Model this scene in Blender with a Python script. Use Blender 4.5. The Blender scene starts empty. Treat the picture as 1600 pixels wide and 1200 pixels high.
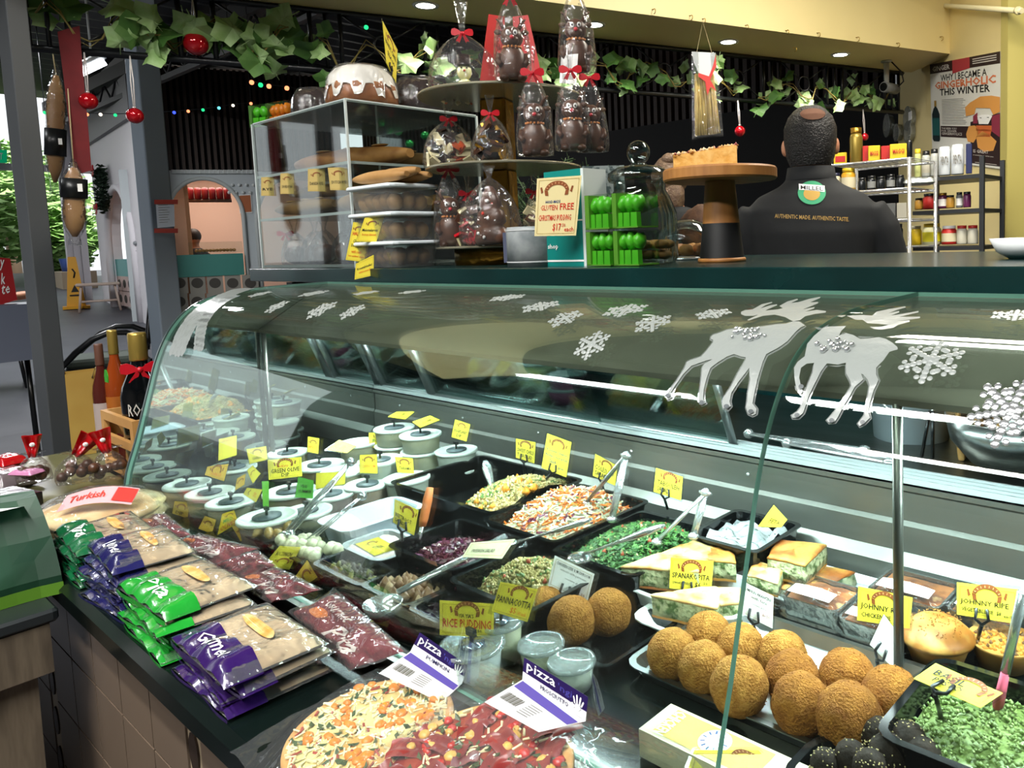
import bpy, bmesh, math, random
from mathutils import Vector, Matrix, noise
from mathutils.geometry import tessellate_polygon
EYE = 1.22                                   # eye height above the market floor
FPX, PPX, PPY = 1200.0, 1048.0, 482.0        # focal length / principal point, in photo pixels (cropped photo -> lens shift)
RC = ((0.77804208, 0.03083531, -0.62745495),
 (0.62740598, -0.08872501, 0.7736211),
 (-0.0318161, -0.99557875, -0.08837805))
CAM = Vector((0, 0, EYE))
scene = bpy.context.scene
cd = bpy.data.cameras.new('camera')
cam = bpy.data.objects.new('camera', cd)
scene.collection.objects.link(cam)
cd.sensor_width = 36.0
cd.lens = FPX / 1600 * 36
cd.shift_x = (800 - PPX) / 1600
cd.shift_y = (PPY - 600) / 1600
cd.clip_start = 0.02
cd.clip_end = 200
cam.matrix_world = Matrix(((RC[0][0], -RC[0][1], -RC[0][2], CAM.x),
      (RC[1][0], -RC[1][1], -RC[1][2], CAM.y),
      (RC[2][0], -RC[2][1], -RC[2][2], CAM.z),
      (0, 0, 0, 1)))
scene.camera = cam
world = bpy.data.worlds.new('daylight')
scene.world = world
world.use_nodes = True
bgn = world.node_tree.nodes['Background']
bgn.inputs[0].default_value = (0.93, 0.97, 1.0, 1)
bgn.inputs[1].default_value = 1.3
scene.view_settings.view_transform = 'Standard'
scene.view_settings.look = 'None'
scene.view_settings.gamma = 1
scene.view_settings.exposure = 0.0
scene.view_settings.use_curve_mapping = False
try:
 scene.cycles.transparent_max_bounces = 32
 scene.cycles.max_bounces = 8
 scene.cycles.caustics_reflective = False
 scene.cycles.caustics_refractive = False
 scene.cycles.sample_clamp_indirect = 4.0
except Exception:
 pass
def area_light(name, loc, size, power, color=(1, 1, 1), rot=(0, 0, 0), size_y=None):
 l = bpy.data.lights.new(name, 'AREA')
 l.energy = power; l.color = color; l.size = size
 if size_y:
  l.shape = 'RECTANGLE'; l.size_y = size_y
 o = bpy.data.objects.new(name, l)
 scene.collection.objects.link(o)
 o.location = loc; o.rotation_euler = rot
 return o
area_light('hall_light', (-0.6, -0.55, 3.35), 2.6, 150, (1.0, 0.98, 0.94), size_y=0.14)  # unseen strip lamps added as fill over the shoppers
area_light('hall_light', (-0.9, -2.3, 3.35), 2.6, 150, (1.0, 0.98, 0.94), size_y=0.14)
area_light('hall_light', (-3.9, -0.9, 3.35), 2.6, 70, (0.95, 0.98, 1.0), size_y=0.14)
area_light('arcade_light', (-9.2, 1.6, 3.4), 2.4, 150, (0.97, 0.98, 1.0), size_y=0.2)  # unseen lamp added to brighten the dark arch wall
area_light('kiosk_light', (-0.7, 2.5, 2.75), 1.2, 70, (1.0, 0.93, 0.80), size_y=0.3)  # unseen lamp added as fill over the kiosk
COL = scene.collection
PI = math.pi
def ray(px, py):
 a = (px - PPX, py - PPY, FPX)
 return Vector([sum(RC[i][j] * a[j] for j in range(3)) for i in range(3)])
def PZ(px, py, z):
 r = ray(px, py); return CAM + r * ((z - EYE) / r.z)
def PY(px, py, y):
 r = ray(px, py); return CAM + r * (y / r.y)
def PX(px, py, x):
 r = ray(px, py); return CAM + r * (x / r.x)
def PN(px, py, p, n):
 r = ray(px, py); return CAM + r * ((Vector(p) - CAM).dot(n) / r.dot(n))
def PD(px, py, d):
 r = ray(px, py); return CAM + r * (d / math.hypot(r.x, r.y))
def depth(p):                                 # distance along the optical axis
 d = Vector(p) - CAM
 return sum(RC[i][2] * d[i] for i in range(3))
def m_per_px(p): return depth(p) / FPX
ORG = {}
def _link(o, parent):
 COL.objects.link(o)
 if parent is not None: o.parent = parent
def props(o, label=None, cat=None, group=None, kind=None):
 if label: o['label'] = label
 if cat: o['category'] = cat
 if group: o['group'] = group
 if kind: o['kind'] = kind
 return o
def thing(name, label, cat, loc=(0, 0, 0), group=None):
 o = bpy.data.objects.new(name, None)
 o.empty_display_size = 0.03
 COL.objects.link(o)
 o.location = loc
 ORG[o] = Vector(loc)
 return props(o, label, cat, group)
def kids(o): return [c for c in COL.objects if c.parent == o]
def copy_tree(o, loc=None, rotz=None, parent=None, label=None, group=None, scale=None):
 c = o.copy(); COL.objects.link(c); c.parent = parent
 ch = CH.get(o, [])
 CH[c] = []
 for k in ch:
  kk = copy_tree(k, parent=c)
 if parent is not None: CH[parent].append(c)
 if loc is not None: c.location = loc
 if rotz is not None: c.rotation_euler = (c.rotation_euler[0], c.rotation_euler[1], rotz)
 if scale is not None: c.scale = scale if hasattr(scale, '__len__') else (scale,) * 3
 if label: c['label'] = label
 if group: c['group'] = group
 return c
CH = {}
class MB:
 """collects geometry in world coordinates; every add passes through self.M"""
 def __init__(s):
  s.v = []; s.f = []; s.mi = []; s.sm = []; s.M = None; s.m = 0
 def at(s, M): s.M = M; return s
 def add(s, vs, fs, smooth=False, m=None):
  b = len(s.v)
  if s.M is not None: vs = [s.M @ Vector(v) for v in vs]
  s.v.extend([tuple(v) for v in vs])
  m = s.m if m is None else m
  for f in fs:
   s.f.append([i + b for i in f]); s.mi.append(m); s.sm.append(smooth)
  return s
 def box(s, c, d, m=None, top=1.0, topy=None):
  topy = top if topy is None else topy
  x, y, z = d[0] / 2, d[1] / 2, d[2] / 2
  vs = [(-x, -y, -z), (x, -y, -z), (x, y, -z), (-x, y, -z), (-x * top, -y * topy, z), (x * top, -y * topy, z), (x * top, y * topy, z), (-x * top, y * topy, z)]
  vs = [(a + c[0], b + c[1], e + c[2]) for a, b, e in vs]
  return s.add(vs, [(0, 3, 2, 1), (4, 5, 6, 7), (0, 1, 5, 4), (1, 2, 6, 5), (2, 3, 7, 6), (3, 0, 4, 7)], False, m)
 def rbox(s, c, d, r, m=None, n=2):
  """box with rounded vertical edges and a chamfered rim"""
  x, y, z = d[0] / 2, d[1] / 2, d[2] / 2
  r = min(r, x * .99, y * .99); ch = min(r * .5, z * .6)
  def ring(ins, zz):
   o = []
   for (sx, sy, a0) in ((1, 1, 0), (-1, 1, 90), (-1, -1, 180), (1, -1, 270)):
    for k in range(n + 1):
     a = math.radians(a0 + 90 * k / n)
     rr = max(r - ins, 1e-4)
     o.append((c[0] + sx * (x - r) + rr * math.cos(a), c[1] + sy * (y - r) + rr * math.sin(a), c[2] + zz))
   return o
  rings = [ring(ch, -z), ring(0, -z + ch), ring(0, z - ch), ring(ch, z)]
  return s.loft(rings, True, True, m=m)
 def loft(s, rings, cap0=True, cap1=True, smooth=False, m=None, closed=True):
  n = len(rings[0]); vs = [p for r in rings for p in r]; fs = []
  for i in range(len(rings) - 1):
   for j in range(n if closed else n - 1):
    k = (j + 1) % n
    fs.append((i * n + j, i * n + k, (i + 1) * n + k, (i + 1) * n + j))
  s.add(vs, fs, smooth, m)
  b = len(s.v) - len(vs)
  if cap0: s.f.append([b + j for j in range(n - 1, -1, -1)]); s.mi.append(s.m if m is None else m); s.sm.append(False)
  if cap1: s.f.append([b + (len(rings) - 1) * n + j for j in range(n)]); s.mi.append(s.m if m is None else m); s.sm.append(False)
  return s
 def cyl(s, p0, p1, r0, r1=None, n=12, m=None, caps=True, smooth=True):
  return s.tube([p0, p1], [r0, r0 if r1 is None else r1], n, m=m, caps=caps, smooth=smooth)
 def tube(s, pts, r, n=8, closed=False, m=None, caps=True, smooth=True, flat=1.0, up=None):
  pts = [Vector(p) for p in pts]; N = len(pts)
  rs = r if hasattr(r, '__len__') else [r] * N
  rings = []; prev = None
  for i, p in enumerate(pts):
   if closed: t = pts[(i + 1) % N] - pts[i - 1]
   else: t = pts[min(i + 1, N - 1)] - pts[max(i - 1, 0)]
   t = t.normalized() if t.length > 1e-9 else Vector((0, 0, 1))
   if prev is None:
    a = Vector(up) if up is not None else (Vector((0, 0, 1)) if abs(t.z) < .9 else Vector((1, 0, 0)))
   else: a = prev
   u = a - t * a.dot(t)
   u = u.normalized() if u.length > 1e-6 else t.orthogonal().normalized()
   prev = u; w = t.cross(u)
   rings.append([p + (u * math.sin(2 * PI * k / n) * flat + w * math.cos(2 * PI * k / n)) * rs[i] for k in range(n)])
  if closed: rings.append(rings[0])
  return s.loft(rings, caps and not closed, caps and not closed, smooth, m)
 def lathe(s, prof, c=(0, 0, 0), n=24, m=None, smooth=True, cap0=True, cap1=True, sy=1.0, fl=None):
  rings = []
  for (r, z) in prof:
   rings.append([(c[0] + r * (1 if fl is None else fl(2 * PI * k / n, z)) * math.cos(2 * PI * k / n), c[1] + sy * r * (1 if fl is None else fl(2 * PI * k / n, z)) * math.sin(2 * PI * k / n), c[2] + z) for k in range(n)])
  return s.loft(rings, cap0, cap1, smooth, m)
 def ball(s, c, r, nu=16, nv=10, m=None, amp=0, fr=3.0, seed=0, flatbase=None):
  r = r if hasattr(r, '__len__') else (r, r, r)
  vs = []; fs = []
  for i in range(nv + 1):
   th = PI * i / nv
   for j in range(nu):
    ph = 2 * PI * j / nu
    d = Vector((math.sin(th) * math.cos(ph), math.sin(th) * math.sin(ph), math.cos(th)))
    k = 1 + (amp * noise.noise(d * fr + Vector((seed * 7.3, seed * 3.1, seed))) if amp else 0)
    z = d.z * r[2] * k
    if flatbase is not None: z = max(z, -flatbase)
    vs.append((c[0] + d.x * r[0] * k, c[1] + d.y * r[1] * k, c[2] + z))
  for i in range(nv):
   for j in range(nu):
    k = (j + 1) % nu
    fs.append((i * nu + j, (i + 1) * nu + j, (i + 1) * nu + k, i * nu + k))
  return s.add(vs, fs, True, m)
 def prism(s, poly, h, m=None, fn=None):
  """2-D outline extruded by h; fn maps (x,y,z) to a point"""
  fn = fn or (lambda x, y, z: (x, y, z)); n = len(poly)
  ar = sum(poly[i][0] * poly[(i + 1) % n][1] - poly[(i + 1) % n][0] * poly[i][1] for i in range(n))
  if ar < 0: poly = poly[::-1]
  tris = tessellate_polygon([[Vector((p[0], p[1], 0)) for p in poly]])
  vs = [fn(x, y, 0) for x, y in poly] + [fn(x, y, h) for x, y in poly]
  fs = []
  for t in tris:
   a, b, c = t
   ar = (poly[b][0] - poly[a][0]) * (poly[c][1] - poly[a][1]) - (poly[c][0] - poly[a][0]) * (poly[b][1] - poly[a][1])
   if ar < 0: b, c = c, b
   fs.append((a, c, b)); fs.append((a + n, b + n, c + n))
  for i in range(n):
   k = (i + 1) % n
   fs.append((i, k, k + n, i + n))
  return s.add(vs, fs, False, m)
 def slab(s, q, th, m=None):
  """flat quad q (4 points) given thickness th against its normal"""
  q = [Vector(p) for p in q]; n = (q[1] - q[0]).cross(q[3] - q[0]).normalized() * th
  vs = q + [p - n for p in q]
  return s.add(vs, [(0, 1, 2, 3), (7, 6, 5, 4), (0, 4, 5, 1), (1, 5, 6, 2), (2, 6, 7, 3), (3, 7, 4, 0)], False, m)
 def grid(s, fn, nu, nv, smooth=True, m=None, th=0.0):
  vs = [fn(i / nu, j / nv) for j in range(nv + 1) for i in range(nu + 1)]
  w = nu + 1
  fs = [(j * w + i, j * w + i + 1, (j + 1) * w + i + 1, (j + 1) * w + i) for j in range(nv) for i in range(nu)]
  return s.add(vs, fs, smooth, m)
 def data(s, name, mats, off=Vector((0, 0, 0))):
  me = bpy.data.meshes.new(name)
  me.from_pydata([(v[0] - off.x, v[1] - off.y, v[2] - off.z) for v in s.v], [], s.f)
  for mt in (mats if isinstance(mats, (list, tuple)) else [mats]): me.materials.append(mt)
  me.polygons.foreach_set('material_index', s.mi)
  me.polygons.foreach_set('use_smooth', s.sm)
  me.update()
  return me
def obj(name, mb, mats, parent=None, label=None, cat=None, group=None, kind=None, origin=None):
 """links mb as one mesh object. Vertices are in world coordinates"""
 if parent is not None: off = ORG[parent]
 elif origin is not None: off = Vector(origin)
 else:
  lo = [min(v[i] for v in mb.v) for i in range(3)]; hi = [max(v[i] for v in mb.v) for i in range(3)]
  off = Vector(((lo[0] + hi[0]) / 2, (lo[1] + hi[1]) / 2, lo[2]))
 o = bpy.data.objects.new(name, mb.data(name, mats, off))
 _link(o, parent)
 ORG[o] = off
 CH[o] = []
 if parent is None: o.location = off
 else: CH.setdefault(parent, []).append(o)
 return props(o, label, cat, group, kind)
def struct(name, mb, mats, parent=None): return obj(name, mb, mats, parent, kind=None if parent else 'structure')
def frame(o, x=None, z=None, y=None):
 """matrix from origin and axes"""
 if y is None: x = Vector(x).normalized(); z = Vector(z); z = (z - x * z.dot(x)).normalized(); y = z.cross(x)
 else:
  y = Vector(y).normalized(); z = Vector(z); z = (z - y * z.dot(y)).normalized(); x = y.cross(z)
 return Matrix(((x.x, y.x, z.x, o[0]), (x.y, y.y, z.y, o[1]), (x.z, y.z, z.z, o[2]), (0, 0, 0, 1)))
def TR(loc, rz=0, rx=0, ry=0, s=1):
 return Matrix.Translation(loc) @ Matrix.Rotation(rz, 4, 'Z') @ Matrix.Rotation(ry, 4, 'Y') @ Matrix.Rotation(rx, 4, 'X') @ Matrix.Scale(s, 4)
def lin(h):
 if isinstance(h, str):
  h = h.lstrip('#'); c = [int(h[i:i + 2], 16) / 255 for i in (0, 2, 4)]
  return tuple((x / 12.92 if x <= .04045 else ((x + .055) / 1.055) ** 2.4) for x in c) + (1,)
 return tuple(h) + (1,) if len(h) == 3 else tuple(h)
MATS = {}
def mat(name, col='#808080', rough=.5, metal=0, col2=None, scale=8, detail=3, lo=.35, hi=.65, bump=0, bscale=None, emit=None, estr=1, trans=0, spec=.5, coat=0, sss=0, stretch=None, alpha=1.0, col3=None, wave=False):
 if name in MATS: return MATS[name]
 m = bpy.data.materials.new(name); m.use_nodes = True
 nt = m.node_tree; N = nt.nodes; L = nt.links
 b = N['Principled BSDF']
 b.inputs['Base Color'].default_value = lin(col)
 b.inputs['Roughness'].default_value = rough
 b.inputs['Metallic'].default_value = metal
 b.inputs['Specular IOR Level'].default_value = spec
 b.inputs['Transmission Weight'].default_value = trans
 b.inputs['Coat Weight'].default_value = coat
 b.inputs['Alpha'].default_value = alpha
 if sss:
  b.inputs['Subsurface Weight'].default_value = sss
  b.inputs['Subsurface Radius'].default_value = (.01, .006, .004)
 if emit:
  b.inputs['Emission Color'].default_value = lin(emit); b.inputs['Emission Strength'].default_value = estr
 if col2 or bump:
  tc = N.new('ShaderNodeTexCoord'); src = tc.outputs['Object']
  if stretch:
   mp = N.new('ShaderNodeMapping'); mp.inputs['Scale'].default_value = stretch
   L.new(src, mp.inputs[0]); src = mp.outputs[0]
  if wave:
   t = N.new('ShaderNodeTexWave'); t.inputs['Scale'].default_value = scale; t.inputs['Distortion'].default_value = 4; t.inputs['Detail'].default_value = detail
  else:
   t = N.new('ShaderNodeTexNoise'); t.inputs['Scale'].default_value = scale; t.inputs['Detail'].default_value = detail
  L.new(src, t.inputs['Vector'])
  if col2:
   r = N.new('ShaderNodeValToRGB'); e = r.color_ramp.elements
   e[0].position = lo; e[0].color = lin(col); e[1].position = hi; e[1].color = lin(col2)
   if col3:
    x = r.color_ramp.elements.new(min(.99, hi + (hi - lo) * .6)); x.color = lin(col3)
   L.new(t.outputs[0], r.inputs[0]); L.new(r.outputs[0], b.inputs['Base Color'])
  if bump:
   bt = t
   if bscale and bscale != scale:
    bt = N.new('ShaderNodeTexNoise'); bt.inputs['Scale'].default_value = bscale; bt.inputs['Detail'].default_value = 4
    L.new(src, bt.inputs['Vector'])
   bn = N.new('ShaderNodeBump'); bn.inputs['Strength'].default_value = bump; bn.inputs['Distance'].default_value = .01
   L.new(bt.outputs[0], bn.inputs['Height']); L.new(bn.outputs[0], b.inputs['Normal'])
 MATS[name] = m
 return m
def film(name, tint='#ffffff', k=1.0, base=.02, rough=.05, bump=0, bscale=60, haze=0.0, hazecol='#ffffff', blend=.35):
 """thin clear sheet: see-through, with Fresnel-weighted reflection and optional milky haze"""
 if name in MATS: return MATS[name]
 m = bpy.data.materials.new(name); m.use_nodes = True
 nt = m.node_tree; N = nt.nodes; L = nt.links
 for n in list(N): N.remove(n)
 out = N.new('ShaderNodeOutputMaterial')
 tr = N.new('ShaderNodeBsdfTransparent'); tr.inputs[0].default_value = lin(tint)
 gl = N.new('ShaderNodeBsdfGlossy'); gl.inputs['Roughness'].default_value = rough
 lw = N.new('ShaderNodeLayerWeight'); lw.inputs[0].default_value = blend
 ma = N.new('ShaderNodeMath'); ma.operation = 'MULTIPLY_ADD'; ma.use_clamp = True
 ma.inputs[1].default_value = k; ma.inputs[2].default_value = base
 L.new(lw.outputs['Fresnel'], ma.inputs[0])
 if bump:
  tc = N.new('ShaderNodeTexCoord'); t = N.new('ShaderNodeTexNoise'); t.inputs['Scale'].default_value = bscale; t.inputs['Detail'].default_value = 2
  L.new(tc.outputs['Object'], t.inputs['Vector'])
  bn = N.new('ShaderNodeBump'); bn.inputs['Strength'].default_value = bump; bn.inputs['Distance'].default_value = .01
  L.new(t.outputs[0], bn.inputs['Height']); L.new(bn.outputs[0], gl.inputs['Normal']); L.new(bn.outputs[0], lw.inputs['Normal'])
 base_sh = tr
 if haze:
  df = N.new('ShaderNodeBsdfDiffuse'); df.inputs[0].default_value = lin(hazecol)
  mh = N.new('ShaderNodeMixShader'); mh.inputs[0].default_value = haze
  L.new(tr.outputs[0], mh.inputs[1]); L.new(df.outputs[0], mh.inputs[2]); base_sh = mh
 mx = N.new('ShaderNodeMixShader')
 L.new(ma.outputs[0], mx.inputs[0]); L.new(base_sh.outputs[0], mx.inputs[1]); L.new(gl.outputs[0], mx.inputs[2])
 L.new(mx.outputs[0], out.inputs[0])
 MATS[name] = m
 return m
def glow(name, col, strength):
 if name in MATS: return MATS[name]
 m = bpy.data.materials.new(name); m.use_nodes = True
 nt = m.node_tree; N = nt.nodes
 for n in list(N): N.remove(n)
 out = N.new('ShaderNodeOutputMaterial'); e = N.new('ShaderNodeEmission')
 e.inputs[0].default_value = lin(col); e.inputs[1].default_value = strength
 nt.links.new(e.outputs[0], out.inputs[0])
 MATS[name] = m
 return m
BLACKP = mat('black_plastic', '#101214', .3)
BLACKG = mat('black_gloss', '#0b0d0e', .12)
STEEL = mat('brushed_steel', '#b9bcbb', .28, 1, col2='#a2a5a4', scale=30, stretch=(1, 8, 8), bump=.02)
STEELD = mat('dull_steel', '#8b8a84', .32, 1, col2='#77756e', scale=6, stretch=(.6, 3, 3))
CHROME = mat('polished_steel', '#e6e8e8', .2, .75)
ALU = mat('aluminium', '#c9cdcc', .35, 1)
WHITE = mat('white_paper', '#f2f2ee', .6)
WHITEP = mat('white_glaze', '#eef2f2', .18)
YELLOW = mat('yellow_card', '#f2e04a', .45, col2='#e8d43c', scale=5)
YELLOWD = mat('cream_card', '#ead9a0', .5)
BROWN = mat('ribbon_brown', '#8c4a1e', .5)
INK = mat('black_ink', '#15130f', .5)
INKR = mat('red_ink', '#cf2f12', .5)
INKO = mat('orange_ink', '#e8701a', .5)
INKB = mat('blue_ink', '#1d3f78', .5)
INKG = mat('grey_ink', '#77746c', .5)
GREENC = mat('green_card', '#57a83a', .5)
RED = mat('red_gloss', '#c01018', .15, coat=.5)
RIBBON = mat('red_satin_ribbon', '#b60d1e', .35)
WOOD = mat('oak_wood', '#a9743a', .5, col2='#8d5c2a', scale=5, stretch=(8, 1, 1), bump=.05)
WOODP = mat('pale_wood', '#c99a5c', .5, col2='#b5854a', scale=6, stretch=(1, 8, 1))
SLEEVE = film('clear_sleeve', '#f4f8f8', .55, .03, .08)
ACRYL = film('clear_acrylic', '#f3f7f6', .3, .015, .03)
CELLO = film('cellophane', '#ffffff', .55, .02, .1, bump=1.0, bscale=38, haze=.02)
WRAP = film('plastic_wrap', '#ffffff', .6, .03, .12, bump=.9, bscale=34, haze=.05)
GLASS = film('case_glass', '#ecf5f2', .40, .008, .015)
_txt = {}
def text2d(s, bold=0.0, shear=0.0):
 key = (s, bold, shear)
 if key in _txt: return _txt[key]
 cu = bpy.data.curves.new('t', 'FONT'); cu.body = s; cu.resolution_u = 1; cu.fill_mode = 'FRONT'
 cu.offset = bold; cu.shear = shear
 o = bpy.data.objects.new('t', cu)
 me = bpy.data.meshes.new_from_object(o)
 vs = [(v.co.x, v.co.y) for v in me.vertices]; fs = [list(p.vertices) for p in me.polygons]
 bpy.data.objects.remove(o); bpy.data.meshes.remove(me); bpy.data.curves.remove(cu)
 if not vs: vs = [(0, 0)]
 x0 = min(v[0] for v in vs); x1 = max(v[0] for v in vs); y0 = min(v[1] for v in vs); y1 = max(v[1] for v in vs)
 w = max(x1 - x0, 1e-5); h = max(y1 - y0, 1e-5)
 _txt[key] = ([((v[0] - x0) / w, (v[1] - y0) / h) for v in vs], fs)
 return _txt[key]
def put_text(mb, s, fn, u0, v0, u1, v1, bold=.01, shear=0.0, m=None):
 """fits the text s into the box u0..u1, v0..v1 of the surface fn(u,v)"""
 vs, fs = text2d(s, bold, shear)
 mb.add([fn(u0 + (u1 - u0) * x, v0 + (v1 - v0) * y) for x, y in vs], fs, False, m)
def quadmap(q, eps=.0006):
 """bilinear map of a quad (top-left, top-right, bottom-right, bottom-left) -> fn(u,v), v up"""
 tl, tr, br, bl = [Vector(p) for p in q]
 n = (br - bl).cross(tl - bl).normalized() * eps
 def fn(u, v, k=1.0):
  return (bl * (1 - u) + br * u) * (1 - v) + (tl * (1 - u) + tr * u) * v + n * k
 return fn
def uvquad(mb, fn, u0, v0, u1, v1, m=None, k=1.0):
 mb.add([fn(u0, v0, k), fn(u1, v0, k), fn(u1, v1, k), fn(u0, v1, k)], [(0, 1, 2, 3)], False, m)
def uvpoly(mb, fn, pts, m=None, k=1.0):
 tr = tessellate_polygon([[Vector((p[0], p[1], 0)) for p in pts]])
 fs = []
 for a, b, c in tr:
  ar = (pts[b][0] - pts[a][0]) * (pts[c][1] - pts[a][1]) - (pts[c][0] - pts[a][0]) * (pts[b][1] - pts[a][1])
  fs.append((a, b, c) if ar > 0 else (a, c, b))
 mb.add([fn(u, v, k) for u, v in pts], fs, False, m)
def circ(cx, cy, rx, ry=None, n=20, a0=0, a1=360):
 ry = rx if ry is None else ry
 full = abs(a1 - a0) >= 360
 return [(cx + rx * math.cos(math.radians(a0 + (a1 - a0) * i / n)), cy + ry * math.sin(math.radians(a0 + (a1 - a0) * i / n))) for i in range(n if full else n + 1)]
def ribbon_logo(mb, fn, cu, cv, w, asp, k=1.0, marks=True):
 """arched shop ribbon with curled ends (index 0 brown band, index 1 pale letter strokes)"""
 def P(x, y): return (cu + x * w, cv + y * w * asp)
 n = 14; out = [P(.5 * math.cos(a) * 1.0, .42 * math.sin(a) - .1) for a in [math.radians(168 - 156 * i / n) for i in range(n + 1)]]
 inn = [P(.36 * math.cos(a), .26 * math.sin(a) - .1) for a in [math.radians(12 + 156 * i / n) for i in range(n + 1)]]
 uvpoly(mb, fn, out + inn, 0, k)
 for sx in (-1, 1):
  uvpoly(mb, fn, [P(sx * .36, -.06), P(sx * .50, -.02), P(sx * .46, -.24), P(sx * .33, -.26)][::sx], 0, k)
  uvpoly(mb, fn, [P(sx * .54, -.10), P(sx * .60, .10), P(sx * .67, .08), P(sx * .62, -.16)][::sx], 0, k)
 if marks:
  for i in range(8):
   a = math.radians(155 - 130 * i / 7); c, s = math.cos(a), math.sin(a)
   p0 = (.40 * c, .30 * s - .1); p1 = (.465 * c, .375 * s - .1); d = (.016 * s, -.016 * c)
   uvpoly(mb, fn, [P(p0[0] - d[0], p0[1] - d[1]), P(p0[0] + d[0], p0[1] + d[1]), P(p1[0] + d[0], p1[1] + d[1]), P(p1[0] - d[0], p1[1] - d[1])], 1, k + .5)
def card_plane(center, yaw=0.0, tilt=0.0):
 """normal of an upright card at center that faces the shopper, turned by yaw and leaned back by tilt (degrees)"""
 d = CAM - center; d.z = 0; d.normalize()
 d = Matrix.Rotation(math.radians(yaw), 3, 'Z') @ d
 t = math.radians(tilt)
 return (d * math.cos(t) + Vector((0, 0, 1)) * math.sin(t)).normalized()
def sign(label, q, y=None, p=None, yaw=0, tilt=12, lines=(), card=None, logo=None, border=True, sleeve=True, holder=None, group=None, name='price_sign', cat='sign', grow=.05, ink=None):
 """shop ticket: q = four photo pixels (tl,tr,br,bl) giving the outline of the flat card; y = depth plane of its centre.
 lines: (text,u0,v0,u1,v1,material). holder: pixel of the foot plus its z -> black stem with fork"""
 cx = sum(a[0] for a in q) / 4; cy = sum(a[1] for a in q) / 4
 c = Vector(p) if p is not None else PY(cx, cy, y)
 n = card_plane(c, yaw, tilt)
 Q = [PN(a[0], a[1], c, n) for a in q]
 t = thing(name, label, cat, tuple((Q[2] + Q[3]) / 2), group)
 fn = quadmap(Q, .0007)
 fb = quadmap(Q, .0)
 mb = MB(); mb.slab([fb(0, 0), fb(1, 0), fb(1, 1), fb(0, 1)], .0008)
 obj('card', mb, card or YELLOW, t)
 W = (Q[1] - Q[0]).length; H = (Q[0] - Q[3]).length
 if sleeve:
  mb = MB(); g = grow; gh = grow * W / H
  mb.slab([fb(-g, -gh) - n * .0012, fb(1 + g, -gh) - n * .0012, fb(1 + g, 1 + gh) - n * .0012, fb(-g, 1 + gh) - n * .0012], .0006)
  obj('sleeve', mb, SLEEVE, t)
 if border:
  mb = MB(); a = .05; b = a * W / H; e = .007; eh = e * W / H
  for (u0, v0, u1, v1) in ((a, b, 1 - a, b + eh), (a, 1 - b - eh, 1 - a, 1 - b), (a, b, a + e, 1 - b), (1 - a - e, b, 1 - a, 1 - b)):
   uvquad(mb, fn, u0, v0, u1, v1)
  obj('border', mb, mat('border_ochre', '#a8862a', .5), t)
 if logo:
  mb = MB(); ribbon_logo(mb, fn, logo[0], logo[1], logo[2], W / H)
  obj('ribbon_emblem', mb, [BROWN, mat('ribbon_letters', '#d8a070', .5)], t)
 inks = {}
 for ln in lines:
  mt = ln[5] if len(ln) > 5 else INK
  inks.setdefault(mt.name, (mt, []))[1].append(ln)
 for k, (mt, ls) in inks.items():
  mb = MB()
  for ln in ls: put_text(mb, ln[0], fn, ln[1], ln[2], ln[3], ln[4], bold=.012)
  obj('lettering', mb, mt, t)
 if holder is not None:
  foot = Vector(holder); top = fb(.42, .12) + n * .003
  mb = MB(); x = (Q[1] - Q[0]).normalized(); up = (Q[0] - Q[3]).normalized()
  mb.tube([foot, top - up * .012], .0028, 6)
  for sx in (-1, 1):
   mb.tube([top - up * .012, top + x * sx * .008 - up * .006, top + x * sx * .006 + up * .008], .0022, 5)
  obj('holder', mb, BLACKP, t)
 return t, Q, fn
rnd = random.Random(7)
# ================================================================== the setting
def hz(x): return max(0.0, (-7.0 - x) * .075)          # the hall floor ramps up towards the street
sun = bpy.data.lights.new('sun', 'SUN'); sun.energy = 11; sun.angle = .02; sun.color = (1, .97, .9)
so = bpy.data.objects.new('sun', sun); COL.objects.link(so); so.rotation_euler = (0, math.radians(48), 0)
FLOORM = mat('hall_floor_vinyl', '#56585f', .5, col2='#4a4c54', scale=2, bump=.02)
mb = MB()
def fl(u, v):
 x = 6 - 26 * u; y = -9 + 22 * v
 return (x, y, hz(x))
mb.grid(fl, 26, 1, smooth=False)
struct('floor', mb, FLOORM)
CORR = mat('corrugated_dark', '#1d2023', .55, col2='#141618', scale=2)
mb = MB()
n = 120
ring = []
for i in range(n + 1):
 x = -15.3 + 20 * i / n
 ring.append((x, .0 + 3.75 + (.03 if i % 2 else 0)))
vs = []; fs = []
for i, (x, z) in enumerate(ring): vs += [(x, -9, z), (x, 13, z)]
for i in range(n): fs.append((2 * i, 2 * i + 1, 2 * i + 3, 2 * i + 2))
mb.add(vs, fs)
mb.box((-5.3, 2, 3.92), (20, 22, .04))
struct('ceiling', mb, CORR)
mb = MB()
for y in (.2, 3.4, 6.6):
 mb.box((-8.5, y, 3.55), (13, .12, .16)); mb.box((-8.5, y, 3.25), (13, .06, .06))
 for i in range(26): mb.tube([(-15 + .5 * i, y, 3.28), (-14.75 + .5 * i, y, 3.5)], .014, 4); mb.tube([(-14.75 + .5 * i, y, 3.5), (-14.5 + .5 * i, y, 3.28)], .014, 4)
struct('trim_1', mb, CORR)
LUMW = mat('luminaire_white', '#d8d8d4', .5)  # housings and rods made up for the unseen fill lamps
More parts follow.
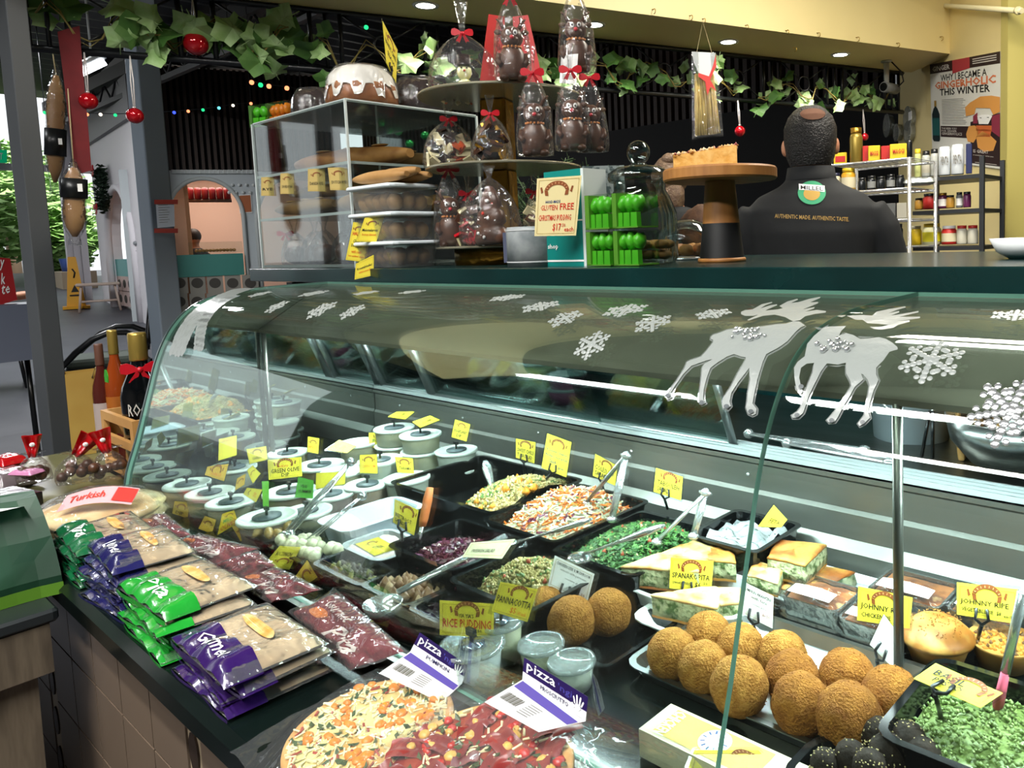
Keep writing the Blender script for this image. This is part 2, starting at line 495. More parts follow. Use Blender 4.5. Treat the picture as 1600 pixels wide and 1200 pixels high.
for o in [o for o in COL.objects if o.type == 'LIGHT' and o.name.split('.')[0] in ('hall_light', 'arcade_light', 'kiosk_light')]:
 x, y, z = o.location; t = thing('ceiling_luminaire', {'hall': 'white strip luminaire hanging over the shoppers', 'arca': 'white strip luminaire over the arcade', 'kios': 'white strip luminaire over the kiosk work area'}[o.name[:4]], 'light', (x, y, z), 'strip luminaires of the hall')
 m = MB(); m.box((x, y, z + .035), (o.data.size + .06, o.data.size_y + .06, .06)); obj('housing', m, LUMW, t)
 for s_ in (-1, 1): m = MB(); m.tube([(x + s_ * .5, y, z + .06), (x + s_ * .5, y, 3.76)], .006, 6); obj('rod', m, LUMW, t)
CREAM = mat('cream_paint', '#e8d79c', .5, col2='#decc90', scale=1.5)
sd = Vector((.372, .928, 0)).normalized()
S1 = Vector((-1.465, 4.254, 0)); S0 = S1 - sd * 5.2
bd = Vector((-1.894 + 3.096, 4.331 - 1.327, 0)).normalized()
B1 = Vector((-1.80, 4.566, 0)); B0 = Vector((-3.096, 1.327, 0)); Bx = B0 - bd * 1.5
wd = Vector((.448, -.533, 0)).normalized(); wn = Vector((wd.y, -wd.x, 0))
S1e = S1 + sd * .03
ZS = 2.17
mb = MB(); mb.prism([tuple(p[:2]) for p in (S0, S1e, B1, Bx)], .75, fn=lambda x, y, z: (x, y, ZS + z))
soffit = struct('trim_2', mb, CREAM)
W0 = S1 - wd * .88; W1 = S1 + wd * .70
mb = MB(); mb.prism([tuple(p[:2]) for p in (W0, W1, W1 - wn * .16, W0 - wn * .16)], 3.2)
wallr = struct('wall_right', mb, CREAM)
mb = MB(); q0 = W1 - wd * .06
mb.prism([tuple(p[:2]) for p in (q0 + wn * .012, W1 + wn * .012 + wd * .01, W1 - wn * .17 + wd * .01, q0)], 3.2)
struct('trim_3', mb, mat('olive_paint', '#b9ad63', .5))
mb = MB(); a = PN(1395, 4, S1 + wn * .03, wn); b = PN(1597, 17, S1 + wn * .03, wn)
mb.tube([a, b], .012, 8)
for k in (.1, .45, .98): p = a.lerp(b, k); mb.cyl(p - (b - a).normalized() * .012, p + (b - a).normalized() * .012, .017, n=8)
obj('conduit_pipe', mb, mat('cream_pipe', '#d9cfa4', .4), None, 'cream painted conduit pipe fixed across the yellow wall', 'pipe')
DARK = mat('dark_wall', '#0c0d0e', .8)
mb = MB(); mb.box((-.2, 5.6, 1.6), (3.4, .05, 3.2)); struct('wall_back', mb, DARK)
mb = MB(); mb.box((-4.5, -6.0, 1.9), (20, .1, 3.9)); struct('wall_near', mb, mat('hall_wall', '#6e6a64', .7))
mb = MB(); mb.box((4.9, 3.0, 1.9), (.1, 20, 3.9)); struct('wall_east', mb, mat('hall_wall', '#6e6a64', .7))
mb = MB(); mb.box((2.0, 9.0, 1.9), (8, .1, 3.9)); struct('wall_north', mb, mat('hall_wall', '#6e6a64', .7))
mb = MB(); p0 = B0 - bd * .0;
mb.box((-6.4, 6.12, 1.2), (9.4, .06, 2.4)); struct('wall_rear', mb, mat('black_partition', '#08090a', .75))
BATT = mat('dark_batten', '#3a2b22', .6, col2='#2b201a', scale=3)
def bulkhead(name, a, b, z0f, z1, nb, back):
 a = Vector(a); b = Vector(b); d = (b - a).normalized(); nn = Vector((-d.y, d.x, 0))
 if nn.dot(CAM - a) < 0: nn = -nn
 mb = MB()
 st = 24
 vs = []; fs = []
 for i in range(st + 1):
  p = a.lerp(b, i / st) - nn * .05
  vs += [(p.x, p.y, z0f(i / st)), (p.x, p.y, z1)]
 for i in range(st): fs.append((2 * i, 2 * i + 2, 2 * i + 3, 2 * i + 1))
 mb.add(vs, fs)
 w = struct(name, mb, back)
 for i in range(nb):
  t = (i + .5) / nb; p = a.lerp(b, t); z0 = z0f(t) + .01
  m2 = MB(); m2.at(frame((p.x, p.y, 0), d, (0, 0, 1))); m2.box((0, 0, (z0 + z1) / 2), ((b - a).length / nb * .5, .06, z1 - z0))
  obj('batten', m2, BATT, w)
FA = Vector((-11.9, 3.55, 0)); FB = Vector((-11.0, 5.95, 0))          # shop front line (arches)
bulkhead('wall_left', FA + Vector((0, 0, 0)), FB, lambda t: 2.37, 3.75, 34, DARK)
bulkhead('wall_far', (-10.9, 6.25, 0), (-2.6, 6.2, 0), lambda t: 2.30 + .30 * max(0, t - .5) ** 1.5, 3.75, 90, DARK)
mb = MB(); mb.tube([Vector((-10.9, 6.25, 2.29)).lerp(Vector((-2.6, 6.2, 2.29)), t) + Vector((0, -.06, .30 * max(0, t - .5) ** 1.5)) for t in [i / 20 for i in range(21)]], .02, 6)
struct('trim_4', mb, mat('grey_trim', '#6d706f', .5))
PERF = mat('shopfront_white', '#c4ccce', .6)
fd = (FB - FA).normalized(); fnv = Vector((fd.y, -fd.x, 0))
if fnv.dot(CAM - FA) < 0: fnv = -fnv
def FW(px, py): return PN(px, py, FA, fnv)
def fcoord(px, py):
 p = FW(px, py); return ((p - FA).dot(fd), p.z)
FL = (FB - FA).length
def arch_wall():
 u0, _ = fcoord(268, 400); u1, _ = fcoord(387, 420); uc = (u0 + u1) / 2; r = (u1 - u0) / 2
 _, zt = fcoord(330, 279)
 zs = zt - r * 1.15
 top = 2.37; mbw = MB()
 fn = lambda x, y, z: tuple(FA + fd * x + fnv * (z - .12) + Vector((0, 0, y)))
 arc = [(uc + r * math.cos(math.radians(a)), zs + r * 1.15 * math.sin(math.radians(a))) for a in range(0, 181, 10)]
 u2 = u1 + .16; r2 = .55; uc2 = u2 + r2
 arc2 = [(uc2 + r2 * math.cos(math.radians(a)), zs - .1 + r2 * 1.2 * math.sin(math.radians(a))) for a in range(0, 181, 10)]
 poly = [(u0 - .5, .3), (u0, .3)] + [(uc - r, zs)] + arc[::-1][1:] + [(u1, .3), (u2, .3)] + arc2[::-1] + [(uc2 + r2, .3), (FL + .9, .3), (FL + .9, top), (u0 - .5, top)]
 mbw.prism(poly, .12, fn=fn)
 w = struct('wall_front', mbw, PERF)
 for (ar, nm) in ((arc, 'arch_trim'), (arc2, 'arch_trim')):
  m2 = MB(); pts = [(ar[0][0], .3)] + ar + [(ar[-1][0], .3)]
  m2.tube([fn(x, y, .13) for x, y in pts], .03, 6)
  obj('arch_trim', m2, mat('arch_white', '#c6ccc9', .5), w)
 for row in range(2):
  for k in range(6):
   p = FW(352 + k * 11 + row * 6, 289 + row * 12) + fnv * .01
   m2 = MB(); m2.ball(p, .022, 8, 6); obj('stud', m2, mat('stud_white', '#dfe4e2', .4), w)
 for k in range(18):
  p = FW(272 + k * 7.3, 268.5) + fnv * .02
  m2 = MB(); m2.box(p, (.03, .06, .05)); obj('batten_foot', m2, mat('stud_white', '#dfe4e2', .4), w)
 return uc, r, zs, zt
uc, ar_r, zs, zt = arch_wall()
INT = mat('shop_pink_wall', '#d8b9a6', .7)
mb = MB(); c = FA + fd * (uc) - fnv * 2.2
mb.at(frame((c.x, c.y, 0), fd, (0, 0, 1))); mb.box((.5, 0, 1.6), (2.9, .05, 2.6))
struct('wall_shop', mb, INT)
area_light('shop_light', tuple(FA + fd * uc - fnv * 1.0 + Vector((0, 0, 2.5))), 1.0, 34, (1.0, .86, .74))
mb = MB(); a = FW(276, 399); b = FW(381, 400); a2 = FW(276, 429);
mb.at(frame((0, 0, 0), (1, 0, 0), (0, 0, 1)))
def fbox(pxa, pya, pxb, pyb, th, off=0.0):
 p = FW(pxa, pya); q = FW(pxb, pyb)
 m = MB(); u0 = (p - FA).dot(fd); u1 = (q - FA).dot(fd); z1 = p.z; z0 = q.z
 m.at(frame(tuple(FA + fnv * off), fd, (0, 0, 1)))
 s = 1 if (Vector((0, 0, 1)).cross(fd)).dot(fnv) > 0 else -1
 m.box(((u0 + u1) / 2, s * th / 2, (z0 + z1) / 2), (abs(u1 - u0), th, abs(z1 - z0)))
 return m
t = thing('shop_counter', 'teal shop counter under the arch with round-holed breeze blocks below', 'counter', tuple(FW(330, 500)))
TEAL = mat('teal_panel', '#3f877c', .5)
obj('panel', fbox(270, 399, 382, 429, .1, -.02), TEAL, t)
BREEZE = mat('breeze_block', '#98958a', .8)
for k in range(5):
 x0 = 268 + k * 27.5
 for r_ in range(2):
  y0 = 430 + r_ * 29
  b1 = fbox(x0, y0, x0 + 27, y0 + 28, .1, -.03)
  bo = obj('breeze_block', b1, BREEZE, t)
  p = FW(x0 + 13, y0 + 12) + fnv * .072
  m2 = MB(); m2.at(frame(tuple(p), fd, fnv)); m2.lathe([(.07, .001), (.001, .001)], n=18, cap0=False, cap1=False)
  obj('round_hole', m2, mat('block_hole', '#4d4a44', .9), bo)
SW0 = PD(213, 300, 12.0); SW1 = PD(146, 300, 15.0)
swd = (SW1 - SW0); swd.z = 0; swl = swd.length; swd.normalize(); swn = Vector((swd.y, -swd.x, 0))
if swn.dot(CAM - SW0) < 0: swn = -swn
def SWP(px, py): return PN(px, py, SW0, swn)
def sw(px, py): p = SWP(px, py); return ((p - SW0).dot(swd), p.z)
WHITEW = mat('white_wall', '#e9e6ea', .6)
def side_wall():
 u0, z0 = sw(204, 300); u1, z1 = sw(163, 300)
 _, zt2 = sw(183, 292); uc_ = (u0 + u1) / 2; r = abs(u1 - u0) / 2
 zs_ = zt2 - r * .9
 fn = lambda x, y, z: tuple(SW0 + swd * x + swn * (z - .15) + Vector((0, 0, y - SW0.z)))
 lo = min(u0, u1); hi = max(u0, u1)
 arc = [(uc_ + r * math.cos(math.radians(a)), zs_ + r * .9 * math.sin(math.radians(a))) for a in range(0, 181, 12)]
 top = sw(205, 219)[1] + .1
 poly = [(-.3, .3), (lo, .3)] + arc[::-1] + [(hi, .3), (swl, .3), (swl, 3.75), (-.3, 3.75)]
 m = MB(); m.prism(poly, .15, fn=fn); w = struct('wall_side', m, WHITEW)
 m = MB(); m.tube([fn(x, y, .16) for x, y in [(hi, .3)] + arc + [(lo, .3)]], .05, 6); obj('arch_trim', m, WHITEW, w)
 m = MB(); m.prism([(-.3, 2.95), (swl, 2.95), (swl, 3.75), (-.3, 3.75)], .06, fn=lambda x, y, z: fn(x, y, z + .15)); obj('frieze', m, mat('grey_frieze', '#77777a', .6), w)
 for r_ in range(3):
  for k in range(5):
   p = SWP(205 + k * 2, 380 + r_ * 12) + swn * .01
   m = MB(); m.ball(p, .03, 6, 4); obj('stud', m, mat('stud_grey', '#8e9296', .5), w)
 m = MB(); q0 = fn(lo, .45, -.6); c = Vector(fn(uc_, 1.2, -.5)); m.at(frame(tuple(c), swd, (0, 0, 1))); m.box((0, 0, .4), ((hi - lo) * .9, .05, 2.0)); struct('wall_inner', m, mat('peach_inner', '#d2956a', .7))
 t = thing('side_counter', 'small teal counter in the side arch with holed blocks below', 'counter', fn(uc_, .5, 0))
 z1 = sw(185, 405)[1]; zb = sw(185, 432)[1]; zf = sw(185, 478)[1]
 m = MB(); m.prism([(lo, zb), (hi, zb), (hi, z1), (lo, z1)], .1, fn=fn); obj('panel', m, mat('pale_teal', '#6fb7b5', .5), t)
 for k in range(5):
  x0 = lo + (hi - lo) * k / 5; x1 = lo + (hi - lo) * (k + .96) / 5
  for (za, zc) in ((zf, (zf + zb) / 2 - .005), ((zf + zb) / 2 + .005, zb)):
   m = MB(); m.prism([(x0, za), (x1, za), (x1, zc), (x0, zc)], .1, fn=fn); bo = obj('breeze_block', m, mat('pink_block', '#d9c2bc', .8), t)
   m = MB(); m.prism(circ((x0 + x1) / 2, (za + zc) / 2, (x1 - x0) * .28, abs(zc - za) * .28, 12), .004, fn=lambda x, y, z: fn(x, y, z + .1)); obj('round_hole', m, mat('block_hole', '#4d4a44', .9), bo)
 return fn, lo, hi
SWF, swlo, swhi = side_wall()
def post(label, pl, pr, dist, z1, mats, dark_left=0.45, zb=0.0, group=None):
 """square hollow post seen on two faces; pl, pr = photo pixels (x,y) of its left and right outline"""
 a = PD(pl[0], pl[1], dist); b = PD(pr[0], pr[1], dist); w = (b - a); w.z = 0; wid = w.length
 c = (a + b) / 2; s = wid / 1.35
 ang = math.atan2(w.y, w.x) + math.radians(28)
 t = thing('steel_post', label, 'post', (c.x, c.y, zb), group)
 m = MB(); m.at(Matrix.Translation((c.x, c.y, 0)) @ Matrix.Rotation(ang, 4, 'Z')); m.rbox((0, 0, (z1 + zb) / 2), (s, s, z1 - zb), s * .06)
 obj('shaft', m, mats, t)
 m = MB(); m.at(Matrix.Translation((c.x, c.y, 0)) @ Matrix.Rotation(ang, 4, 'Z')); m.box((0, 0, zb + .006), (s * 1.7, s * 1.7, .012))
 for sx in (-1, 1):
  for sy in (-1, 1): m.cyl((sx * s * .65, sy * s * .65, zb + .01), (sx * s * .65, sy * s * .65, zb + .025), .01, n=6)
 obj('base_plate', m, mats, t)
 return t, c, s, ang
POSTD = mat('charcoal_post', '#4a4d50', .45, col2='#3c3f42', scale=1.5)
POSTL = mat('blue_grey_post', '#8e9aa6', .5, col2='#828d99', scale=1.5)
P1 = post('charcoal square steel post behind the table of gift chocolates', (22, 300), (73, 300), 3.25, 3.75, POSTD)
P2 = post('blue grey square steel post with a taped notice', (213, 300), (268, 300), 5.4, 3.75, POSTL)
p2c = P2[1]; dn = (CAM - p2c); dn.z = 0; dn.normalize(); pn_ = p2c + dn * .122
Q = [PN(*a, pn_, dn) for a in ((243, 313), (272, 312), (273, 354), (246, 356))]
t = thing('notice_sheet', 'white paper notice held by red tape on the grey post', 'notice', tuple(Q[3]))
f0 = quadmap(Q, 0); m = MB(); m.slab([f0(0, 0), f0(1, 0), f0(1, 1), f0(0, 1)], .002); obj('sheet', m, mat('notice_paper', '#b9bfc8', .7), t)
f1 = quadmap(Q, .001); m = MB()
for i in range(9): uvquad(m, f1, .12, .9 - i * .09, .12 + .7 * rnd.uniform(.7, 1), .915 - i * .09)
obj('lettering', m, INKG, t)
for (ya, yb) in ((312, 319), (357, 364)):
 m = MB(); m.slab([PN(a, b, pn_ + dn * .003, dn) for a, b in ((241, yb), (278, yb), (278, ya), (241, ya))], .002); obj('tape', m, mat('red_tape', '#a03a30', .4), t)
IRON = mat('black_iron', '#0f1214', .35)
bn_ = Vector((bd.y, -bd.x, 0))
def TB(t, z, off=0.0): return B0 + bd * t + Vector((0, 0, z)) + bn_ * off
ZT0, ZT1 = 1.935, 2.16
tr = thing('iron_trellis', 'black wrought iron trellis with rings under the cream soffit', 'trellis', tuple(TB(1, ZT0)))
m = MB(); m.tube([TB(-1.2, ZT0), TB(3.42, ZT0)], .013, 4); m.tube([TB(-1.2, ZT1), TB(3.42, ZT1)], .013, 4); obj('rail', m, IRON, tr)
for k in range(-3, 8):
 c = .06 + .4356 * k
 if c > 3.3: break
 m = MB(); m.tube([TB(c + .038 * math.cos(a), (ZT0 + ZT1) / 2 + .038 * math.sin(a)) for a in [2 * PI * i / 20 for i in range(20)]], .0045, 5, closed=True); obj('ring', m, IRON, tr)
 for sx in (-1, 1):
  for sz in (-1, 1):
   m = MB(); m.tube([TB(c + sx * .03, (ZT0 + ZT1) / 2 + sz * .024), TB(c + sx * .155, (ZT0 + ZT1) / 2 + sz * .105)], .0045, 5); obj('diagonal_bar', m, IRON, tr)
 for o in (.163, .218, .273):
  if c + o < 3.4:
   m = MB(); m.tube([TB(c + o, ZT0), TB(c + o, ZT1)], .0095 if o != .218 else .0075, 4); obj('upright_bar', m, IRON, tr)
DL = glow('downlight_glow', '#fff8ea', 30)
for i, (px, py) in enumerate(((665, 8), (928, 38), (1138, 65), (1313, 85))):
 p = PZ(px, py, ZS)
 t = thing('downlight', 'round recessed downlight glowing in the cream soffit', 'downlight', (p.x, p.y, ZS - .002), 'soffit downlights')
 m = MB(); m.lathe([(.036, -.004), (.05, -.004), (.052, 0), (.036, 0)], (p.x, p.y, ZS), 24, cap0=False, cap1=False); obj('trim_ring', m, WHITEP, t)
 m = MB(); m.lathe([(.001, -.003), (.037, -.003)], (p.x, p.y, ZS), 24, cap0=False, cap1=False); obj('lens', m, DL, t)
 l = bpy.data.lights.new('downlight_lamp', 'SPOT'); l.energy = 22; l.spot_size = math.radians(120); l.spot_blend = .6; l.shadow_soft_size = .04; l.color = (1, .95, .84)
 o = bpy.data.objects.new('downlight_lamp', l); COL.objects.link(o); o.location = (p.x, p.y, ZS - .02)
for px, py in ((1020, 15), (1078, 25), (1098, 30), (1165, 40), (1228, 48), (1277, 52), (1338, 59), (1401, 68), (1469, 58), (1240, 75)):
 n_ = Vector((sd.y, -sd.x, 0)); p = PN(px, py, S0, n_)
 if n_.dot(CAM - p) < 0: n_ = -n_
 m = MB(); pts = [p] + [p + n_ * (.012 + .010 * math.sin(a)) + Vector((0, 0, -.010 + .010 * math.cos(a))) for a in [PI * i / 6 for i in range(8)]]
 m.tube(pts, .0017, 5); m.lathe([(.005, 0), (.005, .002)], tuple(p), 8)
 obj('cup_hook', m, mat('brass', '#b08d3f', .35, 1), None, 'small brass cup hook screwed into the cream soffit face', 'hook', 'cup hooks on the soffit')
# ================================================================== display case
X0, X1, X2 = -2.135, -.42, .55            # mirror end, glass joint, right end beyond the frame
ZL = .62                                   # ledge and deck level
PROF = [(.555, -.575), (.566, -.510), (.590, -.440), (.611, -.370), (.629, -.310), (.645, -.258), (.664, -.212), (.688, -.172), (.722, -.136), (.770, -.110), (.835, -.096), (.92, -.089), (1.085, -.086)]
PROF = [(y, z + EYE) for y, z in PROF]
def smooth_prof(P, k=3):
 out = []
 for i in range(len(P) - 1):
  p0 = P[max(i - 1, 0)]; p1 = P[i]; p2 = P[i + 1]; p3 = P[min(i + 2, len(P) - 1)]
  for j in range(k):
   t = j / k
   out.append(tuple(.5 * (2 * p1[c] + (p2[c] - p0[c]) * t + (2 * p0[c] - 5 * p1[c] + 4 * p2[c] - p3[c]) * t * t + (3 * p1[c] - p0[c] - 3 * p2[c] + p3[c]) * t ** 3) for c in (0, 1)))
 return out + [P[-1]]
PROF = smooth_prof(PROF)
LAM = mat('dark_green_laminate', '#0b1412', .2, col2='#080e0d', scale=9)
LAMB = mat('counter_green_laminate', '#0a2b2a', .22, col2='#072120', scale=7, detail=6)
case = thing('display_case', 'long refrigerated deli case with curved glass front and steel back', 'display case', (-.9, .85, 0))
m = MB(); y0, y1 = .345, .565
ring = [(y0 + .006, ZL - .05), (y0, ZL - .04), (y0, ZL - .012), (y0 + .012, ZL), (y1, ZL), (y1, ZL - .05)]
m.loft([[(x, y, z) for y, z in ring] for x in (-2.14, X2)]); obj('ledge', m, LAM, case)
m = MB(); m.box((-2.56, .62, ZL - .011), (.82, .72, .022)); obj('end_shelf', m, mat('olive_laminate', '#6f6d4a', .4, col2='#64623f', scale=4), case)
m = MB(); m.box(((-2.85 + X2) / 2, .885, .30), (X2 + 2.85, .62, .60)); obj('body', m, mat('case_body', '#2b2724', .6), case)
m = MB(); m.box(((X0 + X2) / 2, .875, ZL - .012), (X2 - X0, .65, .024)); obj('deck', m, mat('deck_black', '#0d1413', .12), case)
EDGE = mat('glass_edge', '#7fae9c', .15, spec=.6)
def glass_sheet(xa, xb, nm='curved_glass'):
 m = MB(); th = .006; P = PROF; nrm = []
 for i in range(len(P)):
  a = P[max(i - 1, 0)]; b = P[min(i + 1, len(P) - 1)]
  d = Vector((b[0] - a[0], b[1] - a[1])).normalized(); nrm.append((-d.y, d.x))
 vs = []; fs = []
 N = len(P)
 for x in (xa, xb):
  for (y, z) in P: vs.append((x, y, z))
 for x in (xa, xb):
  for (y, z), n in zip(P, nrm): vs.append((x, y - n[0] * th, z - n[1] * th))
 for i in range(N - 1):
  fs.append((i, N + i, N + i + 1, i + 1));
 m.add(vs, fs, True, 0)
 m.add(vs, [(2 * N + i, 2 * N + i + 1, 3 * N + i + 1, 3 * N + i) for i in range(N - 1)], True, 0)
 m.add(vs, [(i, i + 1, 2 * N + i + 1, 2 * N + i) for i in range(N - 1)] + [(N + i, 3 * N + i, 3 * N + i + 1, N + i + 1) for i in range(N - 1)] + [(0, 2 * N, 3 * N, N), (N - 1, 2 * N - 1, 4 * N - 1, 3 * N - 1)], False, 1)
 return obj(nm, m, [GLASS, EDGE], case)
glass_sheet(X0, X1 - .001); glass_sheet(X1 + .001, X2)
m = MB(); pr = [(y, z) for y, z in PROF]
poly = [(.555, ZL)] + pr[1:] + [(1.2, 1.134), (1.25, .80), (1.2, ZL)]
m.prism(poly, .006, fn=lambda y, z, x: (X0 - .016 + x, y, z)); obj('end_cheek', m, mat('end_glass_edge', '#3a4a48', .2), case)
m = MB(); m.prism([(y + .012, z) if y < 1.0 else (y, z) for y, z in poly], .004, fn=lambda y, z, x: (X0 - .006 + x, y, z)); obj('end_mirror', m, mat('mirror', '#dfe6e4', .02, 1), case)
m = MB(); m.box(((X0 + X2) / 2, .556, ZL + .012), (X2 - X0, .022, .024)); obj('glass_channel', m, STEELD, case)
HOODM = mat('hood_steel', '#948e80', .36, .5, col2='#847e70', scale=3, stretch=(.3, 2, 2))
m = MB(); ring = [(1.075, 1.128), (.888, 1.018), (.888, 1.010), (.90, 1.008), (1.10, 1.10), (1.10, 1.128)]
m.loft([[(x, y, z) for y, z in ring] for x in (X0, X2)]); obj('hood', m, HOODM, case)
TUBE = glow('case_tube', '#e9fbff', 22)
for (xa, xb) in ((-2.08, -1.45), (-1.38, -.75), (-.68, -.05), (.0, .5)):
 m = MB(); m.tube([(xa, .935, 1.008), (xb, .935, 1.008)], .009, 8); obj('light_tube', m, TUBE, case)
 area_light('case_tube_lamp', ((xa + xb) / 2, .935, .996), xb - xa, 9.5, (.84, .97, 1.0), size_y=.03)
 m = MB(); m.box(((xa + xb) / 2, .95, 1.026), (xb - xa + .03, .05, .014)); obj('tube_batten', m, WHITEP, case)
for (px, py) in ((411, 514), (1402, 632)):
 p = PY(px, py, .893)
 m = MB(); m.cyl((p.x, .893, ZL), (p.x, .893, 1.012), .0065, n=10); m.lathe([(.014, 0), (.014, .004), (.007, .008)], (p.x, .893, ZL), 12)
 obj('pole', m, mat('pole_steel', '#6b6a64', .35, .8), case)
m = MB(); ring = [(1.185, ZL), (1.185, .672), (1.200, .690), (1.200, .735), (1.206, .742), (1.206, .790), (1.200, .795), (1.200, .803), (1.262, .803), (1.262, ZL)]
m.loft([[(x, y, z) for y, z in ring] for x in (X0, X2)]); obj('back_panel', m, mat('back_steel', '#74756f', .35, .6, col2='#64655f', scale=5, stretch=(.5, 3, 3)), case)
m = MB()
for y in (1.207, 1.225, 1.243, 1.258): m.box(((X0 + X2) / 2, y, .809), (X2 - X0, .006, .012))
m.box(((X0 + X2) / 2, 1.235, .8045), (X2 - X0, .062, .003))
obj('door_track', m, mat('track_alu', '#c4cccc', .3, .4), case)
for k in range(9):
 x = -2.0 + .3 * k; m = MB(); m.lathe([(.004, 0), (.004, .002), (.001, .003)], (0, 0, 0), 8);
 for i, v in enumerate(m.v): m.v[i] = (x + v[0], 1.206 - v[2], .768 + v[1])
 obj('rivet', m, CHROME, case)
DOORG = film('door_glass', '#d8ebe8', .6, .03, .03)
HT = (1.155, .955); HB = (1.222, .812)     # door line (y,z) at top and bottom
def dl(x, t, off=0.0): return Vector((x, HT[0] + (HB[0] - HT[0]) * (1 - t) + off, HB[1] + (HT[1] - HB[1]) * t + .22 * max(0, t - 1)))
def door(xa, xb, off, nm='sliding_door', bars=(True, True)):
 m = MB(); m.slab([dl(xa, 0, off), dl(xb, 0, off), dl(xb, 1.12, off), dl(xa, 1.12, off)], .004)
 d = obj(nm, m, DOORG, case)
 for (b, x) in ((bars[0], xa), (bars[1], xb)):
  if b:
   m = MB(); m.tube([dl(x, -.02, off - .004), dl(x, 1.12, off - .004)], .011, 4); obj('door_stile', m, ALU, d)
 m = MB(); m.tube([dl(xa, .0, off - .004), dl(xb, .0, off - .004)], .007, 4); obj('bottom_rail', m, ALU, d)
xs1 = PY(650, 560, 1.17).x; xs0 = PY(500, 545, 1.17).x; xs2 = PY(1112, 610, 1.17).x
door(-2.12, xs1 - .03, .012); door(xs1, xs2 - .35, .0, bars=(True, False)); door(-1.28, xs2, .02, bars=(False, True))
BST = [(x, area_light('bench_strip', (x, 1.36, 1.106), .9, 3.0, (.94, .98, 1), size_y=.03)) for x in (-1.75, -.75)]  # strips added under the counter to brighten the dark bench
bench = thing('servery_bench', 'stainless servery bench behind the sliding case doors', 'bench', (-.8, 1.5, 0))
m = MB(); m.box(((-2.26 + .9) / 2, 1.52, .775), (3.16, .50, .03)); obj('bench_top', m, STEELD, bench)
m = MB(); m.box((-.68, 1.52, .38), (3.14, .46, .76)); obj('bench_body', m, mat('bench_body', '#3c3f3e', .5), bench)
ctr = thing('top_counter', 'dark green laminate counter running above the curved glass case', 'counter', (-.9, 1.4, 1.13))
m = MB(); m.rbox(((-2.68 + .7) / 2, 1.50, 1.15), (3.38, .80, .04), .004); obj('counter_top', m, LAMB, ctr)
for x, _ in BST: m = MB(); m.box((x, 1.36, 1.119), (.94, .05, .02)); obj('strip_housing', m, WHITEP, ctr)  # housing made up for the added bench strips
m = MB(); m.box((-1.62, 1.80, .94), (1.9, .03, .36)); obj('support_panel', m, mat('teal_support', '#0c4b4c', .35, col2='#083a3c', scale=5), ctr)
m = MB(); m.box(((X0 + X2) / 2, 1.092, 1.126), (X2 - X0 + .02, .012, .010)); obj('glass_trim', m, ALU, ctr)
m = MB(); m.box((-2.3, 1.45, .56), (.05, .60, 1.12)); m.box((-2.62, 1.5, .56), (.04, .6, 1.12)); obj('end_panel', m, mat('dark_end', '#16201e', .5), ctr)
TILE = mat('beige_tile', '#6f5f50', .35, col2='#66574a', scale=2)  # beige darkened to paint in the shade under the ledge
m = MB(); m.box(((-2.85 + X2) / 2, .388, .285), (X2 + 2.85, .02, .57)); wl = struct('wall_counter', m, mat('tile_grout', '#4a4036', .8))
tile0 = None
cols = []; x = -2.84
k = 0
while x < -1.0:
 deco = k % 6 == 5
 w = .05 if deco else .15
 cols.append((x, w, deco)); x += w + .004; k += 1
for (x, w, deco) in cols:
 if deco:
  m = MB(); m.box((x + w / 2, .377, .285), (w, .006, .57)); st = obj('mosaic_strip', m, mat('mosaic_cream', '#9c8b72', .4), wl)
  for j in range(6):
   m = MB(); m.prism(circ(x + w / 2, .05 + j * .09, .017, .032, 12), .003, fn=lambda a, b, c: (a, .374 - c, b)); obj('oval_inset', m, mat('mosaic_dark', '#2c2018', .4), st)
  continue
 for j in range(4):
  m = MB(); m.box((x + w / 2, .376, .07 + .144 * j), (w, .008, .14)); obj('tile', m, TILE, wl)
def glass_hit(px, py, off=.002):
 r = ray(px, py); best = None
 for i in range(len(PROF) - 1):
  (ya, za), (yb, zb) = PROF[i], PROF[i + 1]
  a, b = r.y, -(yb - ya); c, d = r.z, -(zb - za); e, f_ = ya, za - EYE
  det = a * d - b * c
  if abs(det) < 1e-12: continue
  t = (e * d - b * f_) / det; s = (a * f_ - e * c) / det
  if -.02 <= s <= 1.02 and t > 0 and (best is None or t < best[0]):
   dd = Vector((0, yb - ya, zb - za)).normalized(); n = Vector((0, -dd.z, dd.y))
   best = (t, n)
 if best is None: return None
 t, n = best
 p = CAM + r * t
 if n.dot(CAM - p) < 0: n = -n
 return p + n * off
LENS = [0]
for i in range(len(PROF) - 1): LENS.append(LENS[-1] + math.hypot(PROF[i + 1][0] - PROF[i][0], PROF[i + 1][1] - PROF[i][1]))
def glass_at(x, s, off=.002):
 s = min(max(s, 0), LENS[-1] - 1e-5)
 for i in range(len(LENS) - 1):
  if LENS[i + 1] >= s: break
 t = (s - LENS[i]) / (LENS[i + 1] - LENS[i]); (ya, za), (yb, zb) = PROF[i], PROF[i + 1]
 dd = Vector((0, yb - ya, zb - za)).normalized(); n = Vector((0, -dd.z, dd.y))
 return Vector((x, ya + (yb - ya) * t, za + (zb - za) * t)) + n * off
def glass_s(p):
 return min(((abs(PROF[i][0] - p.y) + abs(PROF[i][1] - p.z)), LENS[i]) for i in range(len(PROF)))[1]
DECAL = mat('decal_silver_white', '#868c89', .3, bump=.15, bscale=60)
DECALE = film('decal_clear_rim', '#e8eceb', .8, .2, .1, haze=.25, hazecol='#c8d0ce')
DECALB = mat('decal_foil', '#dfe4e4', .15, .8)
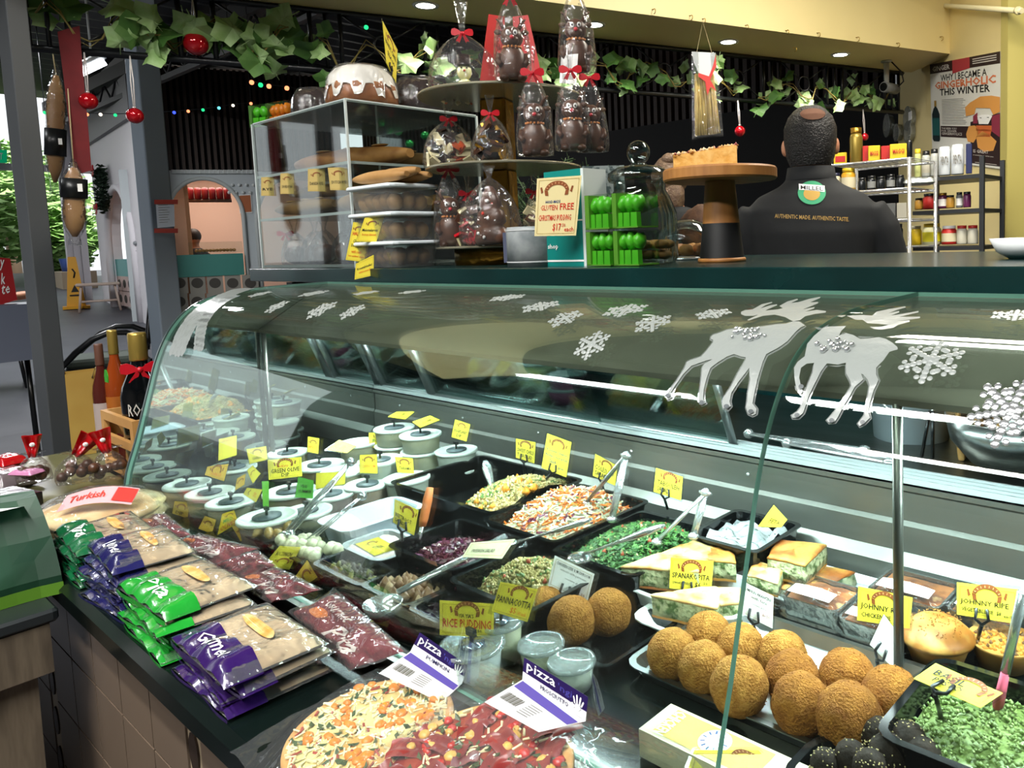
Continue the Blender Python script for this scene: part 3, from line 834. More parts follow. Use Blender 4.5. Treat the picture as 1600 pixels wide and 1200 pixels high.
def dense(poly, step=5.0):
 out = []
 for i in range(len(poly)):
  a = poly[i]; b = poly[(i + 1) % len(poly)]; n = max(1, int(math.hypot(b[0] - a[0], b[1] - a[1]) / step))
  for k in range(n): out.append((a[0] + (b[0] - a[0]) * k / n, a[1] + (b[1] - a[1]) * k / n))
 return out
def decal_mesh(polys, off):
 """flat outlines in photo pixels laid onto the curved glass; triangles split so they follow the curve"""
 bm = bmesh.new()
 for poly in polys:
  pts = poly
  tri = tessellate_polygon([[Vector((x, y, 0)) for x, y in pts]])
  vs = [bm.verts.new((x, y, 0)) for x, y in pts]
  for t in tri:
   try: bm.faces.new([vs[i] for i in t])
   except Exception: pass
 for it in range(3):
  es = [e for e in bm.edges if e.calc_length() > 12]
  if not es: break
  bmesh.ops.subdivide_edges(bm, edges=es, cuts=1)
  bmesh.ops.triangulate(bm, faces=bm.faces[:])
 bm.verts.index_update()
 vs = []
 for v in bm.verts:
  p = glass_hit(v.co.x, v.co.y, off); vs.append(p if p is not None else Vector((X1, .9, 1.13)))
 fs = []
 for f in bm.faces:
  i = [v.index for v in f.verts]; n = (vs[i[1]] - vs[i[0]]).cross(vs[i[2]] - vs[i[0]])
  if n.dot(CAM - vs[i[0]]) < 0: i = i[::-1]
  fs.append(i)
 bm.free()
 m = MB(); m.add(vs, fs, True); return m
def grow(poly, d):
 n = len(poly); ar = sum(poly[i][0] * poly[(i + 1) % n][1] - poly[(i + 1) % n][0] * poly[i][1] for i in range(n)); sg = 1 if ar > 0 else -1
 out = []
 for i in range(n):
  a = Vector(poly[i - 1]); b = Vector(poly[i]); c = Vector(poly[(i + 1) % n])
  e1 = (b - a).normalized(); e2 = (c - b).normalized()
  n1 = Vector((e1.y, -e1.x)); n2 = Vector((e2.y, -e2.x)); nn = (n1 + n2)
  nn = nn.normalized() if nn.length > .2 else n1
  out.append(tuple(b + nn * d * sg))
 return out
k1 = 240 / 1309
def zp(l, ox=1020, oy=460, k=k1): return [(ox + x * k, oy + y * k) for x, y in l]
deer1 = zp([(505, 375), (520, 362), (560, 350), (640, 320), (740, 305), (800, 315), (850, 305), (960, 290), (1060, 275), (1140, 270), (1200, 250), (1250, 250), (1300, 285), (1265, 300), (1230, 330), (1150, 420), (1080, 470), (975, 525), (945, 590), (900, 740), (875, 860), (860, 940), (895, 985), (890, 1025), (860, 1040), (825, 1025), (805, 970), (815, 920), (820, 850), (840, 740), (830, 640), (800, 680), (730, 770), (680, 850), (665, 920), (675, 960), (650, 990), (610, 975), (605, 920), (620, 880), (680, 790), (730, 690), (800, 570), (800, 550), (760, 545), (700, 525), (640, 545), (560, 595), (500, 640), (470, 720), (445, 820), (440, 900), (460, 935), (430, 950), (400, 915), (405, 860), (420, 760), (430, 640), (450, 605), (520, 565), (460, 580), (340, 620), (270, 690), (200, 790), (165, 850), (175, 890), (140, 905), (125, 880), (140, 840), (210, 750), (280, 640), (300, 590), (330, 575), (420, 545), (470, 490), (520, 425), (520, 405), (500, 395)])
ant1 = [zp(l) for l in ([(1200, 255), (1130, 215), (1040, 195), (940, 205), (820, 245), (810, 238), (900, 195), (860, 205), (790, 205), (755, 190), (755, 170), (790, 155), (850, 150), (930, 105), (1015, 85), (1020, 92), (960, 115), (920, 140), (1010, 112), (1060, 105), (1060, 115), (1000, 140), (960, 160), (1060, 150), (1110, 140), (1080, 120), (1150, 80), (1230, 58), (1240, 65), (1180, 95), (1250, 85), (1330, 60), (1430, 40), (1425, 52), (1340, 90), (1410, 85), (1410, 97), (1330, 130), (1280, 150), (1380, 130), (1375, 143), (1300, 170), (1400, 155), (1480, 165), (1475, 178), (1380, 190), (1300, 210), (1260, 240)],)]
deer2 = zp([(300, 285), (330, 230), (380, 205), (480, 205), (520, 215), (560, 200), (640, 215), (700, 225), (720, 235), (640, 260), (560, 290), (520, 330), (500, 370), (560, 350), (620, 365), (680, 400), (760, 395), (840, 385), (900, 400), (950, 430), (1000, 470), (1000, 490), (960, 500), (930, 510), (880, 580), (820, 640), (820, 700), (840, 745), (800, 830), (770, 930), (755, 1020), (770, 1060), (720, 1110), (680, 1130), (665, 1110), (690, 1080), (720, 1040), (740, 950), (755, 850), (765, 790), (745, 740), (710, 700), (690, 690), (710, 740), (640, 800), (590, 890), (530, 990), (500, 1050), (470, 1095), (420, 1100), (400, 1080), (440, 1040), (490, 980), (550, 890), (610, 790), (600, 750), (565, 690), (560, 600), (490, 615), (400, 605), (350, 670), (300, 770), (250, 870), (215, 980), (200, 1020), (160, 1060), (110, 1060), (100, 1040), (150, 1010), (180, 970), (200, 890), (240, 780), (280, 680), (290, 600), (230, 605), (180, 640), (165, 720), (180, 790), (200, 840), (180, 860), (140, 810), (125, 720), (120, 640), (150, 590), (210, 545), (220, 490), (230, 440), (290, 370), (360, 310), (420, 280), (380, 300), (320, 300)], 1220, 460)
ant2 = [zp(l, 1220, 460) for l in ([(560, 205), (700, 200), (780, 205), (820, 170), (920, 150), (1060, 125), (1065, 135), (980, 160), (920, 185), (1010, 165), (1010, 178), (940, 205), (1040, 190), (1175, 165), (1175, 178), (1080, 200), (1010, 215), (1190, 215), (1185, 228), (1060, 245), (990, 255), (1100, 245), (1100, 258), (1000, 285), (960, 310), (860, 325), (800, 320), (760, 300), (860, 300), (920, 285), (830, 275), (740, 270), (700, 240), (640, 240)],)]
for nm, body, ant, lab in (('reindeer_decal', deer1, ant1, 'silver white reindeer sticker on the glass beside the joint, facing the other reindeer'), ('reindeer_decal', deer2, ant2, 'silver white reindeer sticker across the glass joint with one foreleg raised')):
 c = glass_hit(body[0][0], body[0][1])
 t = thing(nm, lab, 'decal', tuple(c))
 obj('clear_rim', decal_mesh([dense(grow(body, 2.6))], .0018), DECALE, t)
 obj('body', decal_mesh([dense(body)], .0030), DECAL, t)
 obj('antlers', decal_mesh([dense(a) for a in ant], .0034), DECAL, t)
 xs = [p[0] for p in body]; ys = [p[1] for p in body]
 for hx, hy in (((1046, 620), (1099, 631), (1138, 637), (1176, 645)) if body is deer1 else ((1248, 651), (1302, 659), (1350, 662), (1254, 607))):
  obj('hoof', decal_mesh([circ(hx, hy, 4.2, 3.4, 10)], .0042), mat('decal_hoof', '#3c4446', .3), t)
 m = MB()
 cx, cy = (1170, 527) if body is deer1 else (1305, 545)
 for k in range(26):
  a = rnd.uniform(0, 6.28); rr = rnd.uniform(0, 1) ** .5
  p = glass_hit(cx + math.cos(a) * 30 * rr, cy + math.sin(a) * 10 * rr, .0045)
  if p is not None: m.ball(p, rnd.uniform(.0018, .004), 6, 4)
 obj('glitter_beads', m, DECALB, t)
def snowflake(px, py, dia, label, beads=False, rot=0.0):
 p = glass_hit(px, py)
 s0 = glass_s(p); R = dia / 2
 t = thing('snowflake_decal', label, 'decal', tuple(p), 'snowflake stickers on the curved glass')
 m = MB()
 def at(dx, ds, off=.0025): return glass_at(p.x + dx, s0 + ds, off)
 def disc(dx, ds, r, off=.0028):
  pts = [at(dx + r * math.cos(a), ds + r * math.sin(a), off) for a in [2 * PI * i / 8 for i in range(8)]]
  m.add([at(dx, ds, off + r * .5)] + pts, [(0, 1 + i, 1 + (i + 1) % 8) for i in range(8)], True)
 disc(0, 0, R * .2)
 for k in range(6):
  a = rot + k * PI / 3; c, s = math.cos(a), math.sin(a)
  nn = 5
  for j in range(1, nn + 1): disc(c * R * j / nn, s * R * j / nn, R * (.13 if j < nn else .12))
  for sg in (-1, 1):
   a2 = a + sg * .42; disc(math.cos(a2) * R * .62, math.sin(a2) * R * .62, R * .12)
   a2 = a + sg * .26; disc(math.cos(a2) * R * .88, math.sin(a2) * R * .88, R * .10)
   if beads: disc(math.cos(a + sg * .5) * R * .42, math.sin(a + sg * .5) * R * .42, R * .1)
 obj('flake', m, DECALB if beads else DECAL, t)
flk = [(438, 478, .05), (497, 459, .06), (500, 487, .062), (550, 489, .05), (575, 459, .05), (640, 459, .05), (795, 467, .06), (845, 481, .06), (880, 502, .05), (925, 541, .05), (980, 486, .062), (1018, 509, .05), (1113, 494, .046), (1460, 557, .058), (1585, 498, .05), (412, 460, .05)]
for i, (px, py, d) in enumerate(flk):
 snowflake(px, py, d, {925: 'silver snowflake sticker set lower on the glass than its neighbours', 1113: 'silver snowflake sticker beside the antlers of the walking reindeer', 1460: 'silver snowflake sticker behind the reindeer with the raised foreleg', 1585: 'silver snowflake sticker above the large beaded one'}.get(px, 'silver snowflake sticker on the curved front glass'), rot=.2 * i)
snowflake(1582, 636, .066, 'large beaded silver snowflake sticker on the curved glass near the strainer', True, .3)
def lace(pxs, wdt, label):
 m = MB(); pts = [glass_hit(*p) for p in pxs]
 pts = [p for p in pts if p is not None]
 t = thing('lace_decal', label, 'decal', tuple(pts[0]))
 ss = [glass_s(p) for p in pts]; xs_ = [p.x for p in pts]
 n = 60
 for i in range(n):
  f = i / n * (len(pts) - 1); k = int(f); u = f - k
  s = ss[k] + (ss[min(k + 1, len(ss) - 1)] - ss[k]) * u; x = xs_[k] + (xs_[min(k + 1, len(xs_) - 1)] - xs_[k]) * u
  for j in range(5):
   if (i * 3 + j * 2) % 7 == 0: continue
   dx = (j - 2) * wdt / 5 + wdt * .03 * math.sin(i * 1.7); r = wdt * (.15 if (i + j) % 3 else .11)
   q = [glass_at(x + dx + r * math.cos(a), s + r * math.sin(a), .0025) for a in [2 * PI * h / 7 for h in range(7)]]
   m.add(q, [tuple(range(7))], False)
 obj('lace', m, DECAL, t)
lace([(385, 452), (345, 468), (310, 492), (290, 520), (278, 552)], .085, 'white lace strip sticker down the glass at the mirrored end')
lace([(360, 466), (330, 488), (315, 510), (312, 548)], .05, 'narrow white lace strip sticker beside the wide one')
# ================================================================== food in the case
ZD = ZL                                    # deck level
def rrect(x0, x1, y0, y1, r, z, n=3):
 o = []
 for (cx, cy, a0) in ((x1 - r, y1 - r, 0), (x0 + r, y1 - r, 90), (x0 + r, y0 + r, 180), (x1 - r, y0 + r, 270)):
  for k in range(n + 1):
   a = math.radians(a0 + 90 * k / n); o.append((cx + r * math.cos(a), cy + r * math.sin(a), z))
 return o
def open_box(m, x0, x1, y0, y1, z0, h, th=.003, flare=.012, r=.012, lip=.006, zi=None):
 """thin-walled open container with flared sides and a turned lip"""
 f = flare
 rings = [rrect(x0 + f, x1 - f, y0 + f, y1 - f, r, z0), rrect(x0, x1, y0, y1, r, z0 + h - .002), rrect(x0 - lip, x1 + lip, y0 - lip, y1 + lip, r + lip, z0 + h - .002),
   rrect(x0 - lip, x1 + lip, y0 - lip, y1 + lip, r + lip, z0 + h), rrect(x0 + th, x1 - th, y0 + th, y1 - th, r, z0 + h), rrect(x0 + f + th, x1 - f - th, y0 + f + th, y1 - f - th, r, z0 + th if zi is None else zi)]
 m.loft(rings, True, True, False)
 return m
def tray(name, label, x0, x1, y0, y1, h, mt, z0=None, flare=.012, r=.012, lip=.006, th=.003, cat='tray', group=None):
 m = MB(); open_box(m, x0, x1, y0, y1, ZD + .0005 if z0 is None else z0, h, th, flare, r, lip)
 t = thing(name, label, cat, ((x0 + x1) / 2, (y0 + y1) / 2, ZD if z0 is None else z0), group)
 obj('body', m, mt, t)
 return t
def bit(m, p, d, l, w, th, mi):
 """one sliver of food lying along d"""
 d = d.normalized(); u = Vector((rnd.uniform(-1, 1), rnd.uniform(-1, 1), rnd.uniform(-.2, 1))); s = d.cross(u)
 s = s.normalized() if s.length > 1e-3 else d.orthogonal().normalized(); n = d.cross(s)
 a, b, c = d * l / 2, s * w / 2, n * th / 2
 vs = [p - a - b - c, p + a - b - c, p + a + b - c, p - a + b - c, p - a - b + c, p + a - b + c, p + a + b + c, p - a + b + c]
 m.add(vs, [(0, 3, 2, 1), (4, 5, 6, 7), (0, 1, 5, 4), (1, 2, 6, 5), (2, 3, 7, 6), (3, 0, 4, 7)], False, mi)
def octa(m, p, r, mi):
 rr = [r * rnd.uniform(.7, 1.25) for _ in range(3)]
 vs = [p + Vector(v) for v in ((rr[0], 0, 0), (-rr[0], 0, 0), (0, rr[1], 0), (0, -rr[1], 0), (0, 0, rr[2]), (0, 0, -rr[2]))]
 m.add(vs, [(0, 2, 4), (2, 1, 4), (1, 3, 4), (3, 0, 4), (2, 0, 5), (1, 2, 5), (3, 1, 5), (0, 3, 5)], True, mi)
def leaf(m, p, r, mi):
 a = rnd.uniform(0, 6.28); u = Vector((math.cos(a), math.sin(a), rnd.uniform(-.4, .6))).normalized(); v = u.cross(Vector((rnd.uniform(-.6, .6), rnd.uniform(-.6, .6), 1))).normalized(); n = u.cross(v)
 m.add([p + u * r, p + v * r * .6 + n * r * .3, p - u * r, p - v * r * .6 + n * r * .3, p], [(0, 1, 4), (1, 2, 4), (2, 3, 4), (3, 0, 4)], False, mi)
def heap(name, label, cat, rect, z0, zp, mats, bits, peak=(.5, .5), base=0, rough=.006, fill=.55):
 """mounded salad: rect footprint, z0 edge level, zp peak level. bits: (kind, slot, count, size...)"""
 x0, x1, y0, y1 = rect; m = MB(); sd_ = rnd.uniform(0, 90)
 def hgt(u, v):
  du = (u - peak[0]) / max(peak[0], 1 - peak[0]); dv = (v - peak[1]) / max(peak[1], 1 - peak[1])
  k = max(0, 1 - (du * du * .9 + dv * dv * .9)); k = k ** .8
  return z0 + (zp - z0) * k + rough * noise.noise(Vector((u * 7 + sd_, v * 7, sd_)))
 m.grid(lambda u, v: (x0 + (x1 - x0) * u, y0 + (y1 - y0) * v, hgt(u, v) - .003), 16, 12, True, base)
 for b in bits:
  for i in range(b[2]):
   u, v = rnd.random(), rnd.random()
   p = Vector((x0 + (x1 - x0) * u, y0 + (y1 - y0) * v, hgt(u, v) + rnd.uniform(-.002, .003)))
   if b[0] == 'sliver':
    a = rnd.uniform(0, 6.28); bit(m, p + Vector((0, 0, .001)), Vector((math.cos(a), math.sin(a), rnd.uniform(-.5, .5))), b[3] * rnd.uniform(.5, 1.2), b[4], b[5], b[1])
   elif b[0] == 'grain': octa(m, p, b[3] * rnd.uniform(.7, 1.3), b[1])
   else: leaf(m, p + Vector((0, 0, .002)), b[3] * rnd.uniform(.6, 1.3), b[1])
 return obj(name, m, mats, None, label, cat, kind='stuff')
QUIN = mat('quinoa', '#b49a5c', .7, col2='#c9b47c', scale=60)
QUIN2 = mat('quinoa_pale', '#d8c896', .7)
PUMP = mat('roast_pumpkin', '#d98b1e', .5)
ROCK = mat('salad_green', '#4f7a2a', .5, col2='#355a1c', scale=40)
PARS = mat('parsley', '#2c5a22', .5, col2='#1f4a1a', scale=50)
PARS2 = mat('parsley_light', '#4d7c38', .5)
CARR = mat('carrot', '#e07a2a', .45)
CABB = mat('cabbage', '#dfe3c2', .45)
PURP = mat('red_cabbage', '#6b2450', .4)
BEET = mat('beetroot', '#3d0f1d', .3, col2='#571525', scale=40)
FETA = mat('feta', '#e9e2c4', .6)
TOMA = mat('tomato', '#b0432a', .4)
FREEK = mat('freekeh', '#8c7d44', .6, col2='#a8985a', scale=50)
tray('salad_tray', 'long black salad tray of pumpkin quinoa salad', -1.575, -1.215, .915, 1.165, .075, BLACKG)
heap('quinoa_salad', 'pumpkin quinoa salad heaped in the long black tray', 'salad', (-1.40, -1.225, .93, 1.15), .655, .715, [QUIN, QUIN2, PUMP, ROCK], [('grain', 1, 900, .0032), ('grain', 0, 900, .0035), ('leaf', 3, 160, .008), ('grain', 2, 34, .010)], peak=(.75, .55))
tray('salad_tray', 'black salad tray heaped with carrot coleslaw', -1.20, -1.0, .885, 1.14, .075, BLACKG)
heap('coleslaw', 'carrot and cabbage coleslaw heaped in its black tray', 'salad', (-1.19, -1.01, .895, 1.13), .672, .73, [CABB, CARR, PURP, ROCK], [('sliver', 0, 700, .022, .003, .0015), ('sliver', 1, 620, .022, .0028, .002), ('sliver', 2, 150, .018, .003, .0015), ('leaf', 3, 90, .006)], peak=(.5, .5))
tray('salad_tray', 'black salad tray full of green tabouleh', -.985, -.80, .87, 1.10, .07, BLACKG)
heap('tabouleh', 'green parsley tabouleh salad in its black tray', 'salad', (-.975, -.81, .88, 1.09), .672, .705, [PARS, PARS2, TOMA, QUIN2], [('leaf', 0, 1500, .006), ('leaf', 1, 1100, .006), ('grain', 2, 60, .005), ('grain', 3, 260, .0025)])
tray('salad_tray', 'black salad tray of dark beetroot salad', -1.25, -1.06, .715, .868, .07, BLACKG)
heap('beetroot_salad', 'dark beetroot salad with feta in its black tray', 'salad', (-1.24, -1.07, .725, .858), .655, .678, [BEET, FETA, PURP, ROCK], [('sliver', 0, 500, .018, .005, .003), ('sliver', 2, 260, .016, .004, .002), ('grain', 1, 26, .006), ('leaf', 3, 26, .006)])
tray('salad_tray', 'black salad tray of freekeh grain salad', -1.045, -.855, .70, .852, .065, BLACKG)
heap('grain_salad', 'green brown freekeh grain salad heaped in a black tray', 'salad', (-1.035, -.865, .71, .842), .655, .70, [FREEK, QUIN2, ROCK, TOMA], [('grain', 0, 1200, .0036), ('grain', 1, 420, .003), ('leaf', 2, 200, .006), ('grain', 3, 24, .004)], peak=(.5, .6))
def flat_arm(m, pts, w, th):
 pts = [Vector(p) for p in pts]
 m.tube(pts, w, 8, flat=th / w)
def tongs(label, hinge, tip1, tip2, w=.009):
 hinge, tip1, tip2 = Vector(hinge), Vector(tip1), Vector(tip2)
 t = thing('serving_tongs', label, 'tongs', tuple((tip1 + tip2) / 2))
 for tp in (tip1, tip2):
  mid = hinge.lerp(tp, .5); m = MB()
  m.tube([hinge, mid, tp], [w * .75, w, w * .8], 8, flat=.35)
  d = (tp - hinge).normalized()
  m.ball(tp + d * .006, (w * 1.1, w * 1.1, w * .7), 8, 6)
  obj('arm', m, CHROME, t)
 m = MB(); m.ball(hinge, w * .95, 8, 6); m.tube([hinge - Vector((.012, 0, 0)), hinge + Vector((.012, 0, 0))], .003, 6); obj('hinge', m, CHROME, t)
 return t
def spoon(label, a, b, w0=.006, w1=.012, hole=True, name='serving_spoon', mt=None):
 a, b = Vector(a), Vector(b); t = thing(name, label, 'spoon', tuple(b))
 n = 8; m = MB(); rs = [w1 * .5, w1, w1 * .95, w1 * .7, w0, w0 * .8, w0 * .8, w0]
 m.tube([a.lerp(b, i / (n - 1)) for i in range(n)], rs, 10, flat=.45); obj('handle', m, mt or CHROME, t)
 m = MB(); d = (b - a).normalized(); m.ball(b + d * .012 - Vector((0, 0, .004)), (.022, .022, .008), 12, 6); obj('bowl', m, mt or CHROME, t)
 return t
tongs('steel tongs standing open in the coleslaw', PY(978, 712, 1.02), PY(918, 783, 1.02), PY(957, 806, .97))
tongs('steel tongs stuck upright in the tabouleh', PY(1102, 770, 1.02), PY(1030, 843, .97), PY(1085, 832, .99))
spoon('steel spoon with a punched handle standing in the quinoa salad', PY(758, 720, 1.04), PY(776, 790, 1.02), .005, .011)
spoon('steel spoon resting across the tabouleh', PY(1035, 822, .86), PY(912, 866, .86), .006, .013)
spoon('steel spoon resting on the coleslaw tray edge', PY(922, 812, .862), PY(812, 846, .862), .006, .012)
t = thing('steel_ladle', 'steel ladle lying across the marinated mushroom tray', 'ladle', tuple(PZ(610, 950, .67)))
a = PZ(622, 925, .70); b = PZ(790, 838, .735)
m = MB(); m.tube([a, a.lerp(b, .5), b], [.007, .008, .009], 10, flat=.5); obj('handle', m, CHROME, t)
m = MB(); c = PZ(598, 945, .672); m.lathe([(.001, -.022), (.016, -.020), (.026, -.010), (.030, .004), (.029, .004), (.024, -.009), (.015, -.018), (.001, -.020)], tuple(c), 20, cap0=False, cap1=False); obj('bowl', m, CHROME, t)
tongs('long steel tongs leaning on the white tray', PY(548, 722, .80), PY(446, 832, .66), PY(456, 830, .665), .010)
tongs('long steel tongs resting in the white cheese balls', PY(566, 775, .76), PY(462, 858, .655), PY(470, 858, .66), .010)
t = thing('spatula', 'spatula with a bright orange handle in the pale tub', 'spatula', tuple(PY(655, 830, .80)))
m = MB(); a = PY(672, 762, .80); b = PY(660, 822, .78); m.tube([a, a.lerp(b, .3), a.lerp(b, .8), b], [.007, .0095, .009, .007], 10, flat=.7); obj('handle', m, mat('orange_silicone', '#f08a50', .4), t)
m = MB(); m.tube([b, b + Vector((-.008, -.01, -.04))], .004, 8); obj('shaft', m, CHROME, t)
CRUMB = mat('golden_crumb', '#8f5818', .8, col2='#b5803a', scale=90, lo=.3, hi=.72, bump=.7, bscale=330, spec=.25)
CRUMB2 = mat('brown_crumb', '#7c4510', .8, col2='#a36a26', scale=80, lo=.3, hi=.72, bump=.7, bscale=330, spec=.25)
TRAYAL = mat('baking_tray', '#b4b8b7', .3, 1, col2='#a3a7a6', scale=14)
t = tray('baking_tray', 'shallow aluminium baking tray carrying eleven crumbed rice balls', -.70, -.345, .742, .965, .02, TRAYAL, flare=.008, r=.02, lip=.006)
m = MB(); m.box((-.522, .853, ZD + .0045), (.32, .19, .001)); obj('baking_paper', m, mat('baking_paper', '#e3e4e0', .5), t)
def crumb_ball(px, py, z, r, mt, label, group, seed):
 c = PZ(px, py, z + r)
 m = MB(); m.ball(tuple(c), (r, r, r * 1.0), 24, 16, amp=.05, fr=2.2, seed=seed, flatbase=r * .96)
 for i in range(90):                       # clinging crumbs
  a = rnd.uniform(0, 6.28); h = rnd.uniform(-.8, 1); q = math.sqrt(max(0, 1 - h * h))
  octa(m, c + Vector((q * math.cos(a), q * math.sin(a), h)) * r * 1.0, r * .035, 0)
 return obj('rice_ball', m, mt, None, label, 'rice ball', group)
av = [(1050, 1022, .0345, 0), (1106, 992, .033, 0), (1099, 1043, .0345, 0), (1157, 1013, .034, 0), (1155, 1072, .037, 0), (1222, 1026, .034, 0), (1238, 1060, .035, 1), (1252, 1100, .0365, 1), (1324, 1060, .0365, 1), (1326, 1121, .0395, 1), (1392, 1092, .038, 1)]
for i, (px, py, r, k) in enumerate(av):
 crumb_ball(px, py, ZD + .005, r, (CRUMB, CRUMB2)[k], ('golden crumbed rice ball on the silver baking tray', 'browner crumbed rice ball on the silver baking tray')[k], 'rice balls on the baking tray', i)
tray('black_tray', 'flat black tray holding three golden rice balls', -.93, -.715, .715, .875, .02, BLACKG, flare=.006, r=.008, lip=.004)
for i, (px, py, r) in enumerate(((853, 948, .031), (893, 970, .036), (951, 956, .035))):
 crumb_ball(px, py, ZD + .005, r, CRUMB, 'golden crumbed rice ball on the flat black tray', 'rice balls on the black tray', 20 + i)
FILO = mat('filo_golden', '#b9772c', .5, col2='#e0c284', scale=24, lo=.36, hi=.56, bump=.3, bscale=40)
FILOB = mat('filo_browned', '#94511a', .45, col2='#cf9a4c', scale=22, lo=.38, hi=.62, bump=.3, bscale=40)
SPIN = mat('spinach_filling', '#b9bb92', .6, col2='#4f6432', scale=90, lo=.48, hi=.62, bump=.6)
def wedge(label, pts, z0, h, seed, top=None, name='spanakopita_wedge'):
 """pastry slab on outline pts (world xy); filling layer below, crust above"""
 pts = [Vector(p) for p in pts]; c = sum((Vector(p) for p in pts), Vector((0, 0))) / len(pts)
 t = thing(name, label, 'pastry', (c.x, c.y, z0))
 d = []
 for i in range(len(pts)):
  a, b = pts[i], pts[(i + 1) % len(pts)]
  for k in range(8): d.append(a.lerp(b, k / 8))
 def ring(z, s, am): return [tuple(c + (p - c) * (s + am * noise.noise(Vector((p.x * 60, p.y * 60, z * 60 + seed))))) + (z + .0025 * noise.noise(Vector((p.x * 40, p.y * 40, seed))),) for p in d]
 m = MB(); m.loft([ring(z0, 1, .02), ring(z0 + h * .4, 1.02, .04), ring(z0 + h * .88, 1.0, .04)], True, False, True); obj('filling', m, SPIN, t)
 m = MB(); m.loft([ring(z0 + h * .85, 1.01, .05), ring(z0 + h * .93, 1.02, .05), ring(z0 + h * 1.0, .93, .05), ring(z0 + h * 1.07, .7, .08), ring(z0 + h * 1.03, .45, .08), ring(z0 + h * 1.08, .2, .05), ring(z0 + h * 1.06, .04, .02)], True, True, True); obj('crust', m, top or FILO, t)
 m = MB(); m.loft([ring(z0 - .002, 1.0, .02), ring(z0 + h * .05, 1.01, .02)], True, True); obj('base_crust', m, FILOB, t)
 return t
def plate(label, cx, cy, lx, ly, rot, z=None, h=.014):
 z = ZD + .0005 if z is None else z
 t = thing('white_plate', label, 'plate', (cx, cy, z)); m = MB(); m.at(TR((cx, cy, 0), rot)); open_box(m, -lx / 2, lx / 2, -ly / 2, ly / 2, z, h, .004, .018, min(lx, ly) * .3, .004); obj('body', m, WHITEP, t); return t
plate('white rounded plate under the larger spanakopita wedges', -.755, .955, .27, .15, -.05, h=.04)
def PW(l, z): return [tuple(PZ(x, y, z)[:2]) for x, y in l]
zp_ = ZD + .043
wedge('large spanakopita wedge with flaky top on white plate', PW([(972, 916), (1092, 925), (1120, 885), (1090, 872)], zp_), zp_, .036, 1)
wedge('browned spanakopita piece behind the large wedge', PW([(1085, 902), (1150, 908), (1145, 878), (1095, 868)], zp_), zp_, .034, 2, FILOB)
plate('white square plate with a spanakopita wedge', -.685, .880, .19, .085, 0, h=.022)
wedge('smaller spanakopita wedge with pale top and green filling', PW([(1020, 962), (1122, 985), (1135, 955), (1120, 948)], ZD + .024), ZD + .024, .036, 3)
wedge('golden pastry end beside the smaller spanakopita wedge', PW([(1120, 978), (1160, 972), (1160, 950), (1122, 948)], ZD + .024), ZD + .024, .034, 4)
t = tray('white_tray', 'white tray of spanakopita squares beside the foil lasagnes', -.70, -.50, 1.02, 1.165, .025, WHITEP, flare=.01)
wedge('golden spanakopita square lying flat in the white tray', PW([(1165, 922), (1260, 945), (1335, 910), (1240, 888)], ZD + .02), ZD + .006, .034, 5, FILOB, 'spanakopita_square')
wedge('spanakopita square with a cut corner in the white tray', PW([(1168, 915), (1215, 928), (1225, 905), (1180, 890)], ZD + .045), ZD + .042, .022, 6, FILO, 'spanakopita_square')
wedge('spanakopita square stacked on top of the others', PW([(1200, 895), (1258, 908), (1292, 875), (1215, 868)], ZD + .055), ZD + .048, .036, 7, FILOB, 'spanakopita_square')
FOIL = mat('foil', '#c6cac9', .25, 1, bump=.3, bscale=80)
LASA = mat('browned_cheese', '#b06a34', .5, col2='#6e3418', scale=22, lo=.42, hi=.56, col3='#d9b87c', bump=.3)
tray('baking_tray', 'aluminium baking tray under the wrapped foil lasagnes', -.605, -.40, .985, 1.165, .018, TRAYAL, flare=.008, r=.02)
def lasagne(label, x0, x1, y0, y1, z, h, lab=True):
 t = thing('foil_lasagne', label, 'lasagne', ((x0 + x1) / 2, (y0 + y1) / 2, z), 'wrapped foil lasagnes')
 m = MB(); n = 40; per = rrect(x0, x1, y0, y1, .012, 0, 9)
 c = Vector(((x0 + x1) / 2, (y0 + y1) / 2))
 def ring(s, zz, cr): return [(c.x + (p[0] - c.x) * (s + (cr if i % 2 else 0)), c.y + (p[1] - c.y) * (s + (cr if i % 2 else 0)), zz) for i, p in enumerate(per)]
 m.loft([ring(.84, z, .01), ring(.98, z + h - .003, .02), ring(1.04, z + h - .003, 0), ring(1.04, z + h, 0), ring(.97, z + h, 0), ring(.95, z + h - .008, 0)], True, False); obj('foil_dish', m, FOIL, t)
 m = MB(); m.grid(lambda u, v: (x0 + .004 + (x1 - x0 - .008) * u, y0 + .004 + (y1 - y0 - .008) * v, z + h - .006 + .008 * math.sin(PI * u) * math.sin(PI * v) + .003 * noise.noise(Vector((u * 5 + x0 * 50, v * 5, 1)))), 14, 12); obj('filling', m, LASA, t)
 m = MB(); m.grid(lambda u, v: (x0 - .006 + (x1 - x0 + .012) * u, y0 - .006 + (y1 - y0 + .012) * v, z + h + .005 + .006 * math.sin(PI * u) * math.sin(PI * v) + .003 * noise.noise(Vector((u * 9 + x0 * 30, v * 9, 4)))), 18, 14)
 m.grid(lambda u, v: (x0 - .006 + (x1 - x0 + .012) * u, y0 - .006 - .006 * v * noise.noise(Vector((u * 12, v * 4, x0))), z + h + .005 - (h) * v), 18, 6); obj('film_wrap', m, film('lasagne_film', '#ffffff', .35, .03, .08, bump=.7, bscale=40, haze=.015), t)
 if lab:
  m = MB(); a = .3; m.grid(lambda u, v: (x0 + (x1 - x0) * (.1 + .75 * u), y0 + (y1 - y0) * (.06 + .3 * v), z + h + .0075 + .005 * math.sin(PI * (.1 + .75 * u)) * math.sin(PI * (.06 + .3 * v))), 6, 3); obj('paper_label', m, WHITE, t)
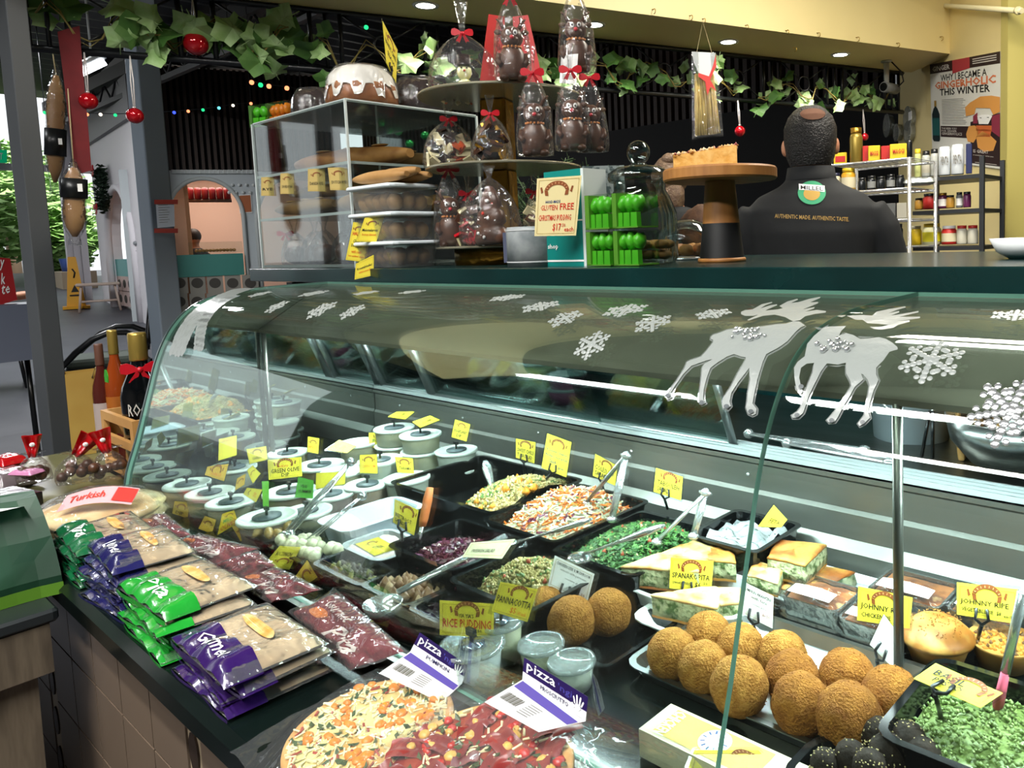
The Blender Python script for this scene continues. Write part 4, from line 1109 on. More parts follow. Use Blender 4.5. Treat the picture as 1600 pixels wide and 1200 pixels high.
lasagne('wrapped foil lasagne with a dark browned top beside the spanakopita tray', -.60, -.505, .985, 1.075, ZD + .004, .045)
lasagne('wrapped foil lasagne behind, with a white paper label', -.495, -.385, 1.07, 1.165, ZD + .004, .05)
lasagne('wrapped foil lasagne in front with a crimped foil side showing', -.50, -.405, .98, 1.06, ZD + .004, .04)
lasagne('wrapped foil lasagne nearest the vegetable pie ticket', -.375, -.28, 1.075, 1.165, ZD + .0005, .055)
PIE = mat('pie_pastry', '#b98a44', .6, col2='#a06c2a', scale=18, bump=.2)
PIET = mat('pie_top', '#a2621e', .5, col2='#c99a52', scale=30, lo=.4, hi=.65, bump=.3)
def pie(px, py, label, closed):
 c = PZ(px, py, ZD + .006); t = thing('round_pie', label, 'pie', tuple(c))
 m = MB(); m.lathe([(.001, 0), (.034, 0), (.045, .03), (.047, .034)], tuple(c), 32, fl=lambda a, z: 1 + .012 * math.sin(5 * a + z * 90)); obj('case', m, PIE, t)
 m = MB()
 if closed:
  m.lathe([(.049, .031), (.050, .036), (.046, .042), (.034, .053), (.018, .059), (.001, .060)], tuple(c), 32, cap1=False, fl=lambda a, z: 1 + .02 * math.sin(3 * a + 1));
  for i in range(130):
   a = rnd.uniform(0, 6.28); r = .042 * math.sqrt(rnd.random()); octa(m, c + Vector((r * math.cos(a), r * math.sin(a), .061 - 5.2 * r * r)), .0012, 0)
  obj('lid', m, PIET, t)
 else:
  m.lathe([(.044, .030), (.03, .033), (.001, .034)], tuple(c), 28, cap0=False, cap1=False)
  for i in range(120):
   a = rnd.uniform(0, 6.28); r = .041 * math.sqrt(rnd.random()); octa(m, c + Vector((r * math.cos(a), r * math.sin(a), .034)), .0045, rnd.choice((0, 1, 1)))
  obj('filling', m, [mat('roast_filling', '#5d3a18', .4), mat('curry_filling', '#b8741e', .45)], t)
pie(1464, 1030, 'round pie with a sesame topped golden lid', True)
pie(1568, 1035, 'open vegetable pie with browned filling', False)
px0 = PZ(1440, 1092, .69)
t = tray('pesto_tub', 'deep black tub of green basil pesto', -.325, -.12, .725, .905, .075, BLACKG, cat='tub', r=.02)
PEST = mat('pesto', '#56682c', .4, col2='#74884a', scale=50, bump=.6)
heap('basil_pesto', 'green basil pesto filling the deep black tub', 'pesto', (-.315, -.13, .735, .895), .672, .682, [PEST, mat('pesto_pale', '#86985c', .4)], [('grain', 0, 700, .003), ('grain', 1, 300, .002)])
t = thing('spatula', 'pink spatula with a clear handle standing in the pesto', 'spatula', tuple(PZ(1565, 1105, .68)))
a = PZ(1560, 1100, .684); b = PY(1585, 985, .86)
m = MB(); m.tube([a, a.lerp(b, .45)], [.012, .009], 10, flat=.5); obj('blade', m, mat('pink_silicone', '#e0617c', .45), t)
m = MB(); m.tube([a.lerp(b, .42), b, b + (b - a) * .5], .0055, 10); obj('handle', m, CHROME, t)
t = tray('black_tub', 'black tub heaped with dark sesame energy balls', -.40, -.255, .645, .745, .035, BLACKG, cat='tub', r=.03)
SEED = mat('cocoa_ball', '#1c140f', .75, col2='#2a1e16', scale=60, bump=.6, spec=.2); SESA = mat('sesame_seed', '#d9c088', .6)
for i, (px, py, r, z) in enumerate(((1290, 1195, .017, .645), (1330, 1185, .019, .65), (1372, 1150, .020, .655), (1387, 1178, .021, .66), (1418, 1160, .022, .66), (1440, 1185, .022, .655), (1360, 1200, .019, .66), (1478, 1196, .018, .645))):
 c = PZ(px, py, z + r * .5); m = MB(); m.ball(tuple(c), r, 14, 10, amp=.06, seed=i)
 for k in range(26 if i % 2 else 60):
  a_ = rnd.uniform(0, 6.28); h = rnd.uniform(-.2, 1); q = math.sqrt(1 - h * h); octa(m, c + Vector((q * math.cos(a_), q * math.sin(a_), h)) * r * 1.0, .0011, 1)
 obj('energy_ball', m, [SEED, SESA], None, ('dark cocoa energy ball with few seeds in black tub', 'dark energy ball rolled in pale sesame in black tub')[0 if i % 2 else 1], 'energy ball', 'energy balls in the black tub')
CARDB = mat('cream_carton', '#ddd0ae', .5); YEL2 = mat('yellow_print', '#dcb93a', .45)
def pie_box():
 x0, x1, y0, y1 = -.575, -.385, .625, .685; z = ZD + .001; h = .034
 t = thing('pie_carton', 'cream and yellow chicken pie carton behind the glass', 'carton', ((x0 + x1) / 2, (y0 + y1) / 2, z))
 m = MB(); m.box(((x0 + x1) / 2, (y0 + y1) / 2, z + h / 2), (x1 - x0, y1 - y0, h)); obj('carton', m, CARDB, t)
 fn = quadmap([(x0, y1, z + h), (x1, y1, z + h), (x1, y0, z + h), (x0, y0, z + h)], .0006)
 m = MB(); uvpoly(m, fn, [(.08, .1), (.8, .1), (.8, .92), (.08, .92)]); obj('yellow_panel', m, YEL2, t)
 m = MB(); uvpoly(m, fn, circ(.45, .55, .10, .34, 24), k=1.6); obj('roundel', m, WHITE, t)
 m = MB();
 for i in range(12):
  a = 2 * PI * i / 12; c_, s_ = math.cos(a), math.sin(a); uvpoly(m, fn, [(.45 + .06 * c_ - .006 * s_, .55 + .2 * s_ - .01), (.45 + .06 * c_ + .006 * s_, .55 + .2 * s_ + .02), (.45 + .088 * c_ + .006 * s_, .55 + .30 * s_ + .02), (.45 + .088 * c_ - .006 * s_, .55 + .30 * s_ - .01)], k=2.2)
 obj('roundel_print', m, INKB, t)
 f2 = lambda u, v: fn(.08 + v * .12, .88 - u * .8, 2.4)
 m = MB(); put_text(m, 'CHICKEN', f2, 0, .05, 1, .75, bold=.02); obj('lettering', m, WHITE, t)
pie_box()
tray('black_tub', 'square black tub against the steel back holding bagged cheese', -.80, -.665, 1.02, 1.165, .09, BLACKG, cat='tub', flare=.008)
m = MB(); m.grid(lambda u, v: (-.79 + .11 * u, 1.03 + .12 * v, ZD + .078 + .022 * noise.noise(Vector((u * 5, v * 5, 2)))), 16, 14); obj('cheese_bag', m, film('milky_bag', '#e4e8e8', .8, .1, .1, bump=.8, haze=.5, hazecol='#cfd6d6'), None, 'crumpled milky plastic bag in the square black tub', 'bag')
tray('white_tray', 'empty white rectangular tray among the dips', -1.53, -1.417, .72, .895, .055, mat('white_melamine', '#dfeaf2', .25), r=.02, cat='tray')
tray('black_tray', 'black tray of pickled peppers by the front glass', -1.70, -1.555, .628, .70, .03, BLACKG)
PICK = mat('pickled_pepper', '#9c7c3c', .35, col2='#9a7a3c', scale=20)
for i in range(14):
 p = Vector((-1.695 + .13 * rnd.random(), .632 + .06 * rnd.random(), ZD + .030 + .012 * rnd.random())); a = rnd.uniform(0, 6.28); d = Vector((math.cos(a), math.sin(a), .2)) * .02
 m = MB(); m.tube([p - d, p - d * .3, p + d * .5, p + d], [.003, .009, .008, .002], 8); obj('pickled_pepper', m, PICK, None, 'tan pickled pepper piled in the black tray', 'pepper', 'pickled peppers in the black tray')
tray('black_tray', 'black tray of small white cheese balls', -1.545, -1.37, .63, .705, .03, BLACKG)
BOCC = mat('white_cheese', '#e3dfbd', .4)
for i in range(24):
 p = Vector((-1.53 + .145 * rnd.random(), .642 + .05 * rnd.random(), ZD + .030 + .012 * rnd.random()))
 m = MB(); m.ball(tuple(p), .0115, 10, 8, amp=.08, seed=i); obj('cheese_ball', m, BOCC, None, 'small white cheese ball in the black tray', 'cheese', 'cheese balls in the black tray')
tray('black_tray', 'black tray of stuffed olives by the front glass', -1.36, -1.20, .63, .695, .04, BLACKG)
heap('olive_mix', 'brown olive mix in a small black tray', 'olives', (-1.35, -1.21, .637, .688), ZD + .02, ZD + .03, [mat('olive_brown', '#3a2a1e', .3), mat('olive_green', '#6d6a32', .3)], [('grain', 0, 60, .008), ('grain', 1, 40, .008)])
tray('black_tray', 'black tray of marinated mushrooms under the ladle', -1.19, -1.06, .628, .71, .045, BLACKG)
MUSH = mat('mushroom', '#6b4a30', .35, col2='#8d6a48', scale=20)
heap('marinated_mushrooms', 'brown marinated mushrooms in the black tray', 'mushrooms', (-1.18, -1.07, .636, .703), ZD + .03, ZD + .045, [MUSH, mat('mushroom_pale', '#a58a68', .35)], [('grain', 0, 50, .012), ('grain', 1, 30, .011)])
tray('black_tray', 'black tray of grilled eggplant slices', -1.05, -.94, .628, .695, .045, BLACKG)
heap('grilled_eggplant', 'dark grilled eggplant slices in oil', 'eggplant', (-1.04, -.95, .636, .688), ZD + .03, ZD + .04, [mat('eggplant', '#2c1a20', .25), mat('chilli_red', '#8a2a22', .3), ROCK], [('sliver', 0, 60, .03, .012, .003), ('grain', 1, 20, .005), ('leaf', 2, 20, .006)])
t = thing('dip_tray', 'clear rectangular tub of pale pink tuna mix beside the beetroot', 'tub', (-1.28, .76, ZD))
m = MB(); open_box(m, -1.40, -1.262, .70, .80, ZD + .001, .04, .003, .01, .02, .005); obj('body', m, mat('pale_tub', '#b4b9bb', .3), t)
m = MB(); m.grid(lambda u, v: (-1.392 + .122 * u, .708 + .084 * v, ZD + .034 + .008 * noise.noise(Vector((u * 6, v * 6, 3)))), 12, 10); obj('filling', m, mat('tuna_mix', '#b9a097', .5, col2='#d9c9bc', scale=40, bump=.5), t)
TUBW = film('frosted_tub', '#f4f7f4', .2, .03, .2, haze=.16, hazecol='#e6ece4'); LIDW = mat('tub_lid', '#d9e0d6', .35, trans=0)
DISC = mat('grey_disc', '#4c565a', .4)
DIPC = {'cream': '#d6caa0', 'peach': '#d3a987', 'green': '#b7c49a', 'pink': '#c9a4a0', 'orange': '#c08c3c', 'white': '#dfe2d6', 'rose': '#d85c98'}
LOW = 'lower round dip tub carrying another tub in a stack'
def dip_tub(lid_px, z, n, col, label, r=.050, h=.044, peg=True, group='round dip tubs in the case'):
 """stack of n lidded round tubs; the lid of the top one is centred on lid_px at height z"""
 c = PZ(lid_px[0], lid_px[1], z); h = (z - ZD - .001) / n
 for k in range(n):
  zt_ = z - k * h; top = k == 0
  t = thing('dip_tub', label if top else LOW, 'tub', (c.x, c.y, zt_ - h), group)
  m = MB(); m.lathe([(.001, .001), (r * .86, .001), (r * .95, h - .008)], (c.x, c.y, zt_ - h), 24, cap1=False); obj('dip', m, mat('dip_' + col, DIPC[col], .6), t)
  m = MB(); m.lathe([(r * .875, 0), (r * .985, h - .006)], (c.x, c.y, zt_ - h), 24, cap0=False, cap1=False); obj('wall', m, TUBW, t)
  m = MB(); m.lathe([(r * 1.02, -.007), (r * 1.04, -.006), (r * 1.04, -.001), (r * 1.0, 0), (r * .92, -.001), (r * .9, -.003), (.001, -.003)], (c.x, c.y, zt_), 24, cap1=False); obj('lid', m, LIDW, t)
  if top and peg:
   m = MB(); m.lathe([(r * .5, -.002), (r * .5, .001), (.001, .0015)], (c.x, c.y, zt_), 20, cap1=False); obj('peg_disc', m, DISC, t)
   m = MB(); m.tube([(c.x, c.y, zt_), (c.x, c.y, zt_ + .014)], .003, 6); m.box((c.x, c.y, zt_ + .016), (.014, .006, .007)); obj('peg', m, BLACKP, t)
 return c
Z1, Z2, Z3 = ZD + .05, ZD + .095, ZD + .135
dip_tub((449, 706), Z1 + .02, 1, 'cream', 'frosted tub of cream dip behind the green olive dip ticket')
dip_tub((499, 725), Z1 + .02, 1, 'orange', 'round tub of orange pumpkin dip with a grey disc', .056)
dip_tub((267, 742), Z1, 1, 'white', 'white dip tub against the mirrored end')
dip_tub((292, 755), Z1, 1, 'peach', 'peach dip tub next to the mirrored end')
dip_tub((328, 768), Z1, 1, 'green', 'pale green dip tub by the front glass')
dip_tub((361, 782), Z1, 1, 'cream', 'cream dip tub by the front glass')
dip_tub((367, 729), Z1, 1, 'white', 'white dip tub behind the orange ticket')
dip_tub((417, 806), Z1 + .005, 1, 'pink', 'pale pink dip tub carrying a green ticket', .056)
dip_tub((452, 766), Z1 + .01, 1, 'peach', 'peach dip tub below the green olive dip ticket', .055)
dip_tub((478, 797), Z1, 1, 'cream', 'cream dip tub under the crossing tongs')
dip_tub((517, 770), Z1 + .005, 1, 'pink', 'brownish pink dip tub behind the long tongs')
dip_tub((574, 755), Z1 + .01, 1, 'peach', 'peach dip tub beside the white tray')
dip_tub((594, 717), Z2, 2, 'white', 'white dip tub in the pair beside the salad tray')
dip_tub((616, 667), Z3, 3, 'cream', 'cream dip tub topping the stack behind the green lettered ticket')
dip_tub((657, 677), Z3 - .005, 3, 'cream', 'beige dip tub topping the stack beside the long salad tray')
dip_tub((713, 702), Z2, 2, 'white', 'white dip tub topping the stack in the corner of the back panel')
dip_tub((636, 745), Z1 + .02, 1, 'white', 'white dip tub in front of the beige stack', peg=False)
dip_tub((560, 690), Z2, 2, 'cream', 'cream dip tub topping the stack near the mirrored back corner', peg=False)
dip_tub((535, 735), Z1 + .02, 1, 'cream', 'cream dip tub with a pale lid between the taller ones', peg=False)
def cup(px, py, z, r, h, label, col='#ece8d2', fill=.8, peg=False):
 c = PZ(px, py, z); t = thing('dessert_cup', label, 'cup', (c.x, c.y, z - h), 'dessert cups by the front glass')
 m = MB(); m.lathe([(.001, .002), (r * .8, .002), (r * (.8 + .17 * fill), h * fill), (.001, h * fill)], (c.x, c.y, z - h), 24, cap1=False); obj('dessert', m, mat('dessert_' + col[1:], col, .4), t)
 m = MB(); m.lathe([(r * .83, 0), (r, h - .003)], (c.x, c.y, z - h), 24, cap1=False); obj('wall', m, ACRYL, t)
 m = MB(); m.lathe([(r * 1.06, -.006), (r * 1.08, -.003), (r * 1.04, 0), (r * .9, -.001), (r * .86, -.004), (.001, -.004)], (c.x, c.y, z), 24, cap1=False); obj('lid', m, film('cup_lid', '#f2f6f6', .5, .05, .1, haze=.22, hazecol='#e8f0f0'), t)
 if peg:
  m = MB(); m.lathe([(r * .42, -.003), (r * .42, 0), (.001, .001)], (c.x, c.y, z), 18, cap1=False); obj('peg_disc', m, film('clear_disc', '#c0d0e0', .8, .2, .1, haze=.3, hazecol='#9ab0c8'), t)
  m = MB(); m.tube([(c.x, c.y, z), (c.x, c.y, z + .012)], .003, 6); m.box((c.x, c.y, z + .015), (.017, .006, .010)); obj('peg', m, BLACKP, t)
cup(737, 1004, ZD + .062, .042, .06, 'large clear cup of white rice pudding with a black peg', '#e6e8e4', .75, True)
cup(783, 968, ZD + .066, .030, .06, 'clear cup of pannacotta under its ticket', '#e9e3c0', .85, True)
cup(845, 1003, ZD + .045, .031, .045, 'clear cup of pannacotta beside the black tray', '#ece6c6', .85)
cup(893, 1030, ZD + .04, .031, .04, 'clear cup of pannacotta nearest the rice balls', '#e6e6d8', .8)
# ================================================================== tickets in the case
LG = (.5, .76, .5)
sign('yellow spanakopita ticket pinned into a pastry wedge', [(1048, 871), (1115, 877), (1111, 926), (1046, 919)], y=.925, lines=[('SPANAKOPITA', .06, .36, .94, .54), ('(sweet potato)', .07, .14, .5, .28), ('$6', .60, .10, .74, .28), ('.50', .78, .22, .9, .30)], logo=LG, holder=PY(1083, 945, .925))
sign('yellow vegetable pie ticket in a black fork holder', [(1495, 910), (1591, 921), (1589, 975), (1495, 960)], y=.985, lines=[('JOHNNY RIPE', .06, .34, .86, .54), ('VEGETABLE PIE  $8', .08, .14, .74, .28), ('each', .78, .12, .93, .22)], logo=LG, holder=PZ(1525, 1010, ZD + .005))
sign('yellow chicken pie ticket partly behind the pole', [(1341, 916), (1426, 934), (1421, 982), (1339, 969)], y=.955, lines=[('JOHNNY RIPE', .06, .34, .86, .56), ('CHICKEN PIE  $8', .08, .12, .8, .28)], logo=LG)
sign('yellow rice pudding ticket with red lettering on a clear cup', [(687, 938), (772, 944), (771, 997), (687, 992)], y=.612, lines=[("YIA YIA'S", .34, .54, .62, .66), ('RICE PUDDING', .06, .24, .95, .50, INKR), ('$5', .55, .08, .67, .22), ('.50', .68, .14, .78, .22)], logo=(.5, .78, .48), grow=.08)
sign('yellow pannacotta ticket beside the black tray of rice balls', [(782, 909), (840, 921), (824, 972), (768, 955)], y=.645, lines=[('PANNACOTTA', .04, .36, .96, .58), ('$5', .46, .10, .62, .30, INKO), ('.00 each', .66, .12, .9, .24, INKO)], logo=(.58, .80, .5), grow=.08)
sign('small yellow eggplant ticket standing on its corner', [(614, 943), (647, 965), (610, 995), (578, 972)], y=.64, lines=[('char grilled', .12, .50, .9, .66, INKR), ('EGGPLANTS', .10, .18, .92, .42)], logo=(.5, .8, .5))
sign('yellow beetroot salad ticket clipped to the dark beetroot tray', [(617, 780), (654, 797), (647, 837), (614, 816)], y=.73, lines=[('BEETROOT', .08, .32, .8, .48), ('SALAD', .08, .12, .5, .27)], logo=(.6, .78, .55), holder=PY(628, 845, .735))
sign('yellow ticket lying on the pale tuna mix tub', [(555, 850), (591, 839), (621, 857), (585, 868)], y=.70, tilt=62, lines=[('TUNA', .3, .3, .7, .5)], logo=(.5, .75, .4))
sign('pale yellow ticket lying on the ladle over the grain salad', [(736, 848), (805, 842), (784, 873), (722, 870)], y=.71, tilt=60, lines=[('FREEKEH SALAD', .15, .3, .7, .5)], logo=None, card=mat('bleached_card', '#f4f0c4', .3))  # yellow card painted pale for the light falling on it
sign('white printed chicken leek and mushroom card in a black fork', [(867, 868), (929, 897), (917, 944), (856, 915)], y=.80, card=WHITE, border=True, lines=[('CHICKEN LEEK & MUSHROOM', .08, .78, .92, .88), ('arancini with parmesan', .2, .62, .85, .72, INKG), ('contains gluten', .35, .42, .8, .50, INKG), ('$6.50', .68, .14, .9, .24, BROWN)], holder=PY(893, 955, .80))
sign('white printed arancini card in a black fork behind the tray', [(1159, 908), (1209, 932), (1207, 982), (1156, 957)], y=.90, card=WHITE, lines=[('PUMPKIN ARANCINI', .08, .78, .92, .88), ('with feta', .3, .62, .8, .72, INKG), ('contains gluten', .35, .42, .8, .50, INKG), ('$6.50', .68, .22, .9, .32, BROWN)], holder=PZ(1187, 1005, ZD + .005))
sign('small yellow ticket standing on its corner in the black cheese tub', [(1209, 789), (1230, 812), (1221, 824), (1184, 823)], y=1.06, lines=[('FETA', .3, .25, .8, .5)], logo=None)
sign('blank white card turned edge up in a black fork by the pole', [(1381, 960), (1400, 986), (1397, 1046), (1359, 1007)], y=.93, card=WHITE, border=False, holder=PZ(1372, 1055, ZD + .005))
sign('yellow basil pesto ticket clipped flat over the pesto tub', [(1462, 1036), (1567, 1083), (1532, 1106), (1427, 1060)], y=.80, tilt=62, lines=[('BASIL', .12, .5, .58, .78), ('PESTO', .2, .22, .62, .46)], logo=(.62, .72, .5), holder=PZ(1470, 1120, ZD + .06))
sign('yellow chicken pie ticket lying on the pie carton', [(1085, 1172), (1185, 1172), (1225, 1215), (1070, 1215)], y=.645, tilt=50, lines=[('CHICKEN PIE', .2, .3, .8, .5)], logo=(.72, .72, .4), holder=None)
sign('yellow sweet chilli tuna salad ticket leaning on the steel back', [(806, 685), (837, 691), (835, 724), (806, 715)], y=1.15, lines=[('SWEET CHILLI', .08, .36, .92, .54), ('TUNA SALAD', .08, .12, .86, .30)], logo=(.5, .78, .6), sleeve=True, holder=PY(820, 745, 1.15))
sign('tall yellow pumpkin quinoa salad ticket on a clear stem', [(855, 677), (893, 691), (885, 746), (846, 731)], y=1.10, lines=[('Pumpkin, Quinoa,', .1, .52, .92, .62, INKB), ('Rocket, Onion & Feta', .08, .38, .95, .48, INKB), ('Salad', .25, .24, .5, .34, INKB), ('$3.90', .62, .12, .85, .2, INKB)], logo=(.5, .82, .55), holder=PY(842, 760, 1.10))
sign('yellow coleslaw salad ticket behind the open tongs', [(930, 709), (965, 728), (961, 759), (926, 743)], y=1.14, lines=[('COLESLAW', .06, .36, .9, .58), ('SALAD', .08, .1, .6, .3)], logo=(.55, .8, .5), holder=PY(945, 770, 1.14))
sign('yellow tabouleh salad ticket leaning on the steel back', [(1025, 731), (1067, 745), (1064, 782), (1021, 768)], y=1.12, lines=[('TABOULEH', .1, .36, .9, .56), ('SALAD', .12, .1, .55, .3)], logo=(.55, .8, .55), holder=PY(1043, 795, 1.12))
DP = [
 ('yellow green olive dip ticket marked new', [(418, 719), (471, 714), (472, 744), (420, 750)], .80, [('NEW', .3, .56, .6, .68, INKO), ('GREEN OLIVE', .08, .30, .92, .52), ('DIP', .38, .1, .62, .27)], (.5, .78, .5), YELLOW),
 ('yellow dip ticket with green lettering on the cream stack', [(576, 676), (616, 675), (618, 699), (577, 700)], 1.06, [('POPEYES', .14, .34, .86, .58, mat('green_ink', '#1c6b2c', .5)), ('DIP', .36, .1, .62, .28)], (.5, .78, .5), YELLOW),
 ('yellow spicy dip ticket on the corner stack', [(711, 655), (735, 663), (729, 690), (705, 683)], 1.10, [('EGGPLANT', .1, .36, .9, .52), ('DIP', .3, .12, .6, .28)], (.5, .78, .5), YELLOW),
 ('yellow dip ticket lying on the cream stack', [(606, 651), (620, 643), (648, 643), (633, 655)], 1.10, [('HUMMUS', .3, .3, .8, .5)], None, YELLOW),
 ('yellow dip ticket lying on the beige stack', [(644, 659), (672, 649), (687, 656), (657, 668)], 1.09, [('DIP', .3, .3, .8, .5)], None, YELLOW),
 ('yellow dip ticket with orange writing on the tub beside the white tray', [(562, 711), (589, 710), (590, 740), (562, 739)], .88, [('CAPSICUM', .12, .3, .88, .46, INKO)], (.5, .75, .55), YELLOW),
 ('yellow dip ticket with dark writing in front of the beige stack', [(617, 714), (645, 716), (647, 740), (621, 738)], .98, [('TARAMA', .15, .2, .85, .4)], (.5, .72, .6), YELLOW),
 ('small yellow ticket standing behind the orange dip tub', [(481, 682), (499, 685), (497, 709), (480, 706)], .95, [('BEETROOT', .1, .25, .9, .42, INKO)], (.5, .7, .6), YELLOW),
 ('pale ticket lying on the cream stack near the mirrored back', [(509, 702), (530, 687), (556, 697), (542, 708)], .93, [('DIP', .3, .3, .7, .5, INKO)], (.5, .72, .4), YELLOW),
 ('plain olive green ticket on the white tub at the mirrored end', [(247, 692), (285, 696), (284, 722), (247, 720)], .69, [], None, mat('olive_card', '#7c9044', .5)),
 ('yellow ticket with red heading above the white dip tub', [(342, 686), (370, 680), (370, 711), (341, 720)], .78, [('EXTRA HOT', .2, .78, .85, .9, INKR)], None, YELLOW),
 ('orange yellow ticket tilted over the green dip tub', [(324, 729), (357, 725), (350, 752), (320, 742)], .72, [('CHILLI', .25, .2, .75, .4, INKO)], (.5, .72, .5), mat('amber_card', '#e0b43c', .5)),
 ('yellow ticket on the white dip tub beside the pole', [(385, 702), (416, 697), (418, 718), (390, 725)], .80, [('GARLIC', .2, .2, .7, .4)], (.5, .72, .5), YELLOW),
 ('narrow amber ticket tilted between the dips', [(370, 748), (384, 740), (382, 757), (367, 767)], .70, [], (.5, .6, .7), mat('amber_card', '#e0b43c', .5)),
 ('small yellow ticket on its corner between the dips', [(386, 735), (395, 727), (407, 740), (395, 756)], .73, [], (.5, .6, .6), YELLOW),
 ('small yellow ticket leaning on the cream dip tub', [(380, 772), (386, 762), (410, 765), (400, 785)], .69, [('DIP', .3, .2, .7, .4, INKO)], (.5, .7, .5), YELLOW),
 ('bright green ticket standing on the pink dip tub', [(409, 752), (420, 752), (420, 792), (411, 792)], .685, [], None, mat('lime_card', '#7fcf4a', .5)),
 ('green hummus ticket beside the long tongs', [(466, 745), (490, 751), (489, 779), (461, 777)], .74, [('VEG', .2, .52, .6, .68), ('HUMMUS', .12, .26, .88, .42)], None, GREENC),
 ('plain yellow ticket behind the long tongs', [(494, 739), (540, 737), (539, 756), (493, 764)], .80, [], None, YELLOW),
 ('amber ticket leaning by the wrapped bread', [(273, 783), (297, 785), (293, 810), (269, 802)], .62, [('DIP', .2, .1, .7, .3)], (.5, .65, .6), mat('amber_card', '#e0b43c', .5)),
 ('small amber ticket in the pickles beside the striped one', [(320, 806), (338, 812), (331, 834), (310, 826)], .62, [], (.5, .6, .6), mat('amber_card', '#e0b43c', .5)),
 ('yellow green and orange ticket among the pickles', [(347, 803), (366, 797), (372, 817), (340, 836)], .625, [('MILD', .2, .45, .8, .65, GREENC), ('OLIVES', .1, .1, .9, .35, INKR)], (.6, .8, .5), mat('sun_card', '#f0c81e', .5)),
 ('small amber ticket beside the tan peppers', [(362, 822), (380, 820), (393, 836), (376, 846)], .625, [], (.5, .6, .6), mat('amber_card', '#e0b43c', .5)),
 ('yellow ticket tilted over the white cheese balls', [(437, 853), (470, 855), (452, 890), (410, 885)], .615, [('BOCCONCINI', .12, .55, .8, .75)], (.6, .35, .5), YELLOW),
 ('small yellow ticket on its corner in the olive tray', [(462, 900), (480, 875), (496, 902), (476, 915)], .615, [], (.5, .55, .6), mat('amber_card', '#e0b43c', .5)),
]
for lab, q, y, ln, lg, cd_ in DP:
 flat = 'lying' in lab
 sign(lab, q, y=y, tilt=60 if flat else 12, lines=ln, logo=lg, card=cd_, border=bool(lg), holder=None)
# ================================================================== things on the green counter
ZC = 1.1702
from mathutils.bvhtree import BVHTree
def side_dir(p):
 """unit vectors (right, toward shopper) for a thing at p that faces the camera"""
 f_ = CAM - Vector(p); f_.z = 0; f_.normalize(); return Vector((-f_.y, f_.x, 0)), f_
CHOC = mat('milk_chocolate', '#5a3a28', .35, col2='#4a2e20', scale=20)
CHOCD = mat('dark_chocolate', '#2b1a14', .25, col2='#1f120e', scale=30)
GOLD = mat('gold_foil', '#a8802c', .3, .85, col2='#8a6420', scale=9, bump=.5, bscale=30)
IVORY = mat('white_chocolate', '#e6dcae', .45)
def bow(parent, p, s, r=None, name='bow'):
 r = r or side_dir(p)[0]; up = Vector((0, 0, 1)); f_ = r.cross(up) * -1
 p = Vector(p); m = MB()
 for sg in (-1, 1):
  lp = [(.04, .06), (.3, .30), (.62, .46), (.92, .40), (1.0, .12), (.95, -.14), (.66, -.22), (.32, -.12), (.04, -.06)]
  m.prism([(x * s * sg, y * s) for x, y in lp], s * .14, fn=lambda x, y, z: tuple(p + r * x + up * y + f_ * (z + .10 * abs(x))))
  tl = [(.0, -.02), (.18, -.05), (.62, -.72), (.40, -.70), (.30, -.86), (.06, -.3)]
  m.prism([(x * s * sg, y * s) for x, y in tl], s * .05, fn=lambda x, y, z: tuple(p + r * x + up * y + f_ * (z + .15 * abs(y))))
 m.ball(p + f_ * s * .1, s * .2, 8, 6)
 return obj(name, m, RIBBON, parent)
def cello_bag(parent, base, w, d, h, neck, tail=.06, seed=0, mt=None, rot=0.0, name='cellophane_bag'):
 """gathered clear bag: wide pillow narrowing to a tied neck, with a flared tail"""
 prof = [(1.0, 0), (1.06, .10), (1.04, .3), (.95, .5), (.78, .68), (.52, .84), (.28, .94), (neck, 1.0), (neck * 1.6, 1.0 + tail * .4 / h), (neck * 3.2, 1.0 + tail / h)]
 m = MB(); n = 36; rings = []
 for (k, t) in prof:
  rg = []
  for i in range(n):
   a = 2 * PI * i / n
   f_ = 1 + .10 * noise.noise(Vector((math.cos(a) * 2.6 + seed, math.sin(a) * 2.6, t * 2))) + (.10 if t > .75 else .03) * math.sin(i * PI)
   c = Vector((math.cos(a) * w / 2 * k * f_, math.sin(a) * d / 2 * k * f_, 0)); c.rotate(Matrix.Rotation(rot, 3, 'Z'))
   rg.append((base[0] + c.x, base[1] + c.y, base[2] + h * t))
  rings.append(rg)
 m.loft(rings, True, False, True)
 return obj(name, m, mt or CELLO, parent)
ZA, ZB, ZE = 1.215, 1.432, 1.628
def tier(p): p.z = min((ZA, ZB, ZE), key=lambda z: abs(z - p.z)) + .0075; return p
